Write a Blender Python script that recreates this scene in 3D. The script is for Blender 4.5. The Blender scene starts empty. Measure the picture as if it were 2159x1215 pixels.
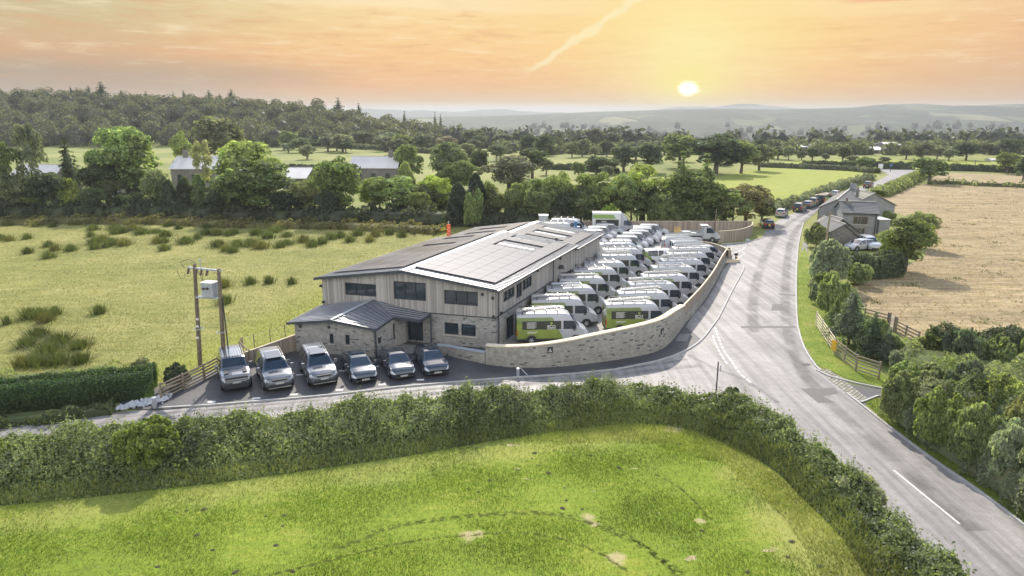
import bpy, bmesh, math, random
import numpy as np
from mathutils import Vector, Matrix
random.seed(7); RNG = np.random.default_rng(7)
C = bpy.context.scene.collection
sc = bpy.context.scene
R = math.radians
# ------------------------------------------------------------------ camera
CAM_H, FOC, PITCH = 18.5, 1459.0, R(14.2)
cam = bpy.data.objects.new('camera', bpy.data.cameras.new('camera')); C.objects.link(cam)
cam.location = (0, 0, CAM_H); cam.rotation_euler = (R(90) - PITCH, 0, 0)
cam.data.sensor_width = 36; cam.data.lens = 36 * FOC / 2159.0
cam.data.clip_start = 0.5; cam.data.clip_end = 20000
sc.camera = cam

def ray(px, py):
    u = (px - 1079.5) / FOC; v = (607.5 - py) / FOC
    return u, math.cos(PITCH) + v * math.sin(PITCH), -math.sin(PITCH) + v * math.cos(PITCH)
def gp(px, py, z=0.0):
    r = ray(px, py); t = (z - CAM_H) / r[2]; return (r[0] * t, r[1] * t)
def at_y(px, py, Y):
    r = ray(px, py); t = Y / r[1]; return (r[0] * t, Y, CAM_H + r[2] * t)

# ------------------------------------------------------------------ view, sun, sky
sc.view_settings.view_transform = 'Standard'; sc.view_settings.look = 'None'
EXPO = 1.0
HAZE = 0.00021
sc.view_settings.exposure = EXPO; sc.view_settings.gamma = 1.0
SUN_EL, SUN_AZ = R(34.5), R(-0.5)          # azimuth measured from +Y towards +X
sun = bpy.data.objects.new('sun', bpy.data.lights.new('sun', 'SUN')); C.objects.link(sun)
sun.data.energy = 2.9; sun.data.angle = R(0.55); sun.data.color = (1.0, 0.92, 0.80)
sd = Vector((math.sin(SUN_AZ) * math.cos(SUN_EL), math.cos(SUN_AZ) * math.cos(SUN_EL), math.sin(SUN_EL)))
sun.rotation_euler = sd.to_track_quat('Z', 'Y').to_euler()

def lin(*c):
    r = []
    for v in c:
        v = v / 255.0
        r.append(v / 12.92 if v <= 0.04045 else ((v + 0.055) / 1.055) ** 2.4)
    return tuple(r)
class T:
    """tiny node-tree helper"""
    def __init__(s, tree): s.t = tree; s.L = tree.links
    def n(s, typ, ins=None, **props):
        nd = s.t.nodes.new(typ)
        for k, v in props.items(): setattr(nd, k, v)
        for k, v in (ins or {}).items():
            sk = nd.inputs[k]
            if isinstance(v, bpy.types.NodeSocket): s.L.new(v, sk)
            elif isinstance(v, bpy.types.Node): s.L.new(v.outputs[0], sk)
            else:
                if sk.type == 'RGBA' and len(v) == 3: v = tuple(v) + (1,)
                sk.default_value = v
        return nd
    def m(s, op, a, b=0.0, c=None, clamp=False):
        ins = {0: a, 1: b}
        if c is not None: ins[2] = c
        return s.n('ShaderNodeMath', ins, operation=op, use_clamp=clamp).outputs[0]
    def mix(s, f, a, b, mode='MIX'):
        nd = s.n('ShaderNodeMix', data_type='RGBA', blend_type=mode)
        for i, v in ((0, f), (6, a), (7, b)):
            if isinstance(v, bpy.types.NodeSocket): s.L.new(v, nd.inputs[i])
            elif i == 0: nd.inputs[0].default_value = v
            else: nd.inputs[i].default_value = tuple(v)[:3] + (1,)
        return nd.outputs[2]
    def ramp(s, f, stops, interp='LINEAR'):
        nd = s.n('ShaderNodeValToRGB', {0: f}); cr = nd.color_ramp; cr.interpolation = interp
        while len(cr.elements) < len(stops): cr.elements.new(0.5)
        for e, (p, c) in zip(cr.elements, stops):
            e.position = p
            e.color = (c, c, c, 1) if isinstance(c, (int, float)) else tuple(c)[:3] + (1,)
        return nd.outputs[0]
    def noise(s, vec, scale, detail=3, rough=0.55, **k):
        return s.n('ShaderNodeTexNoise', {'Vector': vec, 'Scale': scale, 'Detail': detail, 'Roughness': rough}, **k).outputs[0]

def sm(t, x, a, b):    # smoothstep
    return t.n('ShaderNodeMapRange', {'Value': x, 'From Min': a, 'From Max': b, 'To Min': 0.0, 'To Max': 1.0}, interpolation_type='SMOOTHSTEP').outputs[0]

w = bpy.data.worlds.new('World'); sc.world = w; w.use_nodes = True
t = T(w.node_tree); w.node_tree.nodes.clear()
geo = t.n('ShaderNodeTexCoord')
sep = t.n('ShaderNodeSeparateXYZ', {0: geo.outputs['Generated']})
X, Y, Z = sep.outputs
e = t.m('MULTIPLY', t.m('ARCSINE', Z), 57.2958)
az = t.m('MULTIPLY', t.m('ARCTAN2', X, Y), 57.2958)
def skyk(*c): return tuple(v / (2 ** EXPO) for v in lin(*c))
ef = t.m('DIVIDE', e, 10.0, clamp=True)
stops = lambda cols: [(p / 10.0, skyk(*c)) for p, c in cols]
cen = t.ramp(ef, stops([(0, (236, 222, 192)), (0.8, (226, 188, 138)), (2.2, (240, 184, 126)), (4.2, (250, 200, 136)), (6.2, (251, 212, 148)), (8.6, (253, 226, 168)), (10, (246, 228, 190))]))
lef = t.ramp(ef, stops([(0, (206, 184, 150)), (1.0, (182, 160, 136)), (2.6, (184, 160, 128)), (4.3, (218, 176, 132)), (5.8, (212, 188, 142)), (8.4, (200, 196, 152)), (10, (205, 202, 178))]))
rig = t.ramp(ef, stops([(0, (224, 196, 160)), (1.0, (214, 178, 136)), (3, (230, 184, 138)), (5.5, (240, 192, 142)), (8.4, (243, 207, 164)), (10, (240, 214, 180))]))
# streaked cloud coordinates (azimuth stretched)
cv = t.n('ShaderNodeCombineXYZ', {0: t.m('MULTIPLY', az, 0.055), 1: t.m('MULTIPLY', e, 0.45), 2: 0.0})
wob = t.noise(cv.outputs[0], 1.1, 3)
azw = t.m('ADD', az, t.m('MULTIPLY', t.m('SUBTRACT', wob, 0.5), 14.0))
fl = sm(t, azw, -8.0, -34.0); fr = sm(t, azw, 20.0, 37.0)
base = t.mix(fl, cen, lef); base = t.mix(fr, base, rig)
n1 = t.noise(cv.outputs[0], 3.2, 8, 0.62, noise_dimensions='3D')
n2 = t.noise(cv.outputs[0], 9.0, 8, 0.6)
cl = t.m('ADD', t.m('MULTIPLY', n1, 0.65), t.m('MULTIPLY', n2, 0.35))
bright = t.m('MULTIPLY', sm(t, cl, 0.50, 0.68), sm(t, e, 0.8, 4.0))
base = t.mix(t.m('MULTIPLY', bright, 0.6), base, skyk(255, 234, 196))
dark = t.m('MULTIPLY', sm(t, cl, 0.50, 0.36), 0.5)
base = t.mix(dark, base, skyk(224, 168, 120))
# cool bank low on the left
bank = t.m('MULTIPLY', t.m('MULTIPLY', sm(t, azw, -10.0, -24.0), sm(t, e, 4.2, 2.6)), 0.35)
base = t.mix(bank, base, skyk(178, 160, 138))
# high pale cirrus edge at the top of the view
top = sm(t, t.m('SUBTRACT', e, t.m('MULTIPLY_ADD', az, -0.035, 7.2)), 0.0, 0.5)
topm = t.m('MULTIPLY', top, t.m('MULTIPLY', sm(t, az, -24.0, -10.0), sm(t, az, 36.0, 18.0)))
base = t.mix(t.m('MULTIPLY', topm, 0.72), base, skyk(255, 233, 188))
# sun glow low over the hills
SAZ, SEL = 13.75, 1.85
da = t.m('SUBTRACT', az, SAZ); de = t.m('SUBTRACT', e, SEL)
def gauss(sx, sy, ox=0.0, oy=0.0):
    a = t.m('POWER', t.m('ABSOLUTE', t.m('DIVIDE', t.m('ADD', da, ox), sx)), 2.0)
    b = t.m('POWER', t.m('ABSOLUTE', t.m('DIVIDE', t.m('ADD', de, oy), sy)), 2.0)
    return t.m('EXPONENT', t.m('MULTIPLY', t.m('ADD', a, b), -1.0))
g1 = t.m('MULTIPLY', gauss(14.0, 6.0, 0.0, -4.5), t.m('ADD', 0.55, t.m('MULTIPLY', cl, 0.7)), clamp=True)
base = t.mix(t.m('MULTIPLY', g1, 0.95, clamp=True), base, skyk(255, 218, 142))
g2 = t.m('MULTIPLY', gauss(6.0, 4.0, 0.0, -3.2), t.m('ADD', 0.25, t.m('MULTIPLY', cl, 1.3)), clamp=True)
base = t.mix(t.m('MULTIPLY', g2, 0.9, clamp=True), base, skyk(255, 240, 168))
g3 = t.m('MULTIPLY', gauss(3.0, 1.5, 0.0, -0.2), t.m('ADD', 0.55, t.m('MULTIPLY', n2, 0.9)), clamp=True)
base = t.mix(t.m('MULTIPLY', g3, 0.95), base, skyk(255, 238, 138))
disc = t.m('ADD', gauss(0.72, 0.5, 0.0, 0.05), t.m('MULTIPLY', t.m('SUBTRACT', n2, 0.5), 0.6))
base = t.mix(sm(t, disc, 0.12, 0.85), base, tuple(v * 2.2 for v in skyk(255, 250, 225)))
# pale gleam along the horizon
gl = t.m('MULTIPLY', t.m('MULTIPLY', sm(t, e, 0.95, 0.1), sm(t, az, -16.0, -4.0)), sm(t, az, 14.0, 4.0))
base = t.mix(t.m('MULTIPLY', gl, 0.85), base, skyk(246, 238, 222))
# vapour trail
sa = math.atan2(ray(1105, 165)[0], ray(1105, 165)[1]) * 57.2958
def ae(px, py):
    r = ray(px, py); return math.degrees(math.atan2(r[0], r[1])), math.degrees(math.asin(r[2] / math.sqrt(sum(c * c for c in r))))
p0 = ae(1104, 160); p1 = ae(1338, 0)
dx, dy = p1[0] - p0[0], p1[1] - p0[1]; ln = math.hypot(dx, dy)
al = t.m('ADD', t.m('MULTIPLY', t.m('SUBTRACT', az, p0[0]), dx / ln), t.m('MULTIPLY', t.m('SUBTRACT', e, p0[1]), dy / ln))
ac = t.m('SUBTRACT', t.m('MULTIPLY', t.m('SUBTRACT', az, p0[0]), -dy / ln), t.m('MULTIPLY', t.m('SUBTRACT', e, p0[1]), -dx / ln))
cw = t.n('ShaderNodeCombineXYZ', {0: az, 1: e, 2: 0.0})
wig = t.m('MULTIPLY', t.m('SUBTRACT', t.noise(cw.outputs[0], 0.55, 4), 0.5), 1.5)
trail = t.m('MULTIPLY', sm(t, t.m('ABSOLUTE', t.m('ADD', ac, wig)), 0.42, 0.08), sm(t, al, -0.5, 2.0))
base = t.mix(t.m('MULTIPLY', trail, 0.7), base, skyk(255, 240, 190))
# small orange cloud near the top right and pale cirrus under it
cl2 = t.m('MULTIPLY', sm(t, t.m('ABSOLUTE', t.m('SUBTRACT', az, 27.2)), 4.5, 1.0), sm(t, t.m('ABSOLUTE', t.m('SUBTRACT', e, 7.65)), 0.34, 0.1))
base = t.mix(t.m('MULTIPLY', cl2, t.m('MULTIPLY', n2, 1.2), clamp=True), base, skyk(240, 158, 116))
sky = t.n('ShaderNodeTexSky', sky_type='NISHITA', sun_disc=False, sun_elevation=SUN_EL, sun_rotation=SUN_AZ, altitude=150, air_density=1.0, dust_density=1.5, ozone_density=1.0)
up = t.n('ShaderNodeMix', {'Factor': 1.0}, data_type='RGBA', blend_type='MULTIPLY')
t.L.new(sky.outputs[0], up.inputs[6]); up.inputs[7].default_value = (0.15, 0.15, 0.15, 1)
ff = sm(t, e, 9.5, 22.0)
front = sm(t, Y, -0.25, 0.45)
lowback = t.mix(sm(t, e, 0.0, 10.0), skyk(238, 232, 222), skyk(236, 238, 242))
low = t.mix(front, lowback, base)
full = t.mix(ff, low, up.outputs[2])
# unseen white fill added to the sky behind the camera, brightens camera-facing sides
back_fill = t.m('MULTIPLY', sm(t, Y, 0.05, -0.45), sm(t, e, 62.0, 38.0))
full = t.mix(back_fill, full, (0.86, 0.87, 0.90))
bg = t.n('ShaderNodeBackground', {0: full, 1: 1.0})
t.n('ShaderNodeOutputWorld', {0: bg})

# ------------------------------------------------------------------ materials
def matbase(name):
    m = bpy.data.materials.new(name); m.use_nodes = True; m.node_tree.nodes.clear(); return m, T(m.node_tree)
def pbr(name, base, rough=0.8, metal=0.0, spec=0.5, nz=(3.0, 0.15), bump=0.0, bscale=20.0, coat=0.0, fn=None, emit=None, rn=0.0):
    m, t = matbase(name)
    co = t.n('ShaderNodeTexCoord'); vec = co.outputs['Object']
    col = base + (1,) if len(base) == 3 else base
    n = t.noise(vec, nz[0], 5)
    c = t.mix(1.0, col, t.ramp(n, [(0.3, 1 - nz[1]), (0.7, 1 + nz[1])]), 'MULTIPLY')
    if fn: c = fn(t, co, c)
    p = t.n('ShaderNodeBsdfPrincipled', {'Base Color': c, 'Roughness': rough, 'Metallic': metal, 'Specular IOR Level': spec, 'Coat Weight': coat, 'Coat Roughness': 0.05})
    if rn: t.L.new(t.m('ADD', rough, t.m('MULTIPLY', t.m('SUBTRACT', n, 0.5), rn)), p.inputs['Roughness'])
    if bump:
        b = t.n('ShaderNodeBump', {'Height': t.noise(vec, bscale, 4), 'Strength': bump, 'Distance': 0.05}); t.L.new(b.outputs[0], p.inputs['Normal'])
    if emit: p.inputs['Emission Color'].default_value = emit + (1,); p.inputs['Emission Strength'].default_value = 1
    t.n('ShaderNodeOutputMaterial', {0: p}); return m
M = {}
M['white'] = pbr('white_paint', (0.39, 0.405, 0.43), 0.28, spec=0.5, nz=(2, 0.04), coat=0.4)
M['dark_trim'] = pbr('dark_trim', (0.03, 0.032, 0.036), 0.55)
M['tyre'] = pbr('tyre_rubber', (0.025, 0.025, 0.027), 0.8)
M['rim'] = pbr('alloy_rim', (0.42, 0.43, 0.45), 0.35, metal=0.6)
M['steel_rim'] = pbr('silver_rim', (0.35, 0.36, 0.37), 0.45, metal=0.4)
M['glass'] = pbr('dark_glass', (0.03, 0.042, 0.052), 0.04, spec=1.0, nz=(0.8, 0.3))
M['cglass'] = pbr('car_glass', (0.02, 0.035, 0.055), 0.03, spec=0.6, nz=(0.8, 0.3))
M['frame'] = pbr('window_frame', (0.035, 0.04, 0.048), 0.45)
M['alu'] = pbr('aluminium', (0.50, 0.51, 0.52), 0.4, metal=0.7)
M['rail'] = pbr('roof_rail', (0.10, 0.10, 0.11), 0.35, metal=0.5)
M['red'] = pbr('red_lens', (0.55, 0.03, 0.02), 0.2)
M['lamp'] = pbr('clear_lens', (0.55, 0.58, 0.60), 0.08, spec=1.0)
M['plate'] = pbr('plate_white', (0.65, 0.65, 0.62), 0.4)
M['plate_y'] = pbr('plate_yellow', (0.60, 0.45, 0.05), 0.4)
M['text_l'] = pbr('lettering_white', (0.70, 0.70, 0.66), 0.5)
M['text_g'] = pbr('lettering_green', (0.42, 0.55, 0.08), 0.5)
M['text_d'] = pbr('lettering_dark', (0.04, 0.04, 0.04), 0.5)
M['film'] = pbr('grey_window_film', (0.05, 0.053, 0.045), 0.3, spec=0.25, nz=(1.2, 0.2))
def paint(name, c, metal=0.55, rough=0.28):
    M[name] = pbr(name, c, rough, metal=metal, nz=(2, 0.05), coat=0.8); return M[name]
paint('silver_paint', (0.11, 0.125, 0.145), 0.4); paint('grey_paint', (0.07, 0.085, 0.105)); paint('black_paint', (0.02, 0.024, 0.03), 0.3)
paint('bronze_paint', (0.10, 0.095, 0.085)); paint('pale_paint', (0.62, 0.63, 0.63)); paint('blue_grey_paint', (0.035, 0.05, 0.07), 0.4)
# van livery: green tail with a slanting edge, white nose and roof
def livery(t, co, c):
    s = t.n('ShaderNodeSeparateXYZ', {0: co.outputs['Object']})
    edge = t.m('ADD', s.outputs[0], t.m('MULTIPLY', s.outputs[2], 0.52))
    g = t.m('MULTIPLY', t.m('LESS_THAN', edge, 1.12), t.m('LESS_THAN', s.outputs[2], 2.27))
    two = t.m('LESS_THAN', s.outputs[2], 1.75)
    n = t.noise(co.outputs['Object'], 1.5, 2)
    gc = t.mix(two, (0.15, 0.21, 0.055), (0.21, 0.27, 0.05))
    gc = t.mix(1.0, gc, t.ramp(n, [(0.3, 0.85), (0.7, 1.12)]), 'MULTIPLY')
    return t.mix(g, c, gc)
M['livery'] = pbr('green_white_livery', (0.39, 0.405, 0.43), 0.28, nz=(2, 0.04), coat=0.4, fn=livery)
def livery_small(t, co, c):
    s = t.n('ShaderNodeSeparateXYZ', {0: co.outputs['Object']})
    edge = t.m('ADD', s.outputs[0], t.m('MULTIPLY', s.outputs[2], 0.5))
    return t.mix(t.m('MULTIPLY', t.m('LESS_THAN', edge, -1.2), t.m('LESS_THAN', s.outputs[2], 1.7)), c, (0.16, 0.25, 0.03))
M['livery_small'] = pbr('white_livery_green_tail', (0.72, 0.74, 0.76), 0.28, nz=(2, 0.04), coat=0.4, fn=livery_small)
def livery_box(t, co, c):
    s = t.n('ShaderNodeSeparateXYZ', {0: co.outputs['Object']})
    edge = t.m('ADD', s.outputs[0], t.m('MULTIPLY', s.outputs[2], 0.6))
    g = t.m('MULTIPLY', t.m('LESS_THAN', edge, 1.75), t.m('GREATER_THAN', s.outputs[2], 2.35))
    g = t.m('MULTIPLY', g, t.m('LESS_THAN', s.outputs[2], 3.0))
    return t.mix(g, c, (0.22, 0.33, 0.08))
M['livery_box'] = pbr('box_body_livery', (0.62, 0.64, 0.62), 0.35, nz=(2, 0.06), fn=livery_box)

# stone
def stone(name, c1, c2, cd, w=0.42, h=0.155, dark=0.055, mortar=(0.30, 0.28, 0.24)):
    m, t = matbase(name)
    co = t.n('ShaderNodeTexCoord'); uv = co.outputs['UV']
    wv = t.n('ShaderNodeVectorMath', {0: t.n('ShaderNodeTexNoise', {'Vector': uv, 'Scale': 1.3}).outputs[1], 1: (0.06, 0.03, 0)}, operation='MULTIPLY')
    v2 = t.n('ShaderNodeVectorMath', {0: uv, 1: wv.outputs[0]}, operation='ADD').outputs[0]
    br = t.n('ShaderNodeTexBrick', {'Vector': v2, 'Color1': (0, 0, 0), 'Color2': (1, 1, 1), 'Mortar': (0.5, 0.5, 0.5), 'Scale': 1.0, 'Mortar Size': 0.012, 'Mortar Smooth': 0.3, 'Bias': 0.0, 'Brick Width': w, 'Row Height': h}, offset=0.5, squash=0.7, squash_frequency=3)
    col = t.ramp(br.outputs[0], [(0.0, cd), (dark, cd), (dark + 0.02, c1), (0.45, c2), (0.8, c1), (1.0, tuple(v * 1.3 for v in c1))])
    n = t.noise(uv, 3.0, 6, 0.65)
    col = t.mix(1.0, col, t.ramp(n, [(0.3, 0.72), (0.7, 1.25)]), 'MULTIPLY')
    col = t.mix(br.outputs[1], col, mortar)
    big = t.noise(uv, 0.35, 3)
    col = t.mix(1.0, col, t.ramp(big, [(0.3, 0.86), (0.7, 1.12)]), 'MULTIPLY')
    p = t.n('ShaderNodeBsdfPrincipled', {'Base Color': col, 'Roughness': 0.9, 'Specular IOR Level': 0.2})
    hh = t.m('ADD', t.m('MULTIPLY', t.m('SUBTRACT', 1.0, br.outputs[1]), 0.6), t.m('MULTIPLY', n, 0.5))
    b = t.n('ShaderNodeBump', {'Height': hh, 'Strength': 0.7, 'Distance': 0.03}); t.L.new(b.outputs[0], p.inputs['Normal'])
    t.n('ShaderNodeOutputMaterial', {0: p}); M[name] = m
stone('stone', (0.29, 0.285, 0.27), (0.36, 0.35, 0.33), (0.13, 0.135, 0.145), 0.34, 0.125)
stone('yard_stone', (0.32, 0.305, 0.27), (0.39, 0.37, 0.325), (0.13, 0.13, 0.135), 0.36, 0.13, dark=0.05)
stone('old_stone', (0.16, 0.155, 0.14), (0.20, 0.19, 0.17), (0.07, 0.07, 0.07), 0.35, 0.14)
def boards(name, c1, c2, w=0.14, horiz=False, dark=0.55):
    m, t = matbase(name)
    co = t.n('ShaderNodeTexCoord'); s = t.n('ShaderNodeSeparateXYZ', {0: co.outputs['UV']})
    u = s.outputs[1 if horiz else 0]; v = s.outputs[0 if horiz else 1]
    uu = t.m('DIVIDE', u, w); idx = t.m('FLOOR', uu); fr = t.m('FRACT', uu)
    wn = t.n('ShaderNodeTexWhiteNoise', {'W': idx}, noise_dimensions='1D').outputs[0]
    gr = t.n('ShaderNodeCombineXYZ', {0: t.m('MULTIPLY', u, 30.0), 1: t.m('MULTIPLY', v, 1.2), 2: t.m('MULTIPLY', wn, 40.0)})
    n = t.noise(gr.outputs[0], 1.0, 5, 0.6)
    big = t.noise(co.outputs['UV'], 0.6, 3)
    f = t.m('ADD', t.m('MULTIPLY', wn, 0.5), t.m('ADD', t.m('MULTIPLY', n, 0.4), t.m('MULTIPLY', big, 0.25)))
    col = t.ramp(f, [(0.25, c1), (0.85, c2)])
    gap = t.m('LESS_THAN', fr, 0.09)
    col = t.mix(t.m('MULTIPLY', gap, dark), col, (0.03, 0.028, 0.025))
    p = t.n('ShaderNodeBsdfPrincipled', {'Base Color': col, 'Roughness': 0.85, 'Specular IOR Level': 0.25})
    b = t.n('ShaderNodeBump', {'Height': t.m('SUBTRACT', 1.0, gap), 'Strength': 0.5, 'Distance': 0.02}); t.L.new(b.outputs[0], p.inputs['Normal'])
    t.n('ShaderNodeOutputMaterial', {0: p}); M[name] = m
boards('cladding', (0.225, 0.215, 0.20), (0.46, 0.43, 0.395), 0.13)
boards('fence_board', (0.22, 0.18, 0.14), (0.40, 0.34, 0.27), 0.15)
boards('slate', (0.10, 0.105, 0.11), (0.20, 0.195, 0.18), 0.28, horiz=True, dark=0.8)
boards('corrugated', (0.20, 0.19, 0.16), (0.30, 0.285, 0.24), 0.5, dark=0.7)
M['timber'] = pbr('weathered_timber', (0.27, 0.22, 0.16), 0.85, nz=(6, 0.3), bump=0.3)
M['pole'] = pbr('creosote_pole', (0.16, 0.125, 0.09), 0.85, nz=(5, 0.35), bump=0.3)
M['coping'] = pbr('coping_stone', (0.66, 0.56, 0.41), 0.85, nz=(4, 0.15), bump=0.2)
M['sill'] = pbr('stone_sill', (0.42, 0.39, 0.34), 0.85, nz=(4, 0.15))
M['roof'] = pbr('metal_roof', (0.17, 0.185, 0.205), 0.42, metal=0.35, nz=(1.5, 0.1), rn=0.1)
M['seam'] = pbr('metal_seam', (0.30, 0.31, 0.33), 0.42, metal=0.4)
M['gutter'] = pbr('dark_gutter', (0.06, 0.07, 0.085), 0.4, metal=0.2)
def panelfn(t, co, c):
    s = t.n('ShaderNodeSeparateXYZ', {0: co.outputs['UV']})
    a = t.m('LESS_THAN', t.m('FRACT', t.m('DIVIDE', s.outputs[0], 0.155)), 0.08)
    b = t.m('LESS_THAN', t.m('FRACT', t.m('DIVIDE', s.outputs[1], 0.155)), 0.08)
    return t.mix(t.m('MULTIPLY', t.m('MAXIMUM', a, b), 0.35), c, (0.14, 0.14, 0.15))
M['panel'] = pbr('solar_glass', (0.095, 0.098, 0.105), 0.12, spec=0.2, nz=(0.4, 0.2), fn=panelfn)
M['panel_dull'] = pbr('solar_glass_dull', (0.115, 0.118, 0.125), 0.3, spec=0.08, nz=(0.25, 0.5), fn=panelfn)
M['panel_edge'] = pbr('panel_edge', (0.05, 0.05, 0.055), 0.4)
M['skylight'] = pbr('rooflight_sheet', (0.62, 0.62, 0.62), 0.3, nz=(2, 0.05))
M['render'] = pbr('grey_render', (0.24, 0.245, 0.25), 0.9, nz=(1.2, 0.14), bump=0.2)
M['slabs'] = pbr('paving_slab', (0.20, 0.195, 0.185), 0.8, nz=(3, 0.15))
M['concrete'] = pbr('concrete_kerb', (0.42, 0.41, 0.385), 0.8, nz=(3, 0.15))
M['line'] = pbr('road_paint', (0.62, 0.60, 0.56), 0.7, nz=(9, 0.25))
M['iron'] = pbr('dark_iron', (0.05, 0.05, 0.055), 0.5, metal=0.4)
M['orange'] = pbr('orange_cloth', (0.80, 0.12, 0.03), 0.6, nz=(8, 0.2))
M['yellow'] = pbr('yellow_sign', (0.70, 0.42, 0.03), 0.5, nz=(14, 0.3))
M['blue'] = pbr('blue_plastic', (0.05, 0.16, 0.33), 0.5)
M['galv'] = pbr('galvanised', (0.40, 0.43, 0.46), 0.5, metal=0.3, nz=(3, 0.1))
M['porcelain'] = pbr('brown_insulator', (0.10, 0.06, 0.05), 0.3)
M['rock'] = pbr('pale_quarry_rock', (0.48, 0.49, 0.52), 0.85, nz=(5, 0.2), bump=0.5)
M['soil'] = pbr('dark_soil', (0.075, 0.065, 0.04), 0.95, nz=(9, 0.3), bump=0.6)
M['barnroof'] = pbr('pale_sheet_roof', (0.62, 0.60, 0.58), 0.8, nz=(0.4, 0.08))
M['barnwall'] = pbr('barn_boards', (0.15, 0.15, 0.14), 0.8)
M['bark'] = pbr('bark', (0.10, 0.085, 0.065), 0.9, nz=(4, 0.3), bump=0.4)

# ground materials (world coordinates)
def ground(name, fn, rough=0.95, bump=0.4, bscale=14.0, spec=0.15):
    m, t = matbase(name)
    g = t.n('ShaderNodeNewGeometry'); vec = g.outputs['Position']
    c = fn(t, vec)
    p = t.n('ShaderNodeBsdfPrincipled', {'Base Color': c, 'Roughness': rough, 'Specular IOR Level': spec})
    b = t.n('ShaderNodeBump', {'Height': t.noise(vec, bscale, 5, 0.7), 'Strength': bump, 'Distance': 0.12}); t.L.new(b.outputs[0], p.inputs['Normal'])
    t.n('ShaderNodeOutputMaterial', {0: p}); M[name] = m
def stretch(t, vec, sx, sy, rot=0.0):
    return t.n('ShaderNodeMapping', {'Vector': vec, 'Rotation': (0, 0, rot), 'Scale': (sx, sy, 1)}).outputs[0]
PATCHES = [(1240, 1090, .45), (1252, 1106, .3), (985, 1131, .5), (1010, 1126, .35), (1300, 1180, .55), (1475, 1098, .3), (1420, 905, .7)]
def f_meadow(t, v):
    a = t.noise(v, 0.22, 5); b = t.noise(stretch(t, v, 0.5, 1.6, 0.15), 1.4, 7, 0.75); c = t.noise(v, 6.0, 5, 0.8)
    col = t.ramp(t.m('ADD', t.m('MULTIPLY', a, 0.5), t.m('MULTIPLY', b, 0.5)), [(0.32, (0.135, 0.205, 0.025)), (0.5, (0.20, 0.27, 0.032)), (0.62, (0.28, 0.31, 0.05)), (0.72, (0.35, 0.33, 0.10))])
    col = t.mix(1.0, col, t.ramp(c, [(0.3, 0.68), (0.7, 1.26)]), 'MULTIPLY')
    # bleached cut grass near the hedge bend and worn patches
    s = t.n('ShaderNodeSeparateXYZ', {0: v})
    d1 = t.m('SUBTRACT', s.outputs[0], t.m('MULTIPLY_ADD', s.outputs[1], -0.05, 13.2))
    e1 = t.m('MULTIPLY', sm(t, t.m('ADD', d1, t.m('MULTIPLY', t.noise(v, 0.8, 4), 3.0)), 0.0, 2.6), 0.6)
    yb = t.m('SUBTRACT', s.outputs[1], t.m('MULTIPLY_ADD', s.outputs[0], 0.30, 34.2))
    e2 = t.m('MULTIPLY', sm(t, t.m('ADD', yb, t.m('MULTIPLY', t.noise(v, 0.7, 4), 3.0)), 0.6, 3.0), 0.4)
    col = t.mix(t.m('MAXIMUM', e1, e2), col, (0.38, 0.35, 0.12))
    w = t.noise(stretch(t, v, 0.55, 1.3, 0.2), 0.9, 3)
    col = t.mix(t.m('MULTIPLY', sm(t, w, 0.685, 0.74), 0.85), col, (0.52, 0.40, 0.26))
    dst = None
    for px, py, r_ in PATCHES:
        x_, y_ = gp(px, py); q = t.n('ShaderNodeVectorMath', {0: stretch(t, v, 1, 1), 1: (x_, y_, 0)}, operation='DISTANCE').outputs[1]
        q = t.m('DIVIDE', q, r_); dst = q if dst is None else t.m('MINIMUM', dst, q)
    pz = t.m('ADD', dst, t.m('MULTIPLY', t.m('SUBTRACT', t.noise(stretch(t, v, .6, 1.5), 1.6, 5, .7), 0.5), 2.6))
    col = t.mix(t.m('MULTIPLY', sm(t, pz, 1.0, 0.3), 0.62), col, (0.50, 0.38, 0.24))
    dd = t.n('ShaderNodeVectorMath', {0: v, 1: (4.0, 12.0, 0.0)}, operation='DISTANCE').outputs[1]
    for r0, st in ():
        ring = sm(t, t.m('ABSOLUTE', t.m('SUBTRACT', dd, t.m('ADD', r0, t.m('MULTIPLY', t.m('SUBTRACT', a, 0.5), 2.0)))), 0.42, 0.08)
        tread = t.m('MULTIPLY', ring, sm(t, t.noise(v, 3.5, 2), 0.42, 0.6))
        col = t.mix(t.m('MULTIPLY', tread, st), col, (0.085, 0.10, 0.035))
    return col
ground('meadow', f_meadow)
def f_pasture(t, v):
    a = t.noise(v, 0.09, 4); b = t.noise(stretch(t, v, 0.4, 1.0), 0.9, 6, 0.7); c = t.noise(v, 5.0, 5, 0.75)
    f = t.m('ADD', t.m('MULTIPLY', a, 0.45), t.m('MULTIPLY', b, 0.55))
    col = t.ramp(f, [(0.33, (0.13, 0.16, 0.04)), (0.46, (0.23, 0.235, 0.07)), (0.58, (0.31, 0.295, 0.10)), (0.7, (0.38, 0.35, 0.15))])
    s = t.n('ShaderNodeSeparateXYZ', {0: v})
    g = sm(t, t.m('ADD', t.m('SUBTRACT', s.outputs[0], t.m('MULTIPLY_ADD', s.outputs[1], 0.30, -44.0)), t.m('MULTIPLY', a, 8.0)), 3.0, 9.0)
    g = t.m('MULTIPLY', g, sm(t, s.outputs[1], 88.0, 66.0))
    col = t.mix(t.m('MULTIPLY', g, 0.75), col, (0.27, 0.29, 0.05))
    return t.mix(1.0, col, t.ramp(c, [(0.32, 0.5), (0.68, 1.4)]), 'MULTIPLY')
ground('pasture', f_pasture, bump=0.6, bscale=6.0)
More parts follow.
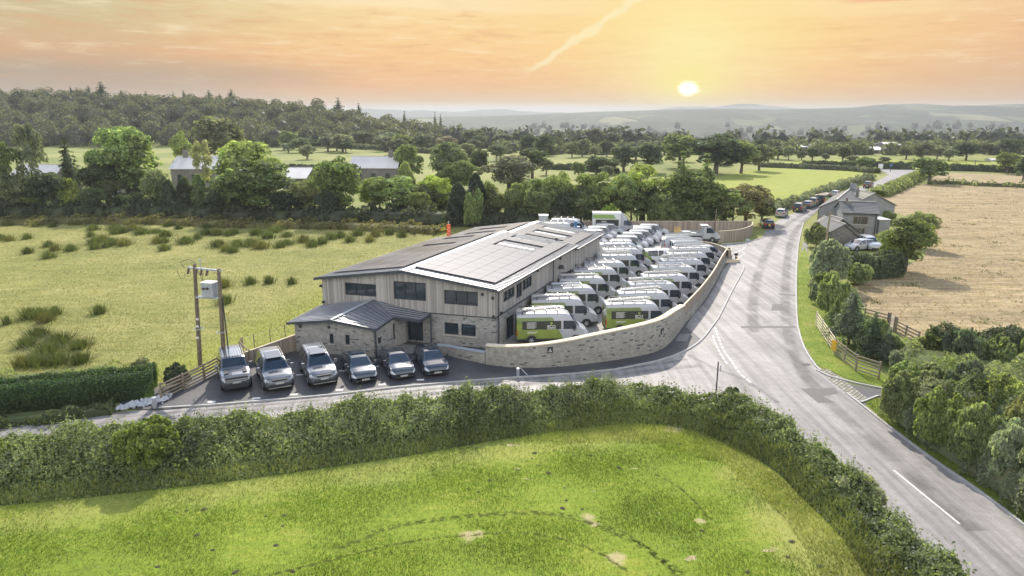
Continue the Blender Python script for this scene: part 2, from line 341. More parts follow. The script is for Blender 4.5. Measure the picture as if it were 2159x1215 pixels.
def f_hay(t, v):
    a = t.noise(v, 0.08, 4); b = t.noise(stretch(t, v, 0.35, 1.2, 0.4), 1.1, 7, 0.72)
    col = t.ramp(b, [(0.30, (0.13, 0.125, 0.06)), (0.42, (0.28, 0.22, 0.12)), (0.58, (0.39, 0.30, 0.175)), (0.75, (0.48, 0.38, 0.24))])
    row = t.noise(stretch(t, v, 0.05, 0.55, 0.5), 1.0, 3, 0.6)
    col = t.mix(1.0, col, t.ramp(row, [(0.38, 0.84), (0.6, 1.1)]), 'MULTIPLY')
    g = sm(t, t.noise(stretch(t, v, 0.5, 1.0), 0.8, 5, 0.7), 0.57, 0.68)
    col = t.mix(t.m('MULTIPLY', g, 0.65), col, (0.17, 0.19, 0.06))
    return t.mix(1.0, col, t.ramp(a, [(0.3, 0.85), (0.7, 1.1)]), 'MULTIPLY')
ground('hay', f_hay, bump=0.7, bscale=3.5)
def f_green(t, v):
    a = t.noise(v, 0.02, 4); b = t.noise(v, 0.6, 6, 0.7)
    col = t.ramp(a, [(0.35, (0.22, 0.27, 0.055)), (0.65, (0.34, 0.36, 0.10))])
    return t.mix(1.0, col, t.ramp(b, [(0.3, 0.85), (0.7, 1.12)]), 'MULTIPLY')
ground('green_field', f_green, bump=0.3, bscale=2.0)
def f_lush(t, v):
    b = t.noise(v, 0.35, 7, 0.72)
    return t.ramp(b, [(0.3, (0.22, 0.26, 0.045)), (0.7, (0.32, 0.34, 0.075))])
ground('lush_field', f_lush, bump=0.3, bscale=2.0)
def f_verge(t, v):
    a = t.noise(v, 0.5, 5); b = t.noise(v, 8.0, 5, 0.7)
    col = t.ramp(a, [(0.35, (0.15, 0.21, 0.03)), (0.55, (0.22, 0.27, 0.045)), (0.7, (0.30, 0.27, 0.09))])
    return t.mix(1.0, col, t.ramp(b, [(0.3, 0.7), (0.7, 1.25)]), 'MULTIPLY')
ground('verge', f_verge)
def f_land(t, v):
    s = t.n('ShaderNodeSeparateXYZ', {0: v})
    near = t.ramp(t.noise(v, 0.03, 5), [(0.35, (0.17, 0.20, 0.055)), (0.65, (0.27, 0.275, 0.09))])
    vv = stretch(t, v, 1.0, 0.55)
    vo = t.n('ShaderNodeTexVoronoi', {'Vector': vv, 'Scale': 0.0065, 'Randomness': 1.0}, feature='F1')
    hs = t.n('ShaderNodeSeparateColor', {0: vo.outputs['Color']})
    fld = t.ramp(hs.outputs[0], [(0.0, (0.05, 0.07, 0.03)), (0.36, (0.035, 0.05, 0.03)), (0.38, (0.06, 0.075, 0.04)), (0.66, (0.10, 0.12, 0.05)), (0.84, (0.17, 0.17, 0.09)), (1.0, (0.10, 0.11, 0.05))], 'CONSTANT')
    ed = t.n('ShaderNodeTexVoronoi', {'Vector': vv, 'Scale': 0.0065, 'Randomness': 1.0}, feature='DISTANCE_TO_EDGE').outputs[0]
    fld = t.mix(sm(t, ed, 0.07, 0.03), fld, (0.03, 0.045, 0.02))
    wd = sm(t, t.noise(stretch(t, v, 1, 0.6), 0.0045, 6, 0.7), 0.46, 0.52)
    fld = t.mix(wd, fld, t.ramp(t.noise(v, 0.06, 4, 0.8), [(0.35, (0.015, 0.022, 0.012)), (0.7, (0.07, 0.085, 0.04))]))
    return t.mix(sm(t, s.outputs[1], 420.0, 620.0), near, fld)
ground('land', f_land, bump=0.0)
def f_road(t, v):
    a = t.noise(v, 0.25, 4); b = t.noise(v, 22.0, 3, 0.8); c = t.noise(v, 1.6, 5, 0.7)
    col = t.ramp(a, [(0.35, (0.225, 0.21, 0.197)), (0.65, (0.29, 0.272, 0.257))])
    col = t.mix(1.0, col, t.ramp(c, [(0.3, 0.82), (0.7, 1.12)]), 'MULTIPLY')
    # long wheel-polish streaks running with the road
    st = t.noise(stretch(t, v, 1.5, 0.06, 0.30), 1.0, 4, 0.6)
    s = t.n('ShaderNodeSeparateXYZ', {0: v})
    col = t.mix(1.0, col, t.ramp(st, [(0.36, 0.70), (0.6, 1.15)]), 'MULTIPLY')
    return t.mix(1.0, col, t.ramp(b, [(0.3, 0.8), (0.7, 1.2)]), 'MULTIPLY')
ground('asphalt', f_road, rough=0.62, bump=0.12, bscale=30.0, spec=0.35)
def f_newroad(t, v):
    a = t.noise(v, 0.4, 4); b = t.noise(v, 24.0, 3, 0.8)
    col = t.ramp(a, [(0.35, (0.055, 0.056, 0.060)), (0.65, (0.085, 0.084, 0.085))])
    return t.mix(1.0, col, t.ramp(b, [(0.3, 0.75), (0.7, 1.25)]), 'MULTIPLY')
ground('new_asphalt', f_newroad, rough=0.65, bump=0.15, bscale=30.0, spec=0.4)
def f_yard(t, v):
    a = t.noise(v, 0.4, 5); b = t.noise(v, 7.0, 4, 0.8)
    col = t.ramp(a, [(0.35, (0.30, 0.285, 0.26)), (0.65, (0.42, 0.40, 0.365))])
    return t.mix(1.0, col, t.ramp(b, [(0.3, 0.85), (0.7, 1.12)]), 'MULTIPLY')
ground('gravel_yard', f_yard, rough=0.8, bump=0.3, bscale=12.0, spec=0.3)
def f_patch(t, v): return t.ramp(t.noise(v, 6.0, 4), [(0.3, (0.125, 0.12, 0.11)), (0.7, (0.165, 0.158, 0.145))])
ground('patch', f_patch, rough=0.75, spec=0.3)
def f_setts(t, v):
    br = t.n('ShaderNodeTexBrick', {'Vector': stretch(t, v, 1, 1, -0.75), 'Color1': (0.24, 0.22, 0.19), 'Color2': (0.42, 0.39, 0.34), 'Mortar': (0.10, 0.11, 0.06), 'Scale': 1.0, 'Mortar Size': 0.035, 'Brick Width': 0.42, 'Row Height': 0.26})
    return br.outputs[0]
ground('setts', f_setts, rough=0.8)
def f_bank(t, v):
    return t.ramp(t.noise(v, 1.5, 6, 0.7), [(0.3, (0.045, 0.065, 0.018)), (0.7, (0.12, 0.14, 0.045))])
ground('bank', f_bank)

def fading(name, c, th0=.42, th1=.62, sc=3.0, mx=0.85):
    m, t = matbase(name); g = t.n('ShaderNodeNewGeometry'); co = t.n('ShaderNodeTexCoord'); s = t.n('ShaderNodeSeparateXYZ', {0: co.outputs['UV']})
    ed = t.m('MULTIPLY', sm(t, s.outputs[0], 0.0, 0.35), sm(t, s.outputs[0], 1.0, 0.65)); f = t.m('MULTIPLY', t.m('MULTIPLY', ed, sm(t, t.noise(g.outputs['Position'], sc, 5, .7), th0, th1)), mx)
    d = t.n('ShaderNodeBsdfDiffuse', {0: c}); tr = t.n('ShaderNodeBsdfTransparent'); mx_ = t.n('ShaderNodeMixShader', {0: f, 1: tr, 2: d}); t.n('ShaderNodeOutputMaterial', {0: mx_}); M[name] = m
fading('tyre_polish', (0.13, 0.125, 0.12), .25, .75, .35, .36); fading('rut', (0.08, 0.10, 0.03), .40, .62, 3.2, .75)
# foliage: colour comes from the object colour, varied per leaf and per clump
def leafmat(name, trans=0.5, var=0.55):
    m, t = matbase(name)
    oi = t.n('ShaderNodeObjectInfo'); g = t.n('ShaderNodeNewGeometry'); co = t.n('ShaderNodeTexCoord')
    isl = g.outputs['Random Per Island']
    big = t.noise(g.outputs['Position'], 0.35, 3)
    f = t.m('ADD', t.m('MULTIPLY', isl, 0.6), t.m('MULTIPLY', big, 0.4))
    c = t.mix(1.0, oi.outputs['Color'], t.ramp(f, [(0.15, 1 - var), (0.85, 1 + var)]), 'MULTIPLY')
    c = t.mix(1.0, c, t.ramp(t.noise(g.outputs['Position'], 0.22, 4), [(0.36, 0.68), (0.64, 1.32)]), 'MULTIPLY')
    c = t.mix(t.m('MULTIPLY', sm(t, isl, 0.72, 1.0), 0.5), c, t.mix(1.0, oi.outputs['Color'], (1.4, 1.25, 0.95), 'MULTIPLY'))
    d = t.n('ShaderNodeBsdfDiffuse', {0: c, 1: 0.3})
    tc = t.mix(1.0, c, (1.25, 1.3, 0.75), 'MULTIPLY')
    tr = t.n('ShaderNodeBsdfTranslucent', {0: tc})
    gl = t.n('ShaderNodeBsdfGlossy', {0: (0.9, 0.95, 0.9), 1: 0.5})
    mx = t.n('ShaderNodeMixShader', {0: trans, 1: d, 2: tr}); m2 = t.n('ShaderNodeMixShader', {0: 0.02, 1: mx, 2: gl})
    t.n('ShaderNodeOutputMaterial', {0: m2}); M[name] = m
leafmat('leaves'); leafmat('grass_blades', 0.3, 0.35)
# ------------------------------------------------------------------ mesh helpers
class MB:
    def __init__(s): s.v = []; s.f = []; s.uv = []; s.mi = []
    def poly(s, pts, uv=None, mi=0):
        b = len(s.v); s.v += [tuple(p) for p in pts]; s.f.append(tuple(range(b, b + len(pts)))); s.uv.append(uv); s.mi.append(mi); return s
    def box(s, c, size, rz=0.0, mi=0):
        x, y, z = (d / 2 for d in size); cr, sr = math.cos(rz), math.sin(rz)
        P = [(c[0] + a * x * cr - b * y * sr, c[1] + a * x * sr + b * y * cr, c[2] + d * z) for d in (-1, 1) for a, b in ((-1, -1), (1, -1), (1, 1), (-1, 1))]
        for q in ((0, 3, 2, 1), (4, 5, 6, 7), (0, 1, 5, 4), (1, 2, 6, 5), (2, 3, 7, 6), (3, 0, 4, 7)): s.poly([P[i] for i in q], None, mi)
        return s
    def bar(s, p0, p1, w, h, up=(0, 0, 1)):
        p0, p1 = Vector(p0), Vector(p1); d = (p1 - p0).normalized(); up = Vector(up)
        if abs(d.dot(up)) > 0.98: up = Vector((0, 1, 0))
        sd_ = d.cross(up).normalized() * (w / 2); u = sd_.cross(d).normalized() * (h / 2)
        P = [p + a * sd_ + b * u for p in (p0, p1) for a, b in ((-1, -1), (1, -1), (1, 1), (-1, 1))]
        for q in ((0, 1, 2, 3), (7, 6, 5, 4), (0, 4, 5, 1), (1, 5, 6, 2), (2, 6, 7, 3), (3, 7, 4, 0)): s.poly([P[i] for i in q])
        return s
    def tube(s, pts, r, n=8, cap=True):
        pts = [Vector(p) for p in pts]; rs = r if isinstance(r, (list, tuple)) else [r] * len(pts)
        rings = []
        for i, p in enumerate(pts):
            d = (pts[min(i + 1, len(pts) - 1)] - pts[max(i - 1, 0)]).normalized()
            a = d.orthogonal().normalized() if abs(d.z) < .9 else Vector((1, 0, 0)); a = (a - d * a.dot(d)).normalized(); b = d.cross(a)
            rings.append([p + (a * math.cos(k * 2 * math.pi / n) + b * math.sin(k * 2 * math.pi / n)) * rs[i] for k in range(n)])
        for i in range(len(pts) - 1):
            for k in range(n): s.poly([rings[i][k], rings[i][(k + 1) % n], rings[i + 1][(k + 1) % n], rings[i + 1][k]])
        if cap: s.poly(rings[0][::-1]); s.poly(rings[-1])
        return s
    def disc(s, c, r, axis='y', n=20, t=0.02, hole=0.0):
        """thick disc; axis y"""
        P = lambda rr, k, d: (c[0] + rr * math.cos(k * 2 * math.pi / n), c[1] + d, c[2] + rr * math.sin(k * 2 * math.pi / n))
        s.poly([P(r, k, -t / 2) for k in range(n)]); s.poly([P(r, k, t / 2) for k in range(n)][::-1])
        for k in range(n): s.poly([P(r, k, -t / 2), P(r, k, t / 2), P(r, k + 1, t / 2), P(r, k + 1, -t / 2)])
        return s
    def mesh(s, name, mats, smooth=None):
        me = bpy.data.meshes.new(name); me.from_pydata([tuple(v) for v in s.v], [], s.f)
        for m in (mats if isinstance(mats, (list, tuple)) else [mats]): me.materials.append(M[m] if isinstance(m, str) else m)
        ul = me.uv_layers.new(name='UVMap').data; k = 0
        for fi, f in enumerate(s.f):
            uv = s.uv[fi]
            if uv is None:
                a, b, c_ = (Vector(s.v[f[i]]) for i in (0, 1, 2)); n = (b - a).cross(c_ - a)
                n = n.normalized() if n.length > 1e-12 else Vector((0, 0, 1))
                if abs(n.z) < 0.8:
                    tv = Vector((-n.y, n.x, 0)).normalized(); wv = n.cross(tv)
                    uv = [(Vector(s.v[i]).dot(tv), Vector(s.v[i]).dot(wv) * (1 if wv.z > 0 else -1)) for i in f]
                else: uv = [(s.v[i][0], s.v[i][1]) for i in f]
            for q in uv: ul[k].uv = q; k += 1
        me.polygons.foreach_set('material_index', s.mi)
        if smooth is not None:
            bm = bmesh.new(); bm.from_mesh(me); bmesh.ops.remove_doubles(bm, verts=bm.verts, dist=0.0006); bm.to_mesh(me); bm.free()
            me.polygons.foreach_set('use_smooth', [True] * len(me.polygons)); me.set_sharp_from_angle(angle=R(smooth))
        return me
    def build(s, name, mats, parent=None, smooth=None, loc=None):
        if not s.f: return None
        return obj(name, s.mesh(name, mats, smooth), parent, loc)
def obj(name, me, parent=None, loc=None, rz=0):
    o = bpy.data.objects.new(name, me); C.objects.link(o)
    if parent is not None: o.parent = parent
    if loc is not None: o.location = loc
    if rz: o.rotation_euler[2] = rz
    return o
def tag(o, label, cat, group=None, kind=None):
    o['label'] = label; o['category'] = cat
    if group: o['group'] = group
    if kind: o['kind'] = kind
    return o
def thing(name, label, cat, loc=(0, 0, 0), rz=0.0, group=None):
    o = bpy.data.objects.new(name, None); C.objects.link(o); o.empty_display_size = 0.3
    o.location = loc; o.rotation_euler = (0, 0, rz); return tag(o, label, cat, group)
def struct(o, label=None):
    o['kind'] = 'structure'
    return o
def dup(root, loc, rz=0.0, label=None, scale=None, group=None, drop=()):
    r = root.copy(); C.objects.link(r); r.location = loc; r.rotation_euler = (0, 0, rz)
    if label: r['label'] = label
    if group: r['group'] = group
    if scale: r.scale = scale
    def rec(src, dst):
        for ch in src.children:
            if ch.name.split('.')[0] in drop: continue
            c = ch.copy(); C.objects.link(c); c.parent = dst; rec(ch, c)
    rec(root, r); return r
def np_mesh(name, V, F, mat, smooth=False):
    """V (n,3) F (m,k) arrays"""
    me = bpy.data.meshes.new(name); V = np.asarray(V, np.float32); F = np.asarray(F, np.int32); k = F.shape[1]
    me.vertices.add(len(V)); me.vertices.foreach_set('co', V.ravel())
    me.loops.add(F.size); me.loops.foreach_set('vertex_index', F.ravel())
    me.polygons.add(len(F)); me.polygons.foreach_set('loop_start', np.arange(0, F.size, k, dtype=np.int32))
    me.materials.append(M[mat]); me.update(calc_edges=True)
    if smooth: me.polygons.foreach_set('use_smooth', [True] * len(F))
    return me
def tri_fill(pts):
    from mathutils.geometry import tessellate_polygon
    return tessellate_polygon([[Vector((p[0], p[1], 0)) for p in pts]])
def sheet(name, pts, z, mat):
    mb = MB(); 
    for a, b, c_ in tri_fill(pts):
        P = [pts[a], pts[b], pts[c_]]
        if (P[1][0] - P[0][0]) * (P[2][1] - P[0][1]) - (P[1][1] - P[0][1]) * (P[2][0] - P[0][0]) < 0: P = P[::-1]
        mb.poly([(p[0], p[1], z) for p in P])
    o = mb.build(name, mat); struct(o); return o
def smooth_line(pts, it=2):
    for _ in range(it):
        q = [pts[0]]
        for a, b in zip(pts, pts[1:]):
            q += [tuple(a[i] * .75 + b[i] * .25 for i in range(len(a))), tuple(a[i] * .25 + b[i] * .75 for i in range(len(a)))]
        pts = q + [pts[-1]]
    return pts
def offset(pts, d):
    out = []
    for i, p in enumerate(pts):
        a = pts[max(i - 1, 0)]; b = pts[min(i + 1, len(pts) - 1)]; tx, ty = b[0] - a[0], b[1] - a[1]; l = math.hypot(tx, ty) or 1
        out.append((p[0] - ty / l * d, p[1] + tx / l * d))
    return out
def strip(mb, pts, w, z, dash=None):
    L_ = offset(pts, w / 2); R_ = offset(pts, -w / 2); acc = 0
    for i in range(len(pts) - 1):
        mb.poly([(*R_[i], z), (*R_[i + 1], z), (*L_[i + 1], z), (*L_[i], z)])
def resample(pts, step):
    out = [pts[0]]; acc = 0
    for a, b in zip(pts, pts[1:]):
        l = math.dist(a, b); p = step - acc
        while p < l:
            out.append(tuple(a[i] + (b[i] - a[i]) * p / l for i in range(len(a)))); p += step
        acc = (acc + l) % step
    out.append(pts[-1]); return out
def along(pts, s):
    for a, b in zip(pts, pts[1:]):
        l = math.dist(a, b)
        if s <= l: return tuple(a[i] + (b[i] - a[i]) * s / l for i in range(len(a))), math.atan2(b[1] - a[1], b[0] - a[0])
        s -= l
    return pts[-1], math.atan2(pts[-1][1] - pts[-2][1], pts[-1][0] - pts[-2][0])
G = lambda L_: [gp(*p) for p in L_]

# ------------------------------------------------------------------ terrain
def sms(x, a, b): u = np.clip((x - a) / (b - a), 0, 1); return u * u * (3 - 2 * u)
RPX = [-900, 0, 500, 850, 980, 1100, 1250, 1400, 1500, 1640, 1800, 1850, 1930, 2010, 2159, 2600]
RPY = [262, 262, 258, 250, 246, 243, 236, 232, 229, 231, 227, 221, 219, 223, 219, 222]
def ridge_h(x, y, Yd):
    px = 1079.5 + FOC * (x / np.maximum(y, 1)) / math.cos(PITCH)
    py = np.interp(px, RPX, RPY)
    el = np.tan(np.arctan((607.5 - py) / FOC) - PITCH)
    return CAM_H + Yd * el
def hill_l(x, y):
    A = np.interp(x / np.maximum(y, 1) * 480, [-420, -355, -250, -190, -130, -95, -65, -40, -20], [24, 23, 21, 17.5, 15, 12, 7, 2.5, 0])
    return A * sms(y, 385, 500) * (1 - 0.6 * sms(y, 620, 1000))
def terr(x, y):
    r = np.hypot(x, y)
    z = -34.0 * sms(y, 330, 900)
    z = z + hill_l(x, y) + 34.0 * sms(-x / np.maximum(y, 1), 0.15, 0.35) * sms(y, 330, 900) * (1 - sms(y, 900, 1500))
    h = ridge_h(x, y, 3000.0)
    nz = 9 * np.sin(x * 0.006 + 1.3) * np.cos(y * 0.004) + 5 * np.sin(x * 0.013 + y * 0.007)
    z = z + (h + 34.0) * sms(y, 1500, 3000) * (1 - 0.9 * sms(y, 3100, 4200)) + nz * sms(y, 1000, 1500) * (1 - sms(y, 2500, 2900))
    return z
rad = np.concatenate([[0.0], np.arange(40, 320, 40), np.arange(330, 1000, 14), np.arange(1000, 3400, 45), [3700, 4200, 5200, 7000]])
ang = np.concatenate([np.arange(-60, 60, 0.7), np.arange(60, 300, 12)])
ang = np.radians(ang)
RR, AA = np.meshgrid(rad, ang, indexing='ij')
TX, TY = RR * np.sin(AA), RR * np.cos(AA); TZ = np.where(TY > 300, terr(TX, TY), 0.0)
nA = len(ang); idx = np.arange(TX.size).reshape(TX.shape)
Fq = np.stack([idx[:-1, :].ravel(), np.roll(idx, -1, 1)[:-1, :].ravel(), np.roll(idx, -1, 1)[1:, :].ravel(), idx[1:, :].ravel()], 1)[:, ::-1]
o = obj('ground', np_mesh('ground', np.stack([TX, TY, TZ], -1).reshape(-1, 3), Fq, 'land', True)); struct(o)
# far pale ridges beyond the valley
def far_ridge(Yd, prof, name, depth=700, base=-60):
    mb_v = []; xs = np.linspace(-0.62, 0.62, 160)
    for k, (dy, f) in enumerate(((-depth, 0.0), (-depth * .5, .55), (0, 1.0), (depth, 0.0))):
        for u in xs:
            px = 1079.5 + FOC * u / math.cos(PITCH); py = np.interp(px, prof[0], prof[1]) + 0.8 * math.sin(u * 70) + 0.5 * math.sin(u * 161)
            h = CAM_H + Yd * math.tan(math.atan((607.5 - py) / FOC) - PITCH)
            mb_v.append((u * Yd, Yd + dy, base + (h - base) * f))
    n = len(xs); F = [(k * n + i, k * n + i + 1, (k + 1) * n + i + 1, (k + 1) * n + i) for k in range(3) for i in range(n - 1)]
    struct(obj(name, np_mesh(name, mb_v, F, 'land', True)))
far_ridge(5600, ([-200, 600, 760, 860, 950, 1010, 1060, 1130, 1230, 1330, 1440, 1500, 1560, 1650, 1800, 2300], [240, 238, 230, 232, 236, 232, 231, 236, 240, 236, 225, 226, 219, 225, 240, 240]), 'distant_hills')

# ------------------------------------------------------------------ fields and roads
sheet('pasture_field', G([(-420, 475), (300, 462), (1240, 462)]) + [(3, 60), (-16, 56), (-17.3, 52.4)] + G([(470, 775), (330, 815), (0, 845), (-500, 905)]), 0.004, 'pasture')
HB = G([(-500, 1100), (0, 1068), (195, 1049), (352, 1031), (508, 1013.5), (700, 986), (856, 963), (1052, 927.6), (1169, 912), (1325, 892), (1400, 896), (1478, 912), (1556, 947), (1635, 990), (1689, 1049), (1744, 1100), (1791, 1154.6), (1822, 1215)]) + [(14.4, 15), (14.2, 4)]
sheet('meadow_field', HB + [(-40, 4)], 0.004, 'meadow')
KR = G([(1694, 470), (1684, 510), (1680, 546), (1678.5, 590), (1678.5, 626), (1680, 682), (1688, 716), (1698, 741), (1715.5, 768), (1730, 783)])      # east kerb of the lane, far part
KR2 = G([(1819, 857), (1866.6, 895.5), (1967, 971), (2065, 1037), (2157, 1107), (2300, 1220)]) + [(24.2, 18), (24.4, 4)]
sheet('hay_field', G([(2700, 775), (2159, 735), (2000, 705), (1905, 712), (1822, 655), (1800, 600), (1815, 580), (1890, 572), (1950, 540), (1955, 470), (1860, 440), (1856, 420), (1905, 400), (1950, 387), (2040, 391), (2400, 398)]), 0.004, 'hay')
sheet('hay_field', G([(1962, 384), (1968, 372), (1990, 364), (2150, 369), (2420, 374), (2400, 393), (2040, 386)]), 0.004, 'hay')
sheet('grass_field', G([(1500, 378), (1560, 362), (1620, 353), (1760, 357), (1862, 360), (1849, 371), (1838, 384), (1790, 397), (1730, 415), (1690, 428), (1630, 436), (1600, 425), (1520, 400)]), 0.004, 'lush_field')
sheet('grass_field', G([(1618, 345), (1700, 337), (1850, 336), (2120, 340), (2140, 352), (1990, 354), (1850, 352), (1700, 350), (1620, 351)]), 0.004, 'lush_field')
# main road : west edge, going away
WE = [(17.6, 4), (17.4, 20)] + [(x - .1, y) for x, y in ((16.8, 25.4), (16.6, 28.2), (16.2, 31.4), (15.5, 34.2), (15.0, 36.4), (14.2, 39.4), (12.6, 41.6))]
SW = [(10.5, 42.6), (6.5, 42.4), (-2.3, 40.4), (-12.1, 38.3), (-18.4, 36.6), (-22, 35.6), (-27.8, 34.4), (-60, 28)]      # lower edge of the side lane
SN = G([(-500, 985), (0, 905), (225, 872), (335, 862), (440, 856), (625, 841), (715, 832.5), (840, 817.5), (980, 805.5), (1059, 799.5), (1207, 789.6), (1296, 780.7), (1385, 763), (1420, 752)])
KP = G([(1450, 739), (1480, 718.5), (1503.7, 686), (1515.5, 671), (1540, 620), (1562, 580), (1569, 567), (1567, 558.5), (1556, 552), (1543.7, 546.7)])      # pavement kerb along the yard wall
ENT = G([(1536, 536), (1520, 522), (1500, 514)])
ENT2 = G([(1515, 516), (1560, 512), (1600, 504), (1612, 496), (1612, 488), (1628, 474), (1650, 459), (1690, 444), (1735, 424), (1800, 400), (1850, 381), (1875, 369), (1860, 362), (1700, 358)])
ER = G([(1700, 355), (1860, 357), (1935, 359), (1930, 362), (1905, 374), (1870, 390), (1820, 407), (1765, 424), (1722, 446)])
road = WE + SW + SN + KP + ENT + ENT2 + ER + KR + KR2[:0] + G([(1784, 830)]) + KR2
sheet('road', road, 0.012, 'asphalt')
sheet('driveway', G([(1730, 783), (1745, 796), (1800, 812), (1858, 822), (1900, 832), (1900, 880), (1851, 838), (1819, 849), (1800, 840), (1784, 826)]), 0.016, 'new_asphalt')
sheet('sett_strip', G([(1727, 782), (1742, 778), (1775, 797), (1812, 828), (1838, 848), (1819, 857), (1784, 830), (1750, 803)]), 0.022, 'setts')
# verges
sheet('grass_verge', G([(1684, 545), (1681, 600), (1682, 680), (1692, 722), (1722, 770), (1790, 800), (1858, 818), (1870, 800), (1780, 720), (1740, 640), (1716, 600), (1702, 540), (1697, 520)]), 0.03, 'verge')
sheet('grass_verge', G([(1822, 848), (1850, 838), (1870, 850), (1960, 930), (2060, 1010), (2159, 1070), (2300, 1160)]) + [(28, 18), (24.6, 18)] + G([(2300, 1212), (2157, 1100), (2065, 1031), (1968, 966), (1870, 892)]), 0.03, 'verge')
sheet('paving', G([(1693, 515), (1706, 490), (1700, 545), (1697, 560), (1685, 560)]), 0.028, 'slabs')
# parking apron, yard, footway
PARK = G([(330, 866), (440, 856), (625, 841), (715, 832.5), (840, 817.5), (980, 805.5), (1059, 799.5), (1207, 789.6), (1296, 780.7), (1385, 763), (1420, 752), (1450, 739), (1480, 718.5), (1503.7, 686), (1515.5, 671), (1540, 620), (1562, 580), (1569, 567), (1567, 558.5), (1556, 552), (1543.7, 546.7)]) + [(28.6, 88), (25.3, 81.9), (19, 66.8), (15.2, 58.9), (10.5, 51.6), (0, 48.8), (-2, 53), (-15.6, 56.8), (-17.4, 53), (-19.8, 50.5), (-21.5, 48.5), (-26.0, 43.0), (-25.4, 41.3)]
sheet('car_park', PARK, 0.06, 'new_asphalt')
KPF = [(x, y) for x, y in KP]
sheet('footway', KPF[1:] + [(28.6, 88), (25.6, 81.9), (22.4, 73.9), (19.3, 66.8), (17, 62.5), (15.4, 58.7)], 0.075, 'asphalt')
def ribbon(name, px, w, z, mat):
    pts = smooth_line(G(px), 2); a = offset(pts, w / 2); b = offset(pts, -w / 2); mb = MB()
    for i in range(len(pts) - 1): mb.poly([(*b[i], z), (*b[i + 1], z), (*a[i + 1], z), (*a[i], z)], [(0, i), (0, i + 1), (1, i + 1), (1, i)])
    struct(mb.build(name, mat))
for px, w in (([(1752, 424), (1700, 448), (1650, 478), (1622, 520), (1600, 570), (1585, 640), (1590, 700)], 1.5), ([(1765, 424), (1712, 450), (1672, 490), (1660, 540), (1655, 620), (1658, 700), (1690, 790), (1760, 860), (1880, 970), (2060, 1120)], 1.4), ([(1450, 748), (1500, 775), (1570, 800), (1640, 850)], .6), ([(200, 895), (600, 862), (1000, 822), (1350, 785), (1480, 770)], .9), ([(250, 880), (620, 850), (1000, 812), (1350, 775), (1450, 758)], .5)): ribbon('tyre_polished_track', px, w, .0155, 'tyre_polish')
RUTS = [([(700, 1165), (800, 1120), (856, 1103), (1032, 1084), (1169, 1080), (1247, 1103), (1364, 1154), (1440, 1215)], .55), ([(560, 1215), (700, 1182), (860, 1140), (1024, 1125), (1130, 1123), (1247, 1154), (1330, 1210)], .3), ([(1259, 1100), (1330, 1130), (1400, 1185), (1425, 1215)], .35), ([(1380, 1000), (1440, 1030), (1500, 1100)], .25)]
for px, w in RUTS: ribbon('tractor_rut', px, w, .012, 'rut')

sheet('yard', [(-1, 50), (2, 49), (10, 51.2), (12.2, 53), (13.8, 55.6), (15.2, 59.2), (19, 67), (25.3, 82), (28.6, 88.5), (29, 92), (26.5, 96.5), (24, 99.5), (31.5, 101.2), (38, 109), (8, 110), (-3, 84)], 0.08, 'gravel_yard')
# kerbs
kb = MB()
def kerb(pts, h=0.11, w=0.14, name='kerb', mat='concrete'):
    mb = MB(); a = offset(pts, w / 2); b = offset(pts, -w / 2)
    for i in range(len(pts) - 1):
        P = [(*b[i], h), (*b[i + 1], h), (*a[i + 1], h), (*a[i], h)]; mb.poly(P)
        mb.poly([(*b[i], 0), (*b[i + 1], 0), (*b[i + 1], h), (*b[i], h)]); mb.poly([(*a[i + 1], 0), (*a[i], 0), (*a[i], h), (*a[i + 1], h)])
    struct(mb.build(name, mat))
kerb(SN[3:]); kerb(smooth_line(SN[-1:] + KP, 2)); kerb(smooth_line(KR, 1)); kerb(smooth_line(G([(1784, 830)]) + KR2, 1), 0.10)
kerb(G([(1722, 782), (1750, 795), (1800, 808), (1858, 820), (1895, 828)]), 0.1); kerb(G([(1815, 850), (1851, 836), (1875, 840)]), 0.1)
kerb(G([(1522, 514.5), (1560, 513), (1590, 508), (1612, 500)]), 0.1)
# road markings
mk = MB()
def dashes(pts, dash, gap, w, z=0.018):
    tot = sum(math.dist(a, b) for a, b in zip(pts, pts[1:])); s = 0
    while s + dash < tot:
        p, a = along(pts, s + dash / 2); mk.box((p[0], p[1], z), (dash, w, 0.004), a); s += dash + gap
gw = G([(1508, 690), (1513, 708), (1523, 735), (1541, 760), (1560, 790), (1590, 812)]); dashes(smooth_line(gw), 0.6, 0.3, 0.16)
gw2 = G([(1503, 708), (1509, 728), (1520, 748), (1533, 768)]); dashes(smooth_line(gw2), 0.6, 0.3, 0.16)
dashes(G([(1884, 992), (2036, 1116)]), 5.0, .0, 0.11); dashes(G([(2118, 1184), (2250, 1290)]), 3.5, 1, 0.11)
struct(mk.build('road_markings', 'line'))
mk = MB(); dashes(G([(1548, 534), (1566, 527), (1572, 519)]), 0.9, 0.6, 0.2); dashes(G([(1560, 541), (1575, 532)]), 0.8, 0.6, 0.2); struct(mk.build('road_markings', 'line'))
# bay ticks in the car park
mk = MB()
for a, b in (((440, 856), (500, 792)), ((538, 848), (560, 800)), ((618, 840), (634, 785)), ((715, 830), (722, 780)), ((808, 818), (790, 770)), ((890, 808), (862, 766))):
    p0, p1 = Vector(gp(*a)), Vector(gp(*b)); d = (p1 - p0).normalized()
    for s in (0.5, 4.2):
        q = p0 + d * s; mk.box((q[0], q[1], 0.066), (0.5, 0.28, 0.004), 0.1)
p = G([(1090, 770), (1112, 793)]); mk.bar((*p[0], .066), (*p[1], .066), .06, .006)
struct(mk.build('bay_markings', 'line'))
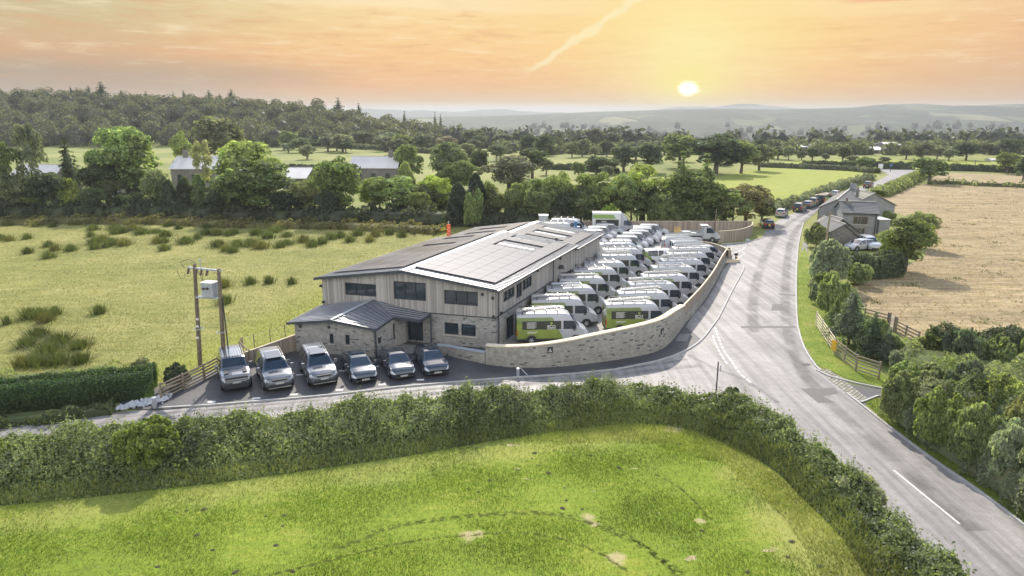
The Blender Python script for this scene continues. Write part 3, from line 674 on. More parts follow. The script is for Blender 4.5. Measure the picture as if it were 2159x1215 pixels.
# repaired patches and ironwork
sheet('road_patch', G([(1687, 820), (1760, 819), (1768, 830), (1735, 836), (1762, 850), (1725, 850)]), 0.017, 'patch')
sheet('road_patch', G([(1629, 641), (1651, 642), (1650, 656), (1626, 655)]), 0.017, 'patch')
sheet('road_patch', G([(1562, 688), (1677, 688), (1677, 692), (1562, 692)]), 0.017, 'patch')
sheet('road_patch', G([(1642, 619), (1678, 622), (1678, 625), (1641, 622)]), 0.017, 'patch')
sheet('road_patch', G([(1702, 740), (1711, 740), (1709, 748), (1700, 747)]), 0.017, 'patch')
sheet('access_cover', G([(1432, 706), (1456, 706), (1448, 722), (1424, 721)]), 0.085, 'slabs')
mb = MB(); mb.box((*gp(1701, 769), .02), (.55, .4, .02), .5); tag(mb.build('road_drain', 'iron'), 'dark iron drain cover beside the kerb at the bend by the grass verge', 'drain')

# ------------------------------------------------------------------ main building
P0 = Vector((-1.35, 52.95)); DA = Vector((-.965, .262)); DL = Vector((.388, .9217))
NF = Vector((-DA.y, DA.x)) * 1.0       # outward normal of the front wall (towards the camera)
if NF.y > 0: NF = -NF
NR = Vector((DL.y, -DL.x))             # outward normal of the yard-side wall
HQ = thing('stone_and_timber_office', 'long two storey office with stone base, timber cladding and solar panels on its low roof', 'building', (P0.x, P0.y, 0))
def W3(o2, z): return Vector((o2[0] - P0.x, o2[1] - P0.y, z))
def wall(mb, O, d, n, a0, a1, zb, ztop, ops, reveal=0.16):
    """wall in plane through O along d ; ztop(a) ; ops=(a0,a1,z0,z1)"""
    cuts = sorted({a0, a1} | {v for o_ in ops for v in o_[:2]} | ({7.7} if a0 < 7.7 < a1 else set()))
    P = lambda a, z, dd=0.0: W3((O.x + d.x * a - n.x * dd, O.y + d.y * a - n.y * dd), z)
    for c0, c1 in zip(cuts, cuts[1:]):
        zz = sorted([(o_[2], o_[3]) for o_ in ops if o_[0] <= c0 + 1e-6 and o_[1] >= c1 - 1e-6]); z = zb
        for q0, q1 in zz:
            if q0 > z: mb.poly([P(c0, z), P(c1, z), P(c1, q0), P(c0, q0)])
            z = q1
        t0, t1 = ztop(c0), ztop(c1)
        if max(t0, t1) > z + 1e-3: mb.poly([P(c0, z), P(c1, z), P(c1, t1), P(c0, t0)])
    for o_ in ops:
        x0, x1, y0, y1 = o_
        for A_, B_ in (((x0, y0), (x1, y0)), ((x1, y0), (x1, y1)), ((x1, y1), (x0, y1)), ((x0, y1), (x0, y0))):
            mb.poly([P(*A_), P(*B_), P(*B_, reveal), P(*A_, reveal)])
def window(parent, O, d, n, o_, mull=2, sill=True, mat='frame', rec=0.10, name='window', fw=0.09):
    x0, x1, y0, y1 = o_; P = lambda a, z, dd=0.0: W3((O.x + d.x * a - n.x * dd, O.y + d.y * a - n.y * dd), z)
    fr = MB()
    for A_, B_ in (((x0, y0 + fw / 2), (x1, y0 + fw / 2)), ((x0, y1 - fw / 2), (x1, y1 - fw / 2))): fr.bar(P(*A_, rec), P(*B_, rec), 0.09, fw)
    for a in [x0 + fw / 2, x1 - fw / 2] + [x0 + (x1 - x0) * k / (mull + 1) for k in range(1, mull + 1)]:
        fr.bar(P(a, y0 + fw, rec), P(a, y1 - fw, rec), fw * .8, .085, up=(n.x, n.y, 0))
    f = fr.build(name, mat, parent)
    pn = MB(); pn.poly([P(x0 + .02, y0 + .02, rec + .03), P(x1 - .02, y0 + .02, rec + .03), P(x1 - .02, y1 - .02, rec + .03), P(x0 + .02, y1 - .02, rec + .03)]); pn.build('pane', 'glass', f)
    if sill:
        s_ = MB(); s_.bar(P((x0 - .12), y0 - .06, -.03), P(x1 + .12, y0 - .06, -.03), .12, .12); s_.build('sill', 'sill', f)
ZC = 2.62   # cladding starts
gable = lambda a: 4.95 + (1.05 / 7.7) * (a if a < 7.7 else 15.3 - a)
def flat(z): return lambda a: z
front_up = [(10.3, 13.15, 3.65, 4.72), (5.87, 8.7, 3.6, 5.12), (1.42, 4.28, 3.5, 4.68)]
side_up = [(1.7, 4.07, 3.46, 4.34), (4.47, 5.74, 3.08, 4.36), (5.82, 8.1, 3.45, 4.39)]
side_dn = [(2.2, 3.76, 0.12, 2.0), (6.0, 7.1, 0.12, 1.9), (10.2, 11.8, 0.12, 2.0), (14.5, 15.3, 0.12, 2.1), (16.2, 19.45, 0.12, 2.6)]
clad = MB(); wall(clad, P0, DA, NF, 0, 15.3, ZC, gable, front_up)
PS = P0 + DL * 0
wall(clad, P0, DL, NR, 0, 13.5, ZC, flat(4.95), side_up); wall(clad, P0, DL, NR, 13.5, 20.3, .08, flat(4.95), side_dn[3:])
clad.build('cladding', 'cladding', HQ)
cl2_ = MB(); P20 = P0 + DL * 20.3
wall(cl2_, P0 + NR * .0 , DL, NR, 20.3, 30.2, .08, flat(4.66), [])
PL = P0 + DA * 15.3; wall(cl2_, PL, DL, -NR, 0, 30.2, ZC, flat(4.7), []); PB = P0 + DL * 30.2
wall(cl2_, PB, DA, -NF, 0, 15.3, .05, lambda a: gable(a) - .3, []); cl2_.build('rear_cladding', 'cladding', HQ)
EL = 2.52
st = MB(); P0s = P0 + NF * .05
front_dn = [(3.1, 4.3, 0.96, 1.94), (1.62, 2.86, 0.95, 1.93), (6.2, 7.6, 0.1, 2.2)]
wall(st, P0s, DA, NF, -0.05, 15.35, 0.0, flat(ZC), front_dn, .22)
wall(st, P0 + NR * .05, DL, NR, -0.05, 13.5, 0.0, flat(ZC), side_dn[:3], .22); wall(st, PL, DL, -NR, 0, 30.2, 0, flat(ZC), [])
st.build('stone_base', 'stone', HQ)
lg = MB()
lg.bar(W3(P0 + NF * .07 - DA * .05, ZC + .02), W3(P0 + NF * .07 + DA * 15.3, ZC + .02), .1, .06); lg.bar(W3(P0 + NR * .07 - DL * .05, ZC + .02), W3(P0 + NR * .07 + DL * 13.5, ZC + .02), .1, .06); lg.build('flashing', 'gutter', HQ)
for o_ in front_up: window(HQ, P0, DA, NF, o_, 2, False)
for o_ in side_up: window(HQ, P0, DL, NR, o_, 1 if o_[1] - o_[0] < 1.5 else 2, False)
for o_ in front_dn[:2]: window(HQ, P0s, DA, NF, o_, 0 if 0 else 1 * 0, True)
for o_ in side_dn[:3]: window(HQ, P0 + NR * .05, DL, NR, o_, 1, False)
def doorpart(O, d, n, o_, mat='dark_trim', leafs=2, rec=.12):
    x0, x1, y0, y1 = o_; P = lambda a, z, dd=0.0: W3((O.x + d.x * a - n.x * dd, O.y + d.y * a - n.y * dd), z)
    b = MB(); b.bar(P(x0, (y0 + y1) / 2, rec), P(x1, (y0 + y1) / 2, rec), .06, y1 - y0); dr = b.build('door', mat, HQ)
    f = MB()
    for k in range(leafs + 1): a = x0 + (x1 - x0) * k / leafs; f.bar(P(a, y0, rec - .05), P(a, y1, rec - .05), .07, .06, up=(n.x, n.y, 0))
    f.bar(P(x0, y1 - .04, rec - .05), P(x1, y1 - .04, rec - .05), .06, .08); f.build('door_frame', 'frame', dr)
    return P
doorpart(P0s, DA, NF, front_dn[2], 'glass', 2, .2)
doorpart(P0, DL, NR, side_dn[3], 'dark_trim', 1); doorpart(P0, DL, NR, side_dn[4], 'dark_trim', 3)
# roof : near and far sections
def roof_pt(a, l, z0, dz=0.0):
    q = P0 + DA * a + DL * l; z = z0 + (1.05 / 7.7) * (a if a < 7.7 else 15.4 - a); return W3(q, z + dz)
def roofslab(l0, l1, z0, a0=-.32, a1=15.72, th=.14):
    mb = MB()
    for s0, s1 in ((a0, 7.7), (7.7, a1)):
        P = [roof_pt(s0, l0, z0), roof_pt(s1, l0, z0), roof_pt(s1, l1, z0), roof_pt(s0, l1, z0)]; Q = [p - Vector((0, 0, th)) for p in P]
        mb.poly(P[::-1]); mb.poly(Q)
        for i in range(4): j = (i + 1) % 4; mb.poly([Q[i], Q[j], P[j], P[i]][::-1])
    rf = mb.build('roof', 'roof', HQ)
    sb = MB(); n = int((l1 - l0) / .42)
    for s0, s1 in ((a0 + .02, 7.55), (7.85, a1 - .02)):
        for k in range(n + 1):
            l = l0 + .05 + (l1 - l0 - .1) * k / n; sb.bar(roof_pt(s0, l, z0, .03), roof_pt(s1, l, z0, .03), .06, .06)
    sb.build('standing_seams', 'seam', rf)
    rb = MB()
    for a in (7.62, 7.78): pass
    rb.poly([roof_pt(7.35, l0 - .02, z0, .08), roof_pt(7.35, l1, z0, .08), roof_pt(7.7, l1, z0, .10), roof_pt(7.7, l0 - .02, z0, .10)][::-1]); rb.poly([roof_pt(7.7, l0 - .02, z0, .10), roof_pt(7.7, l1, z0, .10), roof_pt(8.05, l1, z0, .08), roof_pt(8.05, l0 - .02, z0, .08)][::-1])
    rb.build('ridge_cap', 'galv', rf)
    vg = MB()
    for s0, s1 in ((a0, 7.7), (7.7, a1)): vg.bar(roof_pt(s0, l0 - .05, z0, -.03), roof_pt(s1, l0 - .05, z0, -.03), .10, .24)
    vg.build('verge_trim', 'gutter', rf)
    gt = MB(); gt.bar(roof_pt(a0 - .07, l0 - .05, z0, -.08), roof_pt(a0 - .07, l1, z0, -.08), .14, .14); gt.build('gutter', 'gutter', rf)
    gt = MB(); gt.bar(roof_pt(a1 + .07, l0 - .05, z0, -.08), roof_pt(a1 + .07, l1, z0, -.08), .14, .14); gt.build('gutter', 'gutter', rf)
    return rf
roofslab(-.3, 20.6, 5.03); roofslab(20.3, 30.6, 4.70)
# solar panels on the right slope, with slots left for the rooflights
def pmesh(w, h):
    mb = MB(); dz = Vector((0, 0, .04)); du = DL * w; pa = roof_pt(h, 0, 0) - roof_pt(0, 0, 0)
    P = [Vector((0, 0, 0)), pa, pa + Vector((du.x, du.y, 0)), Vector((du.x, du.y, 0))]
    mb.poly([p + dz for p in P][::-1], [(w, 0), (w, h), (0, h), (0, 0)], 0)
    for i in range(4): j = (i + 1) % 4; mb.poly([P[i] - dz, P[j] - dz, P[j] + dz, P[i] + dz][::-1], None, 1)
    return mb.mesh('solar_panel', ['panel', 'panel_edge'])
def pmesh_left(w, h):
    mb = MB(); dz = Vector((0, 0, .04)); du = DL * w; pa = roof_pt(8 + h, 0, 0) - roof_pt(8, 0, 0)
    P = [Vector((0, 0, 0)), pa, pa + Vector((du.x, du.y, 0)), Vector((du.x, du.y, 0))]
    mb.poly([p + dz for p in P][::-1], [(w, 0), (w, h), (0, h), (0, 0)], 0)
    for i in range(4): j = (i + 1) % 4; mb.poly([P[i] - dz, P[j] - dz, P[j] + dz, P[i] + dz][::-1], None, 1)
    return mb.mesh('solar_panel', ['panel', 'panel_edge'])
slots = [(14.35, 15.75), (17.55, 18.95), (21.0, 22.4), (24.2, 25.3), (27.2, 28.4)]
pm = pmesh(1.50, 1.36)
def lay(l0, l1, z0, a0, rows, count=[0]):
    l = l0
    while l + 1.5 <= l1:
        for r_ in range(rows):
            a = a0 + r_ * 1.39
            if 1.9 < a + .7 < 6.6 and any(s0 < l + 1.0 and l + .5 < s1 for s0, s1 in slots): continue
            q = roof_pt(a, l, z0, .13); obj('solar_panel', pm, HQ, q)
        l += 1.53
lay(1.15, 19.6, 5.03, .45, 5); lay(20.8, 29.2, 4.70, .35, 5)
for k, (s0, s1) in enumerate(slots):
    z0 = 5.03 if k < 2 else 4.70; mb = MB(); lm = s0 + .42
    P = [roof_pt(2.3, lm - .2, z0, .06), roof_pt(5.9, lm - .2, z0, .06), roof_pt(5.9, lm + .25, z0, .06), roof_pt(2.3, lm + .25, z0, .06)]
    mb.poly(P[::-1]); mb.build('rooflight', 'skylight', HQ)
pml = pmesh_left(1.50, 6.6)
mb = MB(); la = 1.1; sl = [(13.2, 14.0), (17.4, 18.2), (22.6, 23.4), (26.2, 27.0)]
while la < 29:
    z0 = 5.03 if la < 19.4 else 4.70
    if not (19.2 < la < 20.7):
        for r_ in range(4):
            if 0 < r_ < 3 and any(a_ < la + .9 and la < b_ for a_, b_ in sl): continue
            a = 8.3 + r_ * 1.7; P = [roof_pt(a, la, z0, .17), roof_pt(a + 1.66, la, z0, .17), roof_pt(a + 1.66, la + 1.06, z0, .17), roof_pt(a, la + 1.06, z0, .17)]
            mb.poly(P[::-1], [(1.06, 0), (1.06, 1.66), (0, 1.66), (0, 0)][::-1])
    la += 1.09
o = mb.build('solar_array', 'panel_dull', HQ); o['kind'] = 'stuff'; o['label'] = 'dark glossy solar panels covering the left slope of the roof'
mb = MB()
for a in (2.9, 5.4):
    pass
q = roof_pt(2.1, 20.9, 4.7, .1); mb.tube([q, q + Vector((0, 0, .5))], .07); mb.box(q + Vector((0, 0, .5)), (.3, .3, .16)); mb.build('roof_vent', 'gutter', HQ)
# downpipes, cameras, lamps
def pipe(O, d, n, a, z0, z1, r=.055):
    mb = MB(); q = O + d * a + n * .12; mb.tube([W3(O + d * a + n * .38, z1), W3(q, z1 - .28), W3(q, z0)], r, 8); mb.build('downpipe', 'gutter', HQ)
pipe(P0 + NR * .05, DL, NR, .35, 0.0, 4.9); pipe(P0, DL, NR, 13.6, 0.0, 4.9)
def lampbox(O, d, n, a, z, s=.22):
    mb = MB(); q = O + d * a + n * .14; mb.box(W3(q, z), (s, s, s * 1.2), math.atan2(d.y, d.x)); mb.bar(W3(O + d * a, z), W3(q, z), .05, .05); mb.build('security_camera', 'dark_trim', HQ)
for a, z in ((.15, 4.3), (1.0, 4.55), (.1, 2.75), (15.35, 4.3), (15.2, 2.9)): lampbox(P0, DA, NF, a, z, .17)
for a, z in ((9.2, 4.6), (15.6, 4.5), (21, 4.55), (1.0, 2.8), (29.9, 4.2)): lampbox(P0, DL, NR, a, z, .15)
mb = MB(); q = P0 + DL * 15.3 + NR * .3; mb.tube([W3(P0 + DL * 15.3, 3.6), W3(q + NR * .2, 3.9), W3(q + NR * .3, 3.5)], .05); mb.box(W3(q, 3.7), (.35, .3, .35)); mb.build('wall_lantern', 'dark_trim', HQ)
# entrance annexe
X0 = Vector((-17.2, 52.3)); X1 = Vector((-10.7, 50.85)); X2 = Vector((-8.75, 54.6)); X3 = Vector((-15.9, 56.9))
dF = (X1 - X0).normalized(); nF = Vector((dF.y, -dF.x)); dR = (X2 - X1).normalized(); nR = Vector((dR.y, -dR.x)); dLf = (X3 - X0).normalized()
ex = MB(); LF = (X1 - X0).length
gF = lambda a: 2.42 + .45 * (a / 3.4 if a < 3.4 else (LF - a) / (LF - 3.4))
cutops = [(2.95, 3.3, .95, 1.75), (4.3, 4.65, .95, 1.75)]
# front wall with ridge break
def exwall(ops):
    P = lambda a, z, dd=0.0: W3((X0.x + dF.x * a - nF.x * dd, X0.y + dF.y * a - nF.y * dd), z)
    cuts = sorted({0, 3.4, LF} | {v for o_ in ops for v in o_[:2]})
    for c0, c1 in zip(cuts, cuts[1:]):
        z = 0
        for o_ in ops:
            if o_[0] <= c0 + 1e-6 and o_[1] >= c1 - 1e-6: ex.poly([P(c0, z), P(c1, z), P(c1, o_[2]), P(c0, o_[2])]); z = o_[3]
        ex.poly([P(c0, z), P(c1, z), P(c1, gF(c1)), P(c0, gF(c0))])
    for o_ in ops:
        x0, x1, y0, y1 = o_
        for A_, B_ in (((x0, y0), (x1, y0)), ((x1, y0), (x1, y1)), ((x1, y1), (x0, y1)), ((x0, y1), (x0, y0))): ex.poly([P(*A_), P(*B_), P(*B_, .2), P(*A_, .2)])
exwall(cutops)
LR_ = (X2 - X1).length; sops = [(.55, .95, 1.0, 1.5), (2.5, 2.75, .7, 2.1)]
wall(ex, X1, dR, nR, 0, LR_, 0, flat(2.42), sops, .2); ex.poly([W3(X3, 0), W3(X0, 0), W3(X0, 2.45), W3(X3, 2.45)])
ex.build('annexe_wall', 'stone', HQ)
for o_ in cutops: window(HQ, X0, dF, nF, o_, 0, True, fw=.05)
for o_ in sops: window(HQ, X1, dR, nR, o_, 0, False, fw=.05)
# annexe roof: gable over front plus lean back to the wall, and canopy to the right
xr = MB(); rp = lambda p, z: W3(p, z)
eL, rF, eR = X0 - dF * .45 + nF * .35, X0 + dF * 3.4 + nF * .4, X1 + dF * .4 + nF * .4
eLb = X3 - dF * .35; rB = Vector((-11.5, 55.95)); canF = Vector((-9.75, 53.4)); kR = Vector((-9.3, 52.2))
canR = Vector((-6.55, 54.5)); canRb = Vector((-6.3, 55.2)); cf = Vector((-7.3, 52.65))
zr_f, zr_b, ze = 2.98, 3.42, 2.50
def slab(P, th=.13):
    Q = [p - Vector((0, 0, th)) for p in P]; xr.poly(P); xr.poly(Q[::-1])
    for i in range(len(P)): j = (i + 1) % len(P); xr.poly([Q[i], Q[j], P[j], P[i]])
slab([rp(eL, ze), rp(rF, zr_f), rp(rB, zr_b), rp(eLb, 2.62)])
slab([rp(rF, zr_f), rp(eR, ze), rp(canF + Vector((.25, -.2)), 2.62), rp(rB, zr_b)])
slab([rp(canF + Vector((.25, -.2)), 2.62), rp(cf, 2.5), rp(canRb, 2.62), rp(rB, zr_b)])
rfx = xr.build('annexe_roof', 'roof', HQ)
sb = MB()
def lerp(a, b, t_): return a + (b - a) * t_
def seams(a0, a1, b0, b1, n):
    for k in range(1, n): t_ = k / n; sb.bar(lerp(a0, a1, t_) + Vector((0, 0, .03)), lerp(b0, b1, t_) + Vector((0, 0, .03)), .05, .05)
seams(rp(eL, ze), rp(eLb, 2.62), rp(rF, zr_f), rp(rB, zr_b), 14); seams(rp(eR, ze), rp(canF + Vector((.25, -.2)), 2.62), rp(rF, zr_f), rp(rB, zr_b), 9); seams(rp(cf, 2.5), rp(canRb, 2.62), rp(canF + Vector((.25, -.2)), 2.62), rp(rB, zr_b), 7)
sb.build('standing_seams', 'seam', rfx)
tr = MB(); tr.bar(rp(rF, zr_f + .05), rp(lerp(rF, rB, .98), lerp(zr_f, zr_b, .98) + .05), .26, .05); tr.build('ridge_cap', 'galv', rfx)
tr = MB()
for a, za, b, zb in ((eL, ze, rF, zr_f), (rF, zr_f, eR, ze)): tr.bar(rp(a, za - .04) + Vector((nF.x, nF.y, 0)) * .03, rp(b, zb - .04) + Vector((nF.x, nF.y, 0)) * .03, .1, .2)
tr.bar(rp(cf, 2.44), rp(canRb, 2.56), .1, .2); tr.bar(rp(eR, ze - .06), rp(canF + Vector((.25, -.2)), 2.56), .12, .14); tr.bar(rp(canF + Vector((.25, -.2)), 2.56), rp(cf, 2.44), .1, .2); tr.bar(rp(eL, ze - .06), rp(eLb, 2.56), .12, .14); tr.build('fascia', 'gutter', rfx)
mb = MB(); q = X1 + nR * .12 + dR * .12; mb.tube([rp(eR, 2.42), rp(q, 2.2), rp(q, 0)], .06); mb.build('downpipe', 'gutter', HQ)
mb = MB(); mb.box(W3((-6.62, 54.02), 1.25), (.13, .13, 2.5), .2); mb.build('canopy_post', 'gutter', HQ)
mb = MB(); mb.box(W3((-8.9, 52.85), .07), (2.6, 2.0, .12), -.26); mb.build('entrance_step', 'slabs', HQ)
mb = MB()
for a, z in ((.55, 2.2), (3.0, 2.3)): q = X0 + dF * a + nF * .08; mb.box(W3(q, z), (.14, .16, .2), -.22)
mb.build('wall_light', 'dark_trim', HQ)
# ------------------------------------------------------------------ vehicles
def text_mesh(body, size, mat, depth=0.004, bold=0.0):
    cu = bpy.data.curves.new('lettering', 'FONT'); cu.body = body; cu.size = size; cu.align_x = 'CENTER'; cu.align_y = 'CENTER'; cu.extrude = depth; cu.offset = bold
    to = bpy.data.objects.new('tmp', cu); C.objects.link(to)
    dg = bpy.context.evaluated_depsgraph_get(); me = bpy.data.meshes.new_from_object(to.evaluated_get(dg)); me.materials.clear(); me.materials.append(M[mat])
    bpy.data.objects.remove(to); me.name = 'lettering'; return me
def side_text(me, parent, x, y, z, side):     # side -1 : seen from -y
    o = obj('lettering', me, parent, (x, y, z)); o.rotation_euler = (R(90), 0, 0) if side < 0 else (R(90), 0, R(180)); return o
def interp(tab, x): return float(np.interp(x, [p[0] for p in tab], [p[1] for p in tab]))
def loft(name, xs, sec, cls, mats, parent, smooth=38, M_=10):
    """xs stations; sec(x)->half profile [(y,z)..]; cls(c,n,where)->part key ; returns dict"""
    P = [sec(x) for x in xs]; K = len(P[0]); faces = {}
    def put(key, pts): faces.setdefault(key, MB()).poly(pts)
    def face(pts, where):
        a, b, c_ = Vector(pts[0]), Vector(pts[1]), Vector(pts[2]); n = (b - a).cross(c_ - a)
        if n.length < 1e-9: n = (Vector(pts[2]) - Vector(pts[1])).cross(Vector(pts[3]) - Vector(pts[1]))
        n = n.normalized() if n.length > 1e-9 else Vector((0, 0, 1))
        c = sum((Vector(p) for p in pts), Vector()) / len(pts); put(cls(c, n, where), pts)
    for i in range(len(xs) - 1):
        for j in range(K - 1):
            (y0, z0), (y1, z1), (y2, z2), (y3, z3) = P[i][j], P[i][j + 1], P[i + 1][j + 1], P[i + 1][j]
            face([(xs[i], y0, z0), (xs[i + 1], y3, z3), (xs[i + 1], y2, z2), (xs[i], y1, z1)], j)
            face([(xs[i], -y1, z1), (xs[i + 1], -y2, z2), (xs[i + 1], -y3, z3), (xs[i], -y0, z0)], j)
    for e_, x in ((0, xs[0]), (-1, xs[-1])):
        Q = P[e_]
        for j in range(K - 1):
            for k in range(M_):
                f0, f1 = -1 + 2 * k / M_, -1 + 2 * (k + 1) / M_
                pts = [(x, Q[j][0] * f0, Q[j][1]), (x, Q[j][0] * f1, Q[j][1]), (x, Q[j + 1][0] * f1, Q[j + 1][1]), (x, Q[j + 1][0] * f0, Q[j + 1][1])]
                if e_ == 0: pts = pts[::-1]
                face(pts, 'front' if e_ else 'rear')
    out = {}
    for key, mb in faces.items():
        nm = key.split(':')[0]
        out[key] = mb.build(nm, mats.get(nm, mats['body']), parent, smooth)
    return out
def wheel_meshes(r, w, rimmat, spokes=5):
    t_ = MB(); n = 26; prof = [(r * .60, -w * .5), (r * .90, -w * .5), (r, -w * .36), (r, w * .36), (r * .90, w * .5), (r * .60, w * .5)]
    pt = lambda k, q: (q[0] * math.cos(k * 2 * math.pi / n), q[1], q[0] * math.sin(k * 2 * math.pi / n))
    for k in range(n):
        for a, b in zip(prof, prof[1:]): t_.poly([pt(k, a), pt(k, b), pt(k + 1, b), pt(k + 1, a)])
    tm = t_.mesh('wheel', 'tyre', 40)
    rm = MB(); rm.disc((0, 0, 0), r * .61, n=26, t=w * .55); 
    for s in (-1, 1):
        for k in range(spokes):
            a = k * 2 * math.pi / spokes; rm.bar((math.cos(a) * .04, s * w * .36, math.sin(a) * .04), (math.cos(a) * r * .57, s * w * .40, math.sin(a) * r * .57), r * .24, .05, up=(0, 1, 0))
        rm.disc((0, s * w * .40, 0), r * .17, n=14, t=.06)
    dm = rm.mesh('rim', [rimmat])
    return tm, dm
def add_wheels(parent, pos, r, y, w=.23, rimmat='rim', arch=True, spokes=5, zb=.25, archmat='dark_trim'):
    tm, dm = wheel_meshes(r, w, rimmat, spokes)
    am = MB(); n = 28; Ra = r + .085; pts = [(Ra * math.cos(k * math.pi * 2 / n), Ra * math.sin(k * math.pi * 2 / n)) for k in range(n)]
    pts = [(a, max(b, zb - r)) for a, b in pts]
    am.poly([(a, -.012, b) for a, b in pts]); am.poly([(a, .012, b) for a, b in pts][::-1])
    for k in range(n): j = (k + 1) % n; am.poly([(pts[k][0], -.012, pts[k][1]), (pts[k][0], .012, pts[k][1]), (pts[j][0], .012, pts[j][1]), (pts[j][0], -.012, pts[j][1])])
    ame = am.mesh('wheel_arch', archmat)
    for x in pos:
        for s in (-1, 1):
            wo = obj('wheel', tm, parent, (x, s * (y - w * .38), r)); obj('rim', dm, wo)
            if arch: obj('wheel_arch', ame, parent, (x, s * (y + .004), r))
def mirrors(parent, x, y, z, mat='dark_trim', s_=1.0):
    mb = MB(); mb.box((0, 0, 0), (.12, .2 * s_, .26 * s_)); mb.bar((0, -.1, -.1), (.04, -.22, -.14), .06, .06); me = mb.mesh('wing_mirror', mat)
    for s in (-1, 1):
        o = obj('wing_mirror', me, parent, (x, s * (y + .16), z)); o.scale = (1, s, 1)
ECO = text_mesh('ECO', .34, 'text_l', bold=.006)
def emblem_mesh():
    mb = MB(); P = [(0, -.17), (.05, -.06), (.12, .02), (.12, .10), (.06, .17), (0, .21), (-.06, .17), (-.12, .10), (-.12, .02), (-.05, -.06)]; I = [(x * .5, .08 + (z - .08) * .5) for x, z in P]
    for i in range(len(P)):
        j = (i + 1) % len(P); mb.poly([(P[i][0], 0, P[i][1]), (P[j][0], 0, P[j][1]), (I[j][0], 0, I[j][1]), (I[i][0], 0, I[i][1])])
    return mb
def flip(mb): mb.f = [f[::-1] for f in mb.f]; return mb
EMB = emblem_mesh().mesh('emblem', 'text_g')
def vantype(label, kind='livery', roofz=2.60, rack=True, L=6.0, text=True, rearwin='film', band=True):
    V = thing('panel_van', label, 'van'); k = L / 6.0; hz_ = roofz / 2.6
    top = [(-3, 2.46), (-2.93, 2.55), (-1, 2.60), (.6, 2.60), (1.05, 2.56), (1.4, 2.42), (1.75, 2.08), (2.22, 1.47), (2.36, 1.37), (2.8, 1.14), (2.94, 1.0), (3.0, .84)]
    topf = lambda x: interp(top, x) if interp(top, x) < 1.5 else 1.5 + (interp(top, x) - 1.5) * (roofz - 1.5) / 1.1
    wm = lambda x: interp([(-3, .96), (-2.9, 1.0), (2.2, 1.0), (2.6, .975), (2.85, .91), (2.95, .84), (3.0, .78)], x)
    pr = lambda z: interp([(.25, .96), (.5, 1.0), (1.2, 1.0), (1.9, .955), (2.3, .885), (2.6, .82)], z * 1.0)
    lv = [2.28, 1.98, 1.28, 1.05, .78, .5, .3]
    def sec(x):
        zt = topf(x / k) ; p = [(0, zt + .0), (pr(zt) * wm(x / k) * .55, zt - .01), (pr(zt) * wm(x / k) * .93, zt - .04), (pr(zt - .12) * wm(x / k), zt - .12)]
        last = zt - .12
        for i, z in enumerate(lv):
            z = min(z, last - .012); p.append((pr(z) * wm(x / k), z)); last = z
        p.append((0, .28)); return p
    xs = sorted({-3, -2.95, -2.86, -2.55, -2.4, .68, .86} | {round(-2.3 + .3 * i, 2) for i in range(10)} | {round(.95 + .1 * i, 2) for i in range(20)} | {2.93, 2.97, 3.0}); xs = [x * k for x in xs]
    def cls(c, n, w_):
        x = c.x / k; sd_ = 'l' if c.y > 0 else 'r'
        if c.z < .5: return 'bumper'
        if w_ == 'rear':
            if 1.28 < c.z < 1.98 and .12 < abs(c.y) < .78: return 'rear_window:' + sd_
            if abs(c.y) > .8 and .78 < c.z < 1.3: return 'tail_light:' + sd_
            return 'body'
        if w_ == 'front': return 'grille' if .5 < c.z < .8 and abs(c.y) < .5 else 'body'
        if isinstance(w_, int) and w_ <= 1 and 1.42 < x < 2.2: return 'windscreen'
        if isinstance(w_, int) and w_ == 2 and 1.5 < x < 2.15: return 'windscreen'
        if isinstance(w_, int) and w_ >= 4 and 1.28 < c.z < 1.98:
            if .86 < x < 2.06 - (c.z - 1.28) * .55 and abs(n.y) > .5: return 'cab_window:' + sd_
            if band and -2.55 < x < .68: return 'side_window:' + sd_
        if x > 2.66 and .78 < c.z < 1.06 and abs(c.y) > .6: return 'headlight:' + sd_
        if x < -2.95 and .78 < c.z < 1.28: return 'tail_light:' + sd_
        return 'body'
    parts = loft('van', xs, sec, cls, {'body': kind, 'bumper': 'dark_trim', 'windscreen': 'cglass', 'cab_window': 'cglass', 'side_window': 'film', 'rear_window': 'glass', 'grille': 'dark_trim', 'headlight': 'lamp', 'tail_light': 'red'}, V)
    add_wheels(V, (-1.78 * k, 1.92 * k), .36, 1.0, spokes=6, rimmat='steel_rim'); mirrors(V, 1.75 * k, .98, 1.38, s_=1.3)
    mb = MB(); mb.box((-3 * k - .01, 0, .62), (.02, .52, .12)); mb.build('number_plate', 'plate_y', V)
    for s in (-1, 1):
        dmb = MB(); dmb.bar((.62 * k, s * 1.0, 1.12), (.80 * k, s * 1.0, 1.12), .04, .04); dmb.build('door_handle', 'dark_trim', V)
    if text:
        for s in (-1, 1):
            yv = s * (.985); bnd = parts.get('side_window:' + ('l' if s > 0 else 'r')) or V
            side_text(ECO, bnd, -.13, yv + s * .012, 1.50, s)
            e_ = obj('emblem', EMB, bnd, (-.13, s * .975, 1.76)); e_.scale = (.75, s, .62); e_.rotation_euler[0] = s * R(3)
            m_ = MB()
            m_.bar((-.5, yv + s * .02, 1.325), (.24, yv + s * .02, 1.325), .006, .035)
            for q in range(6): z = 1.86 - q * .088; m_.bar((-2.15, s * (1.006 - (z - 1.2) * .07), z), (-1.35 - .12 * (q % 2), s * (1.006 - (z - 1.2) * .07), z), .006, .032)
            m_.build('strapline', 'text_l', bnd)
            m_ = MB(); m_.bar((-2.1, s * 1.004, 1.08), (-1.3, s * 1.004, 1.08), .006, .045); m_.build('strapline', 'text_l', V); m_ = MB(); m_.bar((-2.1, s * 1.004, .97), (-1.4, s * 1.004, .97), .006, .03); m_.build('strapline', 'text_l', V)
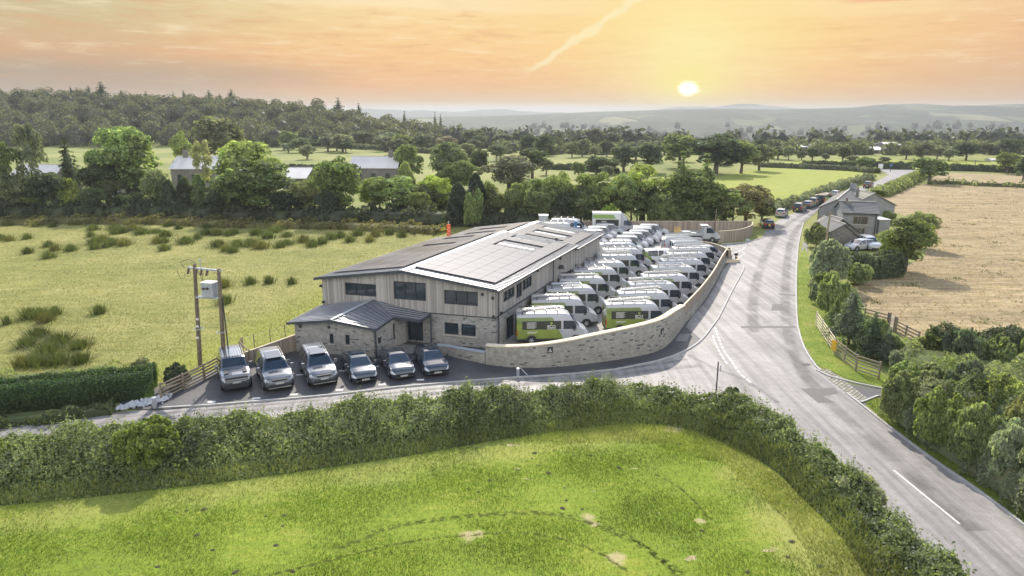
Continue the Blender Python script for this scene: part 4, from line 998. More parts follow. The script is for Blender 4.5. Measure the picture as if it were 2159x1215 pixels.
    if rack:
        for x in (-2.5, -1.5, -.5, .4):
            m_ = MB(); m_.bar((x * k, -.82, roofz + .14), (x * k, .82, roofz + .14), .06, .04)
            for s in (-1, 1): m_.bar((x * k, s * .78, roofz - .08), (x * k, s * .78, roofz + .20), .07, .06)
            m_.build('roof_bar', 'alu' if x != -2.5 else 'rail', V)
        for s in (-1, 1): m_ = MB(); m_.bar((-2.55 * k, s * .80, roofz + .19), (.45 * k, s * .80, roofz + .19), .05, .05); m_.build('rack_rail', 'rail', V)
    return V
def cartype(label, name, L, W, top, belt, mat, glass_x, ws, rw, wheels=(-1.4, 1.4), r=.36, wroof=.66, hood_glass=False, rails=False, zbot=.3, roofmat=None, trim=None, grille=None, pil=(), side_dark=True, spokes=5, spare=False, hl=(.62, .8), rimmat='rim'):
    V = thing(name, label, 'car'); Hh = max(z for _, z in top); hw = W / 2
    bt = (lambda x: interp(belt, x)) if isinstance(belt, list) else (lambda x: belt)
    wp = lambda x: interp([(-L / 2, .84), (-L / 2 + .12, .93), (-L / 2 + .5, 1.0), (L / 2 - .8, 1.0), (L / 2 - .35, .95), (L / 2 - .12, .86), (L / 2, .70)], x)
    def sec(x):
        zt = interp(top, x); b = min(bt(x), zt - .07); cab = max(0, min(1, (zt - bt(x)) / (Hh - bt(0)))); wr = (1 - cab) * .90 + cab * wroof / hw * 1.0; w = hw * wp(x)
        ze = zt - .035; return [(0, zt), (w * wr * .5, zt - .008), (w * wr * .88, zt - .02), (w * wr, ze - .02), (w * (wr * .55 + .95 * .45), ze + (b - ze) * .5), (w * .95, b), (w * 1.0, b * .72 + .08), (w * 1.0, .5), (w * .95, zbot), (0, zbot)]
    xs = sorted({p[0] for p in top} | {round(-L / 2 + L * i / 38, 3) for i in range(39)} | {q for p_ in pil for q in p_})
    x0, x1 = glass_x
    def cls(c, n, w_):
        sd_ = 'l' if c.y > 0 else 'r'
        if w_ == 'front':
            if grille and grille[0] < c.z < grille[1] and abs(c.y) < .55: return 'grille'
            return 'bumper' if c.z < .46 else 'body'
        if w_ == 'rear': return 'tail_light:' + sd_ if abs(c.y) > .52 * hw / .95 and hl[0] + .12 < c.z < hl[1] + .2 else ('number_plate' if abs(c.y) < .2 and .6 < c.z < .8 else 'body')
        if w_ >= 8: return 'bumper'
        if w_ == 7 and trim: return 'bumper'
        if w_ in (0, 1):
            if ws[0] < c.x < ws[1]: return 'windscreen'
            if rw[0] < c.x < rw[1]: return 'rear_window'
            if roofmat and rw[1] <= c.x <= ws[0]: return 'roof'
        if w_ in (3, 4) and x0 < c.x < x1 and not any(a < c.x < b for a, b in pil) and (interp(top, c.x) - bt(c.x)) > .16: return 'side_window:' + sd_ + str(sum(c.x > b for a, b in pil))
        if c.x > L / 2 - .42 and abs(c.y) > .52 * hw and hl[0] < c.z < hl[1] and w_ >= 3: return 'headlight:' + sd_
        if c.x < -L / 2 + .16 and hl[0] + .12 < c.z < hl[1] + .2 and w_ >= 5: return 'tail_light:' + sd_
        return 'body'
    parts = loft(name, xs, sec, cls, {'body': mat, 'bumper': 'dark_trim', 'windscreen': 'cglass', 'rear_window': 'cglass', 'side_window': 'glass' if side_dark else 'cglass', 'grille': 'dark_trim', 'headlight': 'lamp', 'tail_light': 'red', 'number_plate': 'plate_y', 'roof': roofmat or mat}, V, 32)
    add_wheels(V, wheels, r, hw * .985, rimmat=rimmat, spokes=spokes, zb=zbot - .02)
    mirrors(V, ws[1] - .45, hw * .95, bt(0) + .1, mat)
    mb = MB(); mb.box((L / 2 + .015, 0, hl[0] - .14), (.02, .52, .11)); pl = mb.build('number_plate', 'plate', V)
    mb = MB()
    for q in (-.19, -.12, -.05, .06, .13, .20): mb.box((L / 2 + .028, q, hl[0] - .14), (.004, .035, .065))
    mb.build('lettering', 'text_d', pl)
    if rails:
        for s in (-1, 1):
            y = s * wroof * .93; zz = lambda x: interp(top, x) + .05; m_ = MB(); m_.tube([(rw[1] + .15, y, zz(rw[1] + .15) - .06), (rw[1] + .3, y, zz(rw[1] + .3)), (0, y, zz(0)), (ws[0] - .3, y, zz(ws[0] - .3)), (ws[0] - .15, y, zz(ws[0] - .15) - .06)], .028, 6); m_.build('roof_rail', 'rail' if rails == 1 else 'alu', V)
    return V
# --- the six cars on the apron
disco = lambda lab, m: cartype(lab, 'parked_car', 4.95, 2.04, [(-2.475, 1.02), (-2.42, 1.3), (-2.3, 1.72), (-2.15, 1.84), (-1.2, 1.89), (-.2, 1.88), (.35, 1.82), (.7, 1.68), (1.22, 1.26), (1.36, 1.2), (2.0, 1.12), (2.32, 1.0), (2.44, .84), (2.475, .7)], 1.16, m, (-2.2, 1.05), (.42, 1.25), (-2.42, -2.16), (-1.42, 1.5), .39, .70, rails=1, grille=(.34, .52), pil=[(-1.35, -1.25), (-.35, -.25)], hl=(.80, .98), spokes=5, trim=1)
def bonnet_extras(V, L, W, kind):
    if kind == 'disco':
        m_ = MB(); m_.box((L / 2 - .02, 0, .88), (.1, 1.0, .12)); m_.build('grille', 'dark_trim', V)
        m_ = MB(); m_.bar((L / 2 + .01, -.75, .36), (L / 2 + .01, .75, .36), .03, .05); m_.build('skid_strip', 'alu', V)
        m_ = MB(); m_.box((L / 2 - .03, 0, .50), (.12, 1.45, .17)); m_.build('lower_intake', 'dark_trim', V)
        m_ = MB(); m_.box((-.1, 0, 1.905), (1.5, 1.05, .02)); m_.build('glass_roof', 'cglass', V)
t4 = lambda lab, m: cartype(lab, 'parked_car', 4.70, 1.87, [(-2.35, .80), (-2.31, .98), (-2.1, 1.08), (-1.75, 1.14), (-1.1, 1.32), (-.45, 1.43), (.1, 1.44), (.45, 1.38), (1.22, 1.0), (1.36, .95), (1.9, .84), (2.22, .70), (2.33, .56), (2.35, .46)], [(-2.35, .9), (-1, .93), (1.3, .86)], m, (-1.6, 1.05), (.40, 1.26), (-1.72, -.62), (-1.4, 1.42), .345, .60, grille=(.2, .34), pil=[(-.3, -.2)], zbot=.22, roofmat='cglass', hl=(.50, .70))
def place(V, nose, hd, L, label=None):
    a = R(hd); V.location = (nose[0] - math.cos(a) * L / 2, nose[1] - math.sin(a) * L / 2, V.location.z); V.rotation_euler[2] = a
    if label: V['label'] = label
    return V
APR = 0.062
D = cartype('silver boxy off roader with roof rails and ribbed bonnet parked beside the timber rail fence', 'parked_car', 4.76, 2.0, [(-2.38, 1.3), (-2.35, 1.75), (-2.28, 1.93), (-1.4, 1.97), (.3, 1.95), (.52, 1.88), (.92, 1.38), (1.04, 1.30), (2.15, 1.22), (2.28, 1.16), (2.34, 1.0), (2.38, .8)], 1.22, 'silver_paint', (-2.15, .86), (.44, .96), (-2.37, -2.3), (-1.38, 1.5), .40, .74, rails=1, grille=(.72, .98), pil=[(-1.3, -1.15), (-.3, -.2)], hl=(.84, 1.1), trim=1)
m_ = MB()
for q in range(7): m_.box((-.75, -.54 + q * .18, 1.975), (2.3, .05, .02))
m_.build('ribbed_roof', 'silver_paint', D)
for s in (-1, 1): m_ = MB(); m_.box((1.6, s * .6, 1.275), (.7, .28, .03)); m_.build('bonnet_panel', 'rail', D)
m_ = MB(); m_.bar((2.4, -.62, .93), (2.4, .62, .93), .03, .05); m_.bar((2.4, -.62, .80), (2.4, .62, .80), .03, .05); m_.build('grille_bar', 'alu', D)
m_ = MB(); m_.box((2.345, 0, 1.03), (.09, 1.5, .10)); m_.build('grille', 'dark_trim', D); m_ = MB(); m_.box((2.36, 0, .56), (.09, 1.6, .22)); m_.build('lower_bumper', 'dark_trim', D)
D.location.z = APR; place(D, gp(502, 829), -64, 4.76)
E1 = disco('light silver large off roader with dark glass roof, second car in from the rail fence', 'silver_paint'); bonnet_extras(E1, 4.95, 2.04, 'disco'); E1.location.z = APR; place(E1, gp(592, 829), -63, 4.95)
E2 = dup(E1, (0, 0, APR), 0, 'grey large off roader with raised roof rails, third car in front of the annexe wall')
for ch in E2.children:
    pass
place(E2, gp(686, 819), -64, 4.95)
F1 = t4('dark grey fastback with sun glinting on windscreen and bonnet, parked under the annexe corner', 'blue_grey_paint'); F1.location.z = APR; place(F1, gp(772, 812), -66, 4.7)
F2 = dup(F1, (0, 0, APR), 0, 'dark blue grey fastback parked before the entrance step, between two similar fastbacks'); place(F2, gp(853, 804), -68, 4.7)
F3 = dup(F1, (0, 0, APR), 0, 'dark fastback nearest the low stone wall, last car of the row, no sun glint'); place(F3, gp(924, 797), -71, 4.7)
for o in (D, E1, E2, F1, F2, F3): o['group'] = 'cars parked on the apron in front of the office'
# --- large vans in the yard
YZ = .085
va = vantype('green and white van nearest the wall beside the office door', L=5.95)
vb = vantype('v', L=5.95, roofz=2.55, kind='white', text=False)
ladder_id = [0]
def ladder_mesh(L, w=.42):
    mb = MB()
    for s in (-1, 1): mb.bar((-L / 2, s * w / 2, 0), (L / 2, s * w / 2, 0), .035, .085)
    n = int(L / .27)
    for k in range(n): x = -L / 2 + .14 + k * .27; mb.bar((x, -w / 2, 0), (x, w / 2, 0), .035, .035)
    for s in (-1, 1): mb.bar((-L / 2 + .1, s * (w / 2 - .06), .09), (L / 2 - .3, s * (w / 2 - .06), .09), .03, .07)
    for k in range(n - 1): x = -L / 2 + .24 + k * .27; mb.bar((x, -w / 2 + .06, .09), (x, w / 2 - .06, .09), .03, .03)
    return mb.mesh('ladder', 'alu')
LAD = ladder_mesh(3.9)
def ladder_on(V, Lv, desc, y=-.45, x=-1.0, tilt=0.0, skew=.03, roofz=2.6):
    a = V.rotation_euler[2]; c, s = math.cos(a), math.sin(a)
    o = obj('ladder', LAD, None, (V.location.x + x * c - y * s, V.location.y + x * s + y * c, V.location.z + roofz + .22 + abs(tilt) * 1.5)); o.rotation_euler = (0, -tilt, a + skew)
    return tag(o, desc, 'ladder', 'ladders strapped on the van roofs')
HD = 4.5
Lrow = [(6.2, 56.3), (7.7, 60.0), (9.2, 64.1), (10.7, 68.0), (12.4, 72.1), (13.9, 75.6), (15.8, 79.4), (17.0, 83.0)]
Rrow = [(13.9, 58.7), (15.7, 62.2), (17.3, 65.6), (19.2, 69.0), (21.0, 73.1), (22.8, 77.0), (24.3, 80.7), (25.7, 84.0)]
ordn = ['front', 'second', 'third', 'fourth', 'fifth', 'sixth', 'seventh', 'eighth']
used = False
for row, pts in (('beside the office wall', Lrow), ('along the yard wall', Rrow)):
    for i, nz in enumerate(pts):
        plain = (row.startswith('beside') and i in (5, 6)) or (row.startswith('along') and i in (5, 6, 7))
        lab = f"{'plain white' if plain else 'green and white'} tall van, {'frontmost' if i == 0 else ordn[i] + ' from front'} in the row {row}"
        if not plain and not used: v = va; used = True; v.location.z = YZ; v['label'] = lab
        else: v = dup(vb if plain else va, (0, 0, YZ), 0, lab)
        v['group'] = 'high roof vans parked in the yard'
        place(v, (nz[0] + (.05 if i == 0 else -.1), nz[1] - (1.15 if i == 0 and row[0] == 'b' else .65 if i == 0 else .35)), HD + random.uniform(-1.5, 1.5), 5.95)
        lad = {'beside': {0: .05, 1: .0, 3: .0, 6: .02}, 'along ': {0: .05, 1: .05, 2: .05, 3: .03, 5: .04, 6: .0, 7: .03}}[row[:6]]
        if i in lad: ladder_on(v, 5.95, f"aluminium ladder on the roof of the {ordn[i]} van in the row {row}", tilt=lad[i], y=.3 if i % 3 == 2 else -.45)
        if (row[:6], i) in (('beside', 2), ('along ', 4)):
            t_ = MB(); t_.tube([(-2.4, .2, 2.82), (.2, .2, 2.82)], .06, 8); t_.tube([(-2.4, -.1, 2.82), (.2, -.1, 2.82)], .06, 8)
            o = obj('pipe_tube', t_.mesh('pipe_tube', 'galv'), None, v.location, v.rotation_euler[2]); tag(o, f'two grey pipe tubes on the roof bars of the {ordn[i]} van {row}', 'pipes')
place(vb, (16.9, 86.9), 8, 5.95); vb.location.z = YZ; vb['label'] = 'white van half hidden by the far corner of the office, green tail doors'; vb['group'] = 'high roof vans parked in the yard'
# --- low vans
mid = cartype('white low window van with green tail parked between the two van rows', 'parked_van', 5.0, 1.94, [(-2.5, 1.7), (-2.46, 1.88), (-2.38, 1.95), (-1, 1.98), (.7, 1.96), (1.05, 1.86), (1.75, 1.30), (1.88, 1.22), (2.3, 1.06), (2.46, .9), (2.5, .74)], 1.22, 'livery_small', (-2.1, 1.55), (1.0, 1.78), (-2.49, -2.4), (-1.55, 1.55), .35, .78, pil=[(-.2, .5), (-.9, -.8)], hl=(.75, .95), rimmat='steel_rim', spokes=6)
mid['category'] = 'van'; place(mid, (21.4, 85.2), 4, 5.0); mid.location.z = YZ
sv = cartype('s', 'parked_van', 4.42, 1.84, [(-2.21, 1.6), (-2.18, 1.76), (-2.1, 1.82), (-.6, 1.85), (.35, 1.82), (.7, 1.70), (1.3, 1.22), (1.42, 1.15), (1.95, 1.0), (2.15, .86), (2.21, .68)], 1.14, 'white', (-.35, 1.12), (.62, 1.3), (-2.2, -2.1), (-1.35, 1.32), .33, .70, hl=(.7, .92), rimmat='steel_rim', spokes=6)
sv['category'] = 'van'; svd = []
p0, p1 = Vector((25.4, 105.2)), Vector((18.3, 91.3))
pos = [(24.1, 105.0), (22.7, 103.4), (22.4, 101.8), (21.5, 99.4), (20.2, 97.4), (19.0, 94.6), (17.7, 91.6)]
for i, nz in enumerate(pos):
    lab = f"small white van, {['farthest', 'sixth', 'fifth', 'fourth', 'third', 'second', 'nearest'][i]} {'from the front ' if 0 < i < 6 else ''}in the middle block of small vans"
    v = dup(sv, (0, 0, YZ), 0, lab); place(v, nz, -14, 4.42); v['group'] = 'small white vans in the yard'
pos = [(17.4, 105.6), (15.9, 103.0), (14.9, 100.2), (13.6, 96.4)]
for i, nz in enumerate(pos):
    lab = f"small white van, {['farthest', 'third', 'second', 'nearest'][i]} {'from the front ' if 0 < i < 3 else ''}in the block tucked behind the office corner"
    v = sv if i == 3 else dup(sv, (0, 0, YZ), 0, lab); v['label'] = lab; place(v, nz, -12, 4.42); v.location.z = YZ; v['group'] = 'small white vans in the yard'
lowv = vantype('white low roof van beside the bend of the yard fence', L=5.3, roofz=2.05, kind='white', text=False, rack=False, band=False); lowv.location.z = YZ; place(lowv, (27.0, 87.6), 4, 5.3)
for nm, nz, hd in (('long white van in front of the small vans, with a ladder over its roof', (26.4, 90.6), 4), ('white low roof van with a ladder, farthest back along the yard fence', (26.0, 93.6), 2)):
    v = dup(lowv, (0, 0, YZ), 0, nm); place(v, nz, hd, 5.3); ladder_on(v, 5.3, 'aluminium ladder on the ' + nm.split(',')[0], roofz=2.05, y=-.2, x=-.6)
for nm, nz in (('white high roof van parked against the back fence behind the office ridge', (12.0, 106.0)), ('white van end on behind the office roof, nearer than its neighbour', (10.2, 102.2))):
    v = dup(vb, (0, 0, YZ), 0, nm); place(v, nz, -12, 5.95)
# --- box lorry
bl = thing('box_lorry', 'white box lorry with green upper panel parked against the back timber fence', 'lorry')
m_ = MB(); m_.box((-1.1, 0, 2.12), (4.4, 2.15, 2.3)); bx = m_.build('box_body', 'livery_box', bl)
m_ = MB(); m_.box((-1.0, -1.085, 1.75), (3.6, .02, .95)); m_.build('picture_panel', 'film', bl); 
m_ = MB(); m_.bar((-1.9, -1.1, 1.95), (-1.1, -1.1, 1.95), .01, .08); m_.bar((-1.9, -1.1, 1.7), (-.9, -1.1, 1.7), .01, .08); m_.build('strapline', 'text_l', bx)
for x in (-3.3, 1.1): m_ = MB(); m_.box((x, 0, 2.12), (.08, 2.2, 2.36)); m_.build('corner_post', 'galv', bl)
def csec(x):
    zt = interp([(1.15, 3.2), (1.6, 3.0), (1.95, 2.6), (2.3, 2.15), (2.95, 1.45), (3.1, 1.35), (3.5, 1.1), (3.62, .85)], x); w = interp([(1.15, 1.02), (2.6, 1.0), (3.3, .94), (3.62, .78)], x)
    lv = [2.6, 2.1, 1.35, 1.1, .8, .5, .35]; p = [(0, zt), (w * .5, zt - .01), (w * .84, zt - .04), (w * .92, zt - .12)]; last = zt - .12
    for z in lv: z = min(z, last - .012); p.append((w * (1 if z < 1.4 else .95), z)); last = z
    return p + [(0, .33)]
def ccls(c, n, w_):
    s = 'l' if c.y > 0 else 'r'
    if c.z < .5: return 'bumper'
    if w_ in (0, 1, 2) and 2.3 < c.x < 2.95: return 'windscreen'
    if isinstance(w_, int) and w_ >= 4 and 1.35 < c.z < 2.1 and 1.6 < c.x < 2.85 - (c.z - 1.35) * .6: return 'cab_window:' + s
    if c.x > 3.3 and .8 < c.z < 1.1 and abs(c.y) > .6: return 'headlight:' + s
    return 'cab'
loft('lorry', [1.15, 1.3, 1.5, 1.6, 1.75, 1.95, 2.1, 2.3, 2.4, 2.5, 2.6, 2.7, 2.8, 2.95, 3.1, 3.3, 3.45, 3.56, 3.62], csec, ccls, {'body': 'white', 'cab': 'white', 'bumper': 'dark_trim', 'windscreen': 'cglass', 'cab_window': 'cglass', 'headlight': 'lamp'}, bl)
m_ = MB(); m_.box((-1.0, 0, .72), (4.3, .9, .3)); m_.build('chassis', 'dark_trim', bl); add_wheels(bl, (-1.9, 2.5), .38, 1.0, rimmat='steel_rim'); mirrors(bl, 2.5, 1.0, 1.5, s_=1.3)
bl.location.z = YZ; place(bl, (19.6, 108.2), -6, 7.2); bl.location.x -= .0
# --- flatbed
fb = thing('flatbed_truck', 'white drop side flatbed with yellow cage at its tail, beside the curved back fence', 'truck')
def ccls2(c, n, w_): return ccls(c, n, w_)
def csec2(x): 
    p = csec(x); return [(y, min(z, 2.25 - .002 * i)) for i, (y, z) in enumerate(p)]
loft('truck', [1.15, 1.3, 1.5, 1.6, 1.75, 1.95, 2.1, 2.3, 2.4, 2.5, 2.6, 2.7, 2.8, 2.95, 3.1, 3.3, 3.45, 3.56, 3.62], csec2, ccls2, {'body': 'white', 'cab': 'white', 'bumper': 'dark_trim', 'windscreen': 'cglass', 'cab_window': 'cglass', 'headlight': 'lamp'}, fb)
m_ = MB(); m_.box((-.9, 0, .95), (3.9, 2.0, .08)); m_.build('flatbed', 'timber', fb)
for s in (-1, 1): m_ = MB(); m_.box((-.9, s * 1.0, 1.15), (3.9, .04, .35)); m_.build('drop_side', 'galv', fb)
m_ = MB(); m_.box((1.35, 0, 2.38), (1.1, 1.7, .05)); m_.bar((.95, -.8, 1.0), (.95, -.8, 2.36), .06, .06); m_.bar((.95, .8, 1.0), (.95, .8, 2.36), .06, .06); m_.build('headboard', 'galv', fb)
m_ = MB()
for s in (-1, 1):
    for q in range(5): m_.bar((-2.85 + q * .2, s * .9, 1.0), (-2.85 + q * .2, s * .9, 1.85), .04, .04)
    for z in (1.2, 1.5, 1.85): m_.bar((-2.87, s * .9, z), (-2.0, s * .9, z), .04, .04)
m_.build('cage', 'yellow', fb)
m_ = MB(); m_.box((-1.2, .1, 1.2), (1.2, .8, .4), .2); m_.box((-.2, -.2, 1.12), (.8, .6, .28), -.3); m_.build('load', 'galv', fb)
m_ = MB(); m_.box((-1.0, 0, .75), (4.0, .8, .22)); m_.build('chassis', 'dark_trim', fb); add_wheels(fb, (-1.7, 2.5), .36, 1.0, rimmat='steel_rim'); mirrors(fb, 2.5, 1.0, 1.5)
fb.location.z = YZ; place(fb, (30.6, 100.9), -8, 7.2)
# --- cars along the lane
hatch = cartype('white hatchback parked on the verge near the yard entrance', 'parked_car', 4.3, 1.8, [(-2.15, .95), (-2.1, 1.15), (-1.85, 1.42), (-1.3, 1.5), (-.2, 1.52), (.35, 1.45), (1.1, 1.02), (1.25, .96), (1.8, .84), (2.08, .7), (2.15, .5)], .95, 'white', (-1.8, .95), (.33, 1.15), (-2.1, -1.75), (-1.3, 1.35), .33, .60, pil=[(-.35, -.25)], zbot=.25, hl=(.56, .74))
hsuv = cartype('silver estate parked by the roadside hedge', 'parked_car', 4.6, 1.88, [(-2.3, 1.0), (-2.25, 1.35), (-2.08, 1.64), (-1.2, 1.72), (0, 1.72), (.45, 1.64), (1.1, 1.18), (1.25, 1.1), (2.0, .98), (2.25, .82), (2.3, .6)], 1.08, 'grey_paint', (-2.0, .98), (.42, 1.14), (-2.26, -2.06), (-1.35, 1.4), .36, .64, rails=1, pil=[(-.35, -.25), (-1.3, -1.22)], hl=(.68, .86))
def recolor(V, mat):
    for ch in V.children:
        if ch.name.split('.')[0] == 'body': ch.data = ch.data.copy(); ch.data.materials[0] = M[mat]
def head(p, q):  # heading from pixel p to pixel q
    a, b = gp(*p), gp(*q); return math.degrees(math.atan2(b[1] - a[1], b[0] - a[0]))
def tail_place(V, px, py, hd, L, z=.015):   # px,py = middle of the tail on the ground
    x, y = gp(px, py); a = R(hd); V.location = (x + math.cos(a) * L / 2, y + math.sin(a) * L / 2, z); V.rotation_euler[2] = a
hd0 = head((1640, 470), (1725, 427))
def road_car(src, px, py, hd, L, label, mat=None):
    V = dup(src, (0, 0, 0), 0, label, group='cars along the lane'); tail_place(V, px, py, hd, L)
    if mat: recolor(V, mat)
    return V
road_car(hatch, 1622, 484, hd0 + 24, 4.3, 'black small car with dark tail, first parked at the yard entrance grass', 'black_paint')
tail_place(hatch, 1644, 459.5, hd0 + 6, 4.3); hatch['group'] = 'cars along the lane'; hatch['label'] = 'white hatchback parked alone on the lane edge just beyond the entrance'
tail_place(hsuv, 1680, 448, hd0, 4.6); hsuv['group'] = 'cars along the lane'; hsuv['label'] = 'grey people carrier with large rear window, first of the close row by the hedge'
road_car(hatch, 1699, 440.5, hd0 - 3, 4.3, 'small silver car, second in the close row by the hedge', 'silver_paint')
road_car(hsuv, 1711, 435.5, hd0 - 3, 4.6, 'dark blue car, third in the close row by the hedge', 'blue_grey_paint')
lv_ = road_car(lowv, 1727, 432, hd0 - 4, 5.3, 'dark grey van, tallest in the close row by the hedge'); recolor(lv_, 'grey_paint')
road_car(hsuv, 1737, 425, hd0 - 4, 4.6, 'silver car partly hidden behind the dark van', 'silver_paint')
road_car(hatch, 1757, 417, hd0 - 5, 4.3, 'white car, last of the row, above the farmhouse roof', 'white')
d_ = road_car(hsuv, 1827, 397.5, head((1800, 402), (1850, 386)) + 4, 4.6, 'dark off roader driving away along the lane beyond the farmhouse', 'grey_paint')
pk = dup(hsuv, (0, 0, 0), 0, 'white pickup with dark windscreen parked beside the farmhouse drive'); recolor(pk, 'white'); x_, y_ = gp(1848, 531); pk.location = (x_, y_ + 2.3, .02); pk.rotation_euler[2] = R(-92)
pk = dup(hatch, (0, 0, 0), 0, 'white car mostly hidden behind the garden hedge, only its roof showing'); x_, y_ = gp(1822, 531); pk.location = (x_, y_ + 1.4, .02); pk.rotation_euler[2] = R(-160)
# ------------------------------------------------------------------ yard wall and fences
def ribbon_wall(mb, pts, th, z0f, z1f, side=1, uvs=True):
    """pts (x,y,h..); vertical ribbon of thickness th"""
    P = [(p[0], p[1]) for p in pts]; A_ = P; B_ = offset(P, th * side); s = 0
    for i in range(len(P) - 1):
        l = math.dist(P[i], P[i + 1]); a0, a1 = z0f(i), z0f(i + 1); b0, b1 = z1f(i), z1f(i + 1)
        mb.poly([(*A_[i], a0), (*A_[i + 1], a1), (*A_[i + 1], b1), (*A_[i], b0)], [(s, a0), (s + l, a1), (s + l, b1), (s, b0)])
        mb.poly([(*B_[i + 1], a1), (*B_[i], a0), (*B_[i], b0), (*B_[i + 1], b1)], [(s + l, a1), (s, a0), (s, b0), (s + l, b1)])
        mb.poly([(*A_[i], b0), (*A_[i + 1], b1), (*B_[i + 1], b1), (*B_[i], b0)])
        s += l
    for k in (0, len(P) - 1): mb.poly([(*A_[k], z0f(k)), (*B_[k], z0f(k)), (*B_[k], z1f(k)), (*A_[k], z1f(k))])
wl = smooth_line([(-2.0, 49.3, 1.52), (0.0, 48.6, 1.62), (3.2, 48.65, 1.9), (6.9, 49.8, 2.32), (10.5, 51.4, 2.55), (12.2, 52.8, 2.62), (13.7, 55.5, 2.5), (14.9, 58.2, 2.02), (15.3, 59.0, 1.95)], 2)
yw = thing('stone_yard_wall', 'curved rubble stone wall with pale coping around the front of the van yard', 'wall')
mb = MB(); ribbon_wall(mb, wl, .40, lambda i: 0, lambda i: wl[i][2]); mb.build('stonework', 'yard_stone', yw)
co_ = [(p[0], p[1]) for p in offset(wl, -.05)]; mb = MB(); ribbon_wall(mb, [(a, b) for a, b in co_], .52, lambda i: wl[i][2] + .003, lambda i: wl[i][2] + .09); mb.build('coping', 'coping', yw)
# company plaques on the wall
def plaque(px, py, Yd, label):
    q = at_y(px, py, Yd); th_ = thing('wall_plaque', label, 'sign')
    best = min(range(len(wl) - 1), key=lambda i: math.dist(wl[i][:2], q[:2])); a, b = wl[best], wl[best + 1]; ang_ = math.atan2(b[1] - a[1], b[0] - a[0])
    th_.location = (a[0] + math.sin(ang_) * .04, a[1] - math.cos(ang_) * .04, q[2]); th_.rotation_euler[2] = ang_
    m_ = MB(); m_.box((0, 0, 0), (.42, .04, .46)); m_.build('board', 'dark_trim', th_)
    m_ = MB(); m_.bar((-.14, -.025, -.13), (.14, -.025, -.13), .004, .04); m_.poly([(-.12, -.024, -.04), (.12, -.024, -.04), (.04, -.024, .0), (0, -.024, .13), (-.04, -.024, .0)]); m_.build('emblem', 'text_l', th_)
plaque(1167, 736, 48.9, 'square dark plaque with pale emblem on the left part of the yard wall')
plaque(1403, 702, 52.2, 'square dark plaque with pale emblem near the rounded corner of the yard wall')
# dwarf wall by the entrance
mb = MB(); dw = [(-5.9, 51.4, .8), (-5.2, 51.3, .8), (-3.6, 50.3, .85), (-2.05, 49.45, .9)]; ribbon_wall(mb, dw, .35, lambda i: 0, lambda i: dw[i][2]); lw = thing('low_stone_wall', 'low stone wall with pale coping between the entrance door and the yard wall', 'wall'); mb.build('stonework', 'yard_stone', lw)
mb = MB(); ribbon_wall(mb, offset(dw, -.04), .43, lambda i: dw[i][2] + .003, lambda i: dw[i][2] + .07); mb.build('coping', 'galv', lw)
# far wall: stone plinth with timber boards, running to the yard gate
fw_ = [(15.3, 59.05), (17.2, 62.9), (19.1, 66.8), (22.3, 74.0), (25.2, 81.3), (27.3, 86.3), (28.3, 88.6)] + [gp(x, y, 1.7) for x, y in ((1540, 527), (1533, 521), (1520, 515.5), (1500, 509.5), (1478, 506.5), (1462, 506))]
fw_ = smooth_line(fw_, 2)
cum = [0]
for a, b in zip(fw_, fw_[1:]): cum.append(cum[-1] + math.dist(a, b))
hh_ = lambda i: 1.93 - .33 * min(1, cum[i] / 30)
yf = thing('yard_fence_wall', 'stone plinth with close boarded timber fence on top, curving along the lane side', 'fence')
mb = MB(); ribbon_wall(mb, fw_, .36, lambda i: 0, lambda i: .92 - .2 * min(1, cum[i] / 30)); mb.build('stone_plinth', 'yard_stone', yf)
fi_ = offset(fw_, .13); mb = MB(); ribbon_wall(mb, fi_, .06, lambda i: .60, lambda i: hh_(i) - .05); mb.build('boards', 'fence_board', yf)
mb = MB(); ribbon_wall(mb, offset(fw_, .09), .14, lambda i: hh_(i) - .047, lambda i: hh_(i)); mb.build('capping_rail', 'coping', yf)
pl_ = offset(fw_, 1.0); mb = MB(); ribbon_wall(mb, pl_[-26:], .25, lambda i: 0, lambda i: .45); tag(mb.build('planter_wall', 'coping'), 'low pale retaining kerb inside the bend of the yard fence', 'wall')
# rear boundary fences
def board_fence(pts, h, label, cap=True, posts=0, mat='fence_board', hf=None):
    th_ = thing('board_fence', label, 'fence'); mb = MB(); H_ = hf or (lambda i: h); ribbon_wall(mb, pts, .06, lambda i: 0, H_); mb.build('boards', mat, th_)
    mb = MB(); ribbon_wall(mb, offset(pts, -.04), .14, lambda i: H_(i) + .003, lambda i: H_(i) + .05); mb.build('capping_rail', 'coping', th_)
    return th_
board_fence([(4, 109.6), (10, 109.4), (20, 109.3), (30, 109.4), (38.2, 109.4)], 1.78, 'long straight timber board fence across the back of the yard')
cf_ = smooth_line([gp(1585, 492), gp(1583, 499), gp(1568, 505), (33.2, 101.3), (30.2, 100.2)], 2); board_fence(cf_, 1.7, 'curved timber board fence beside the lane entrance, right of the flatbed')
# timber fence left of the annexe
lf_ = [gp(520, 770)] + [gp(560, 757), gp(590, 748), gp(627, 740)]; board_fence([lf_[0], lf_[-1]], 1.25, 'close boarded fence from the annexe corner to the parked silver cars', hf=lambda i: 1.0 if i == 0 else 1.35)
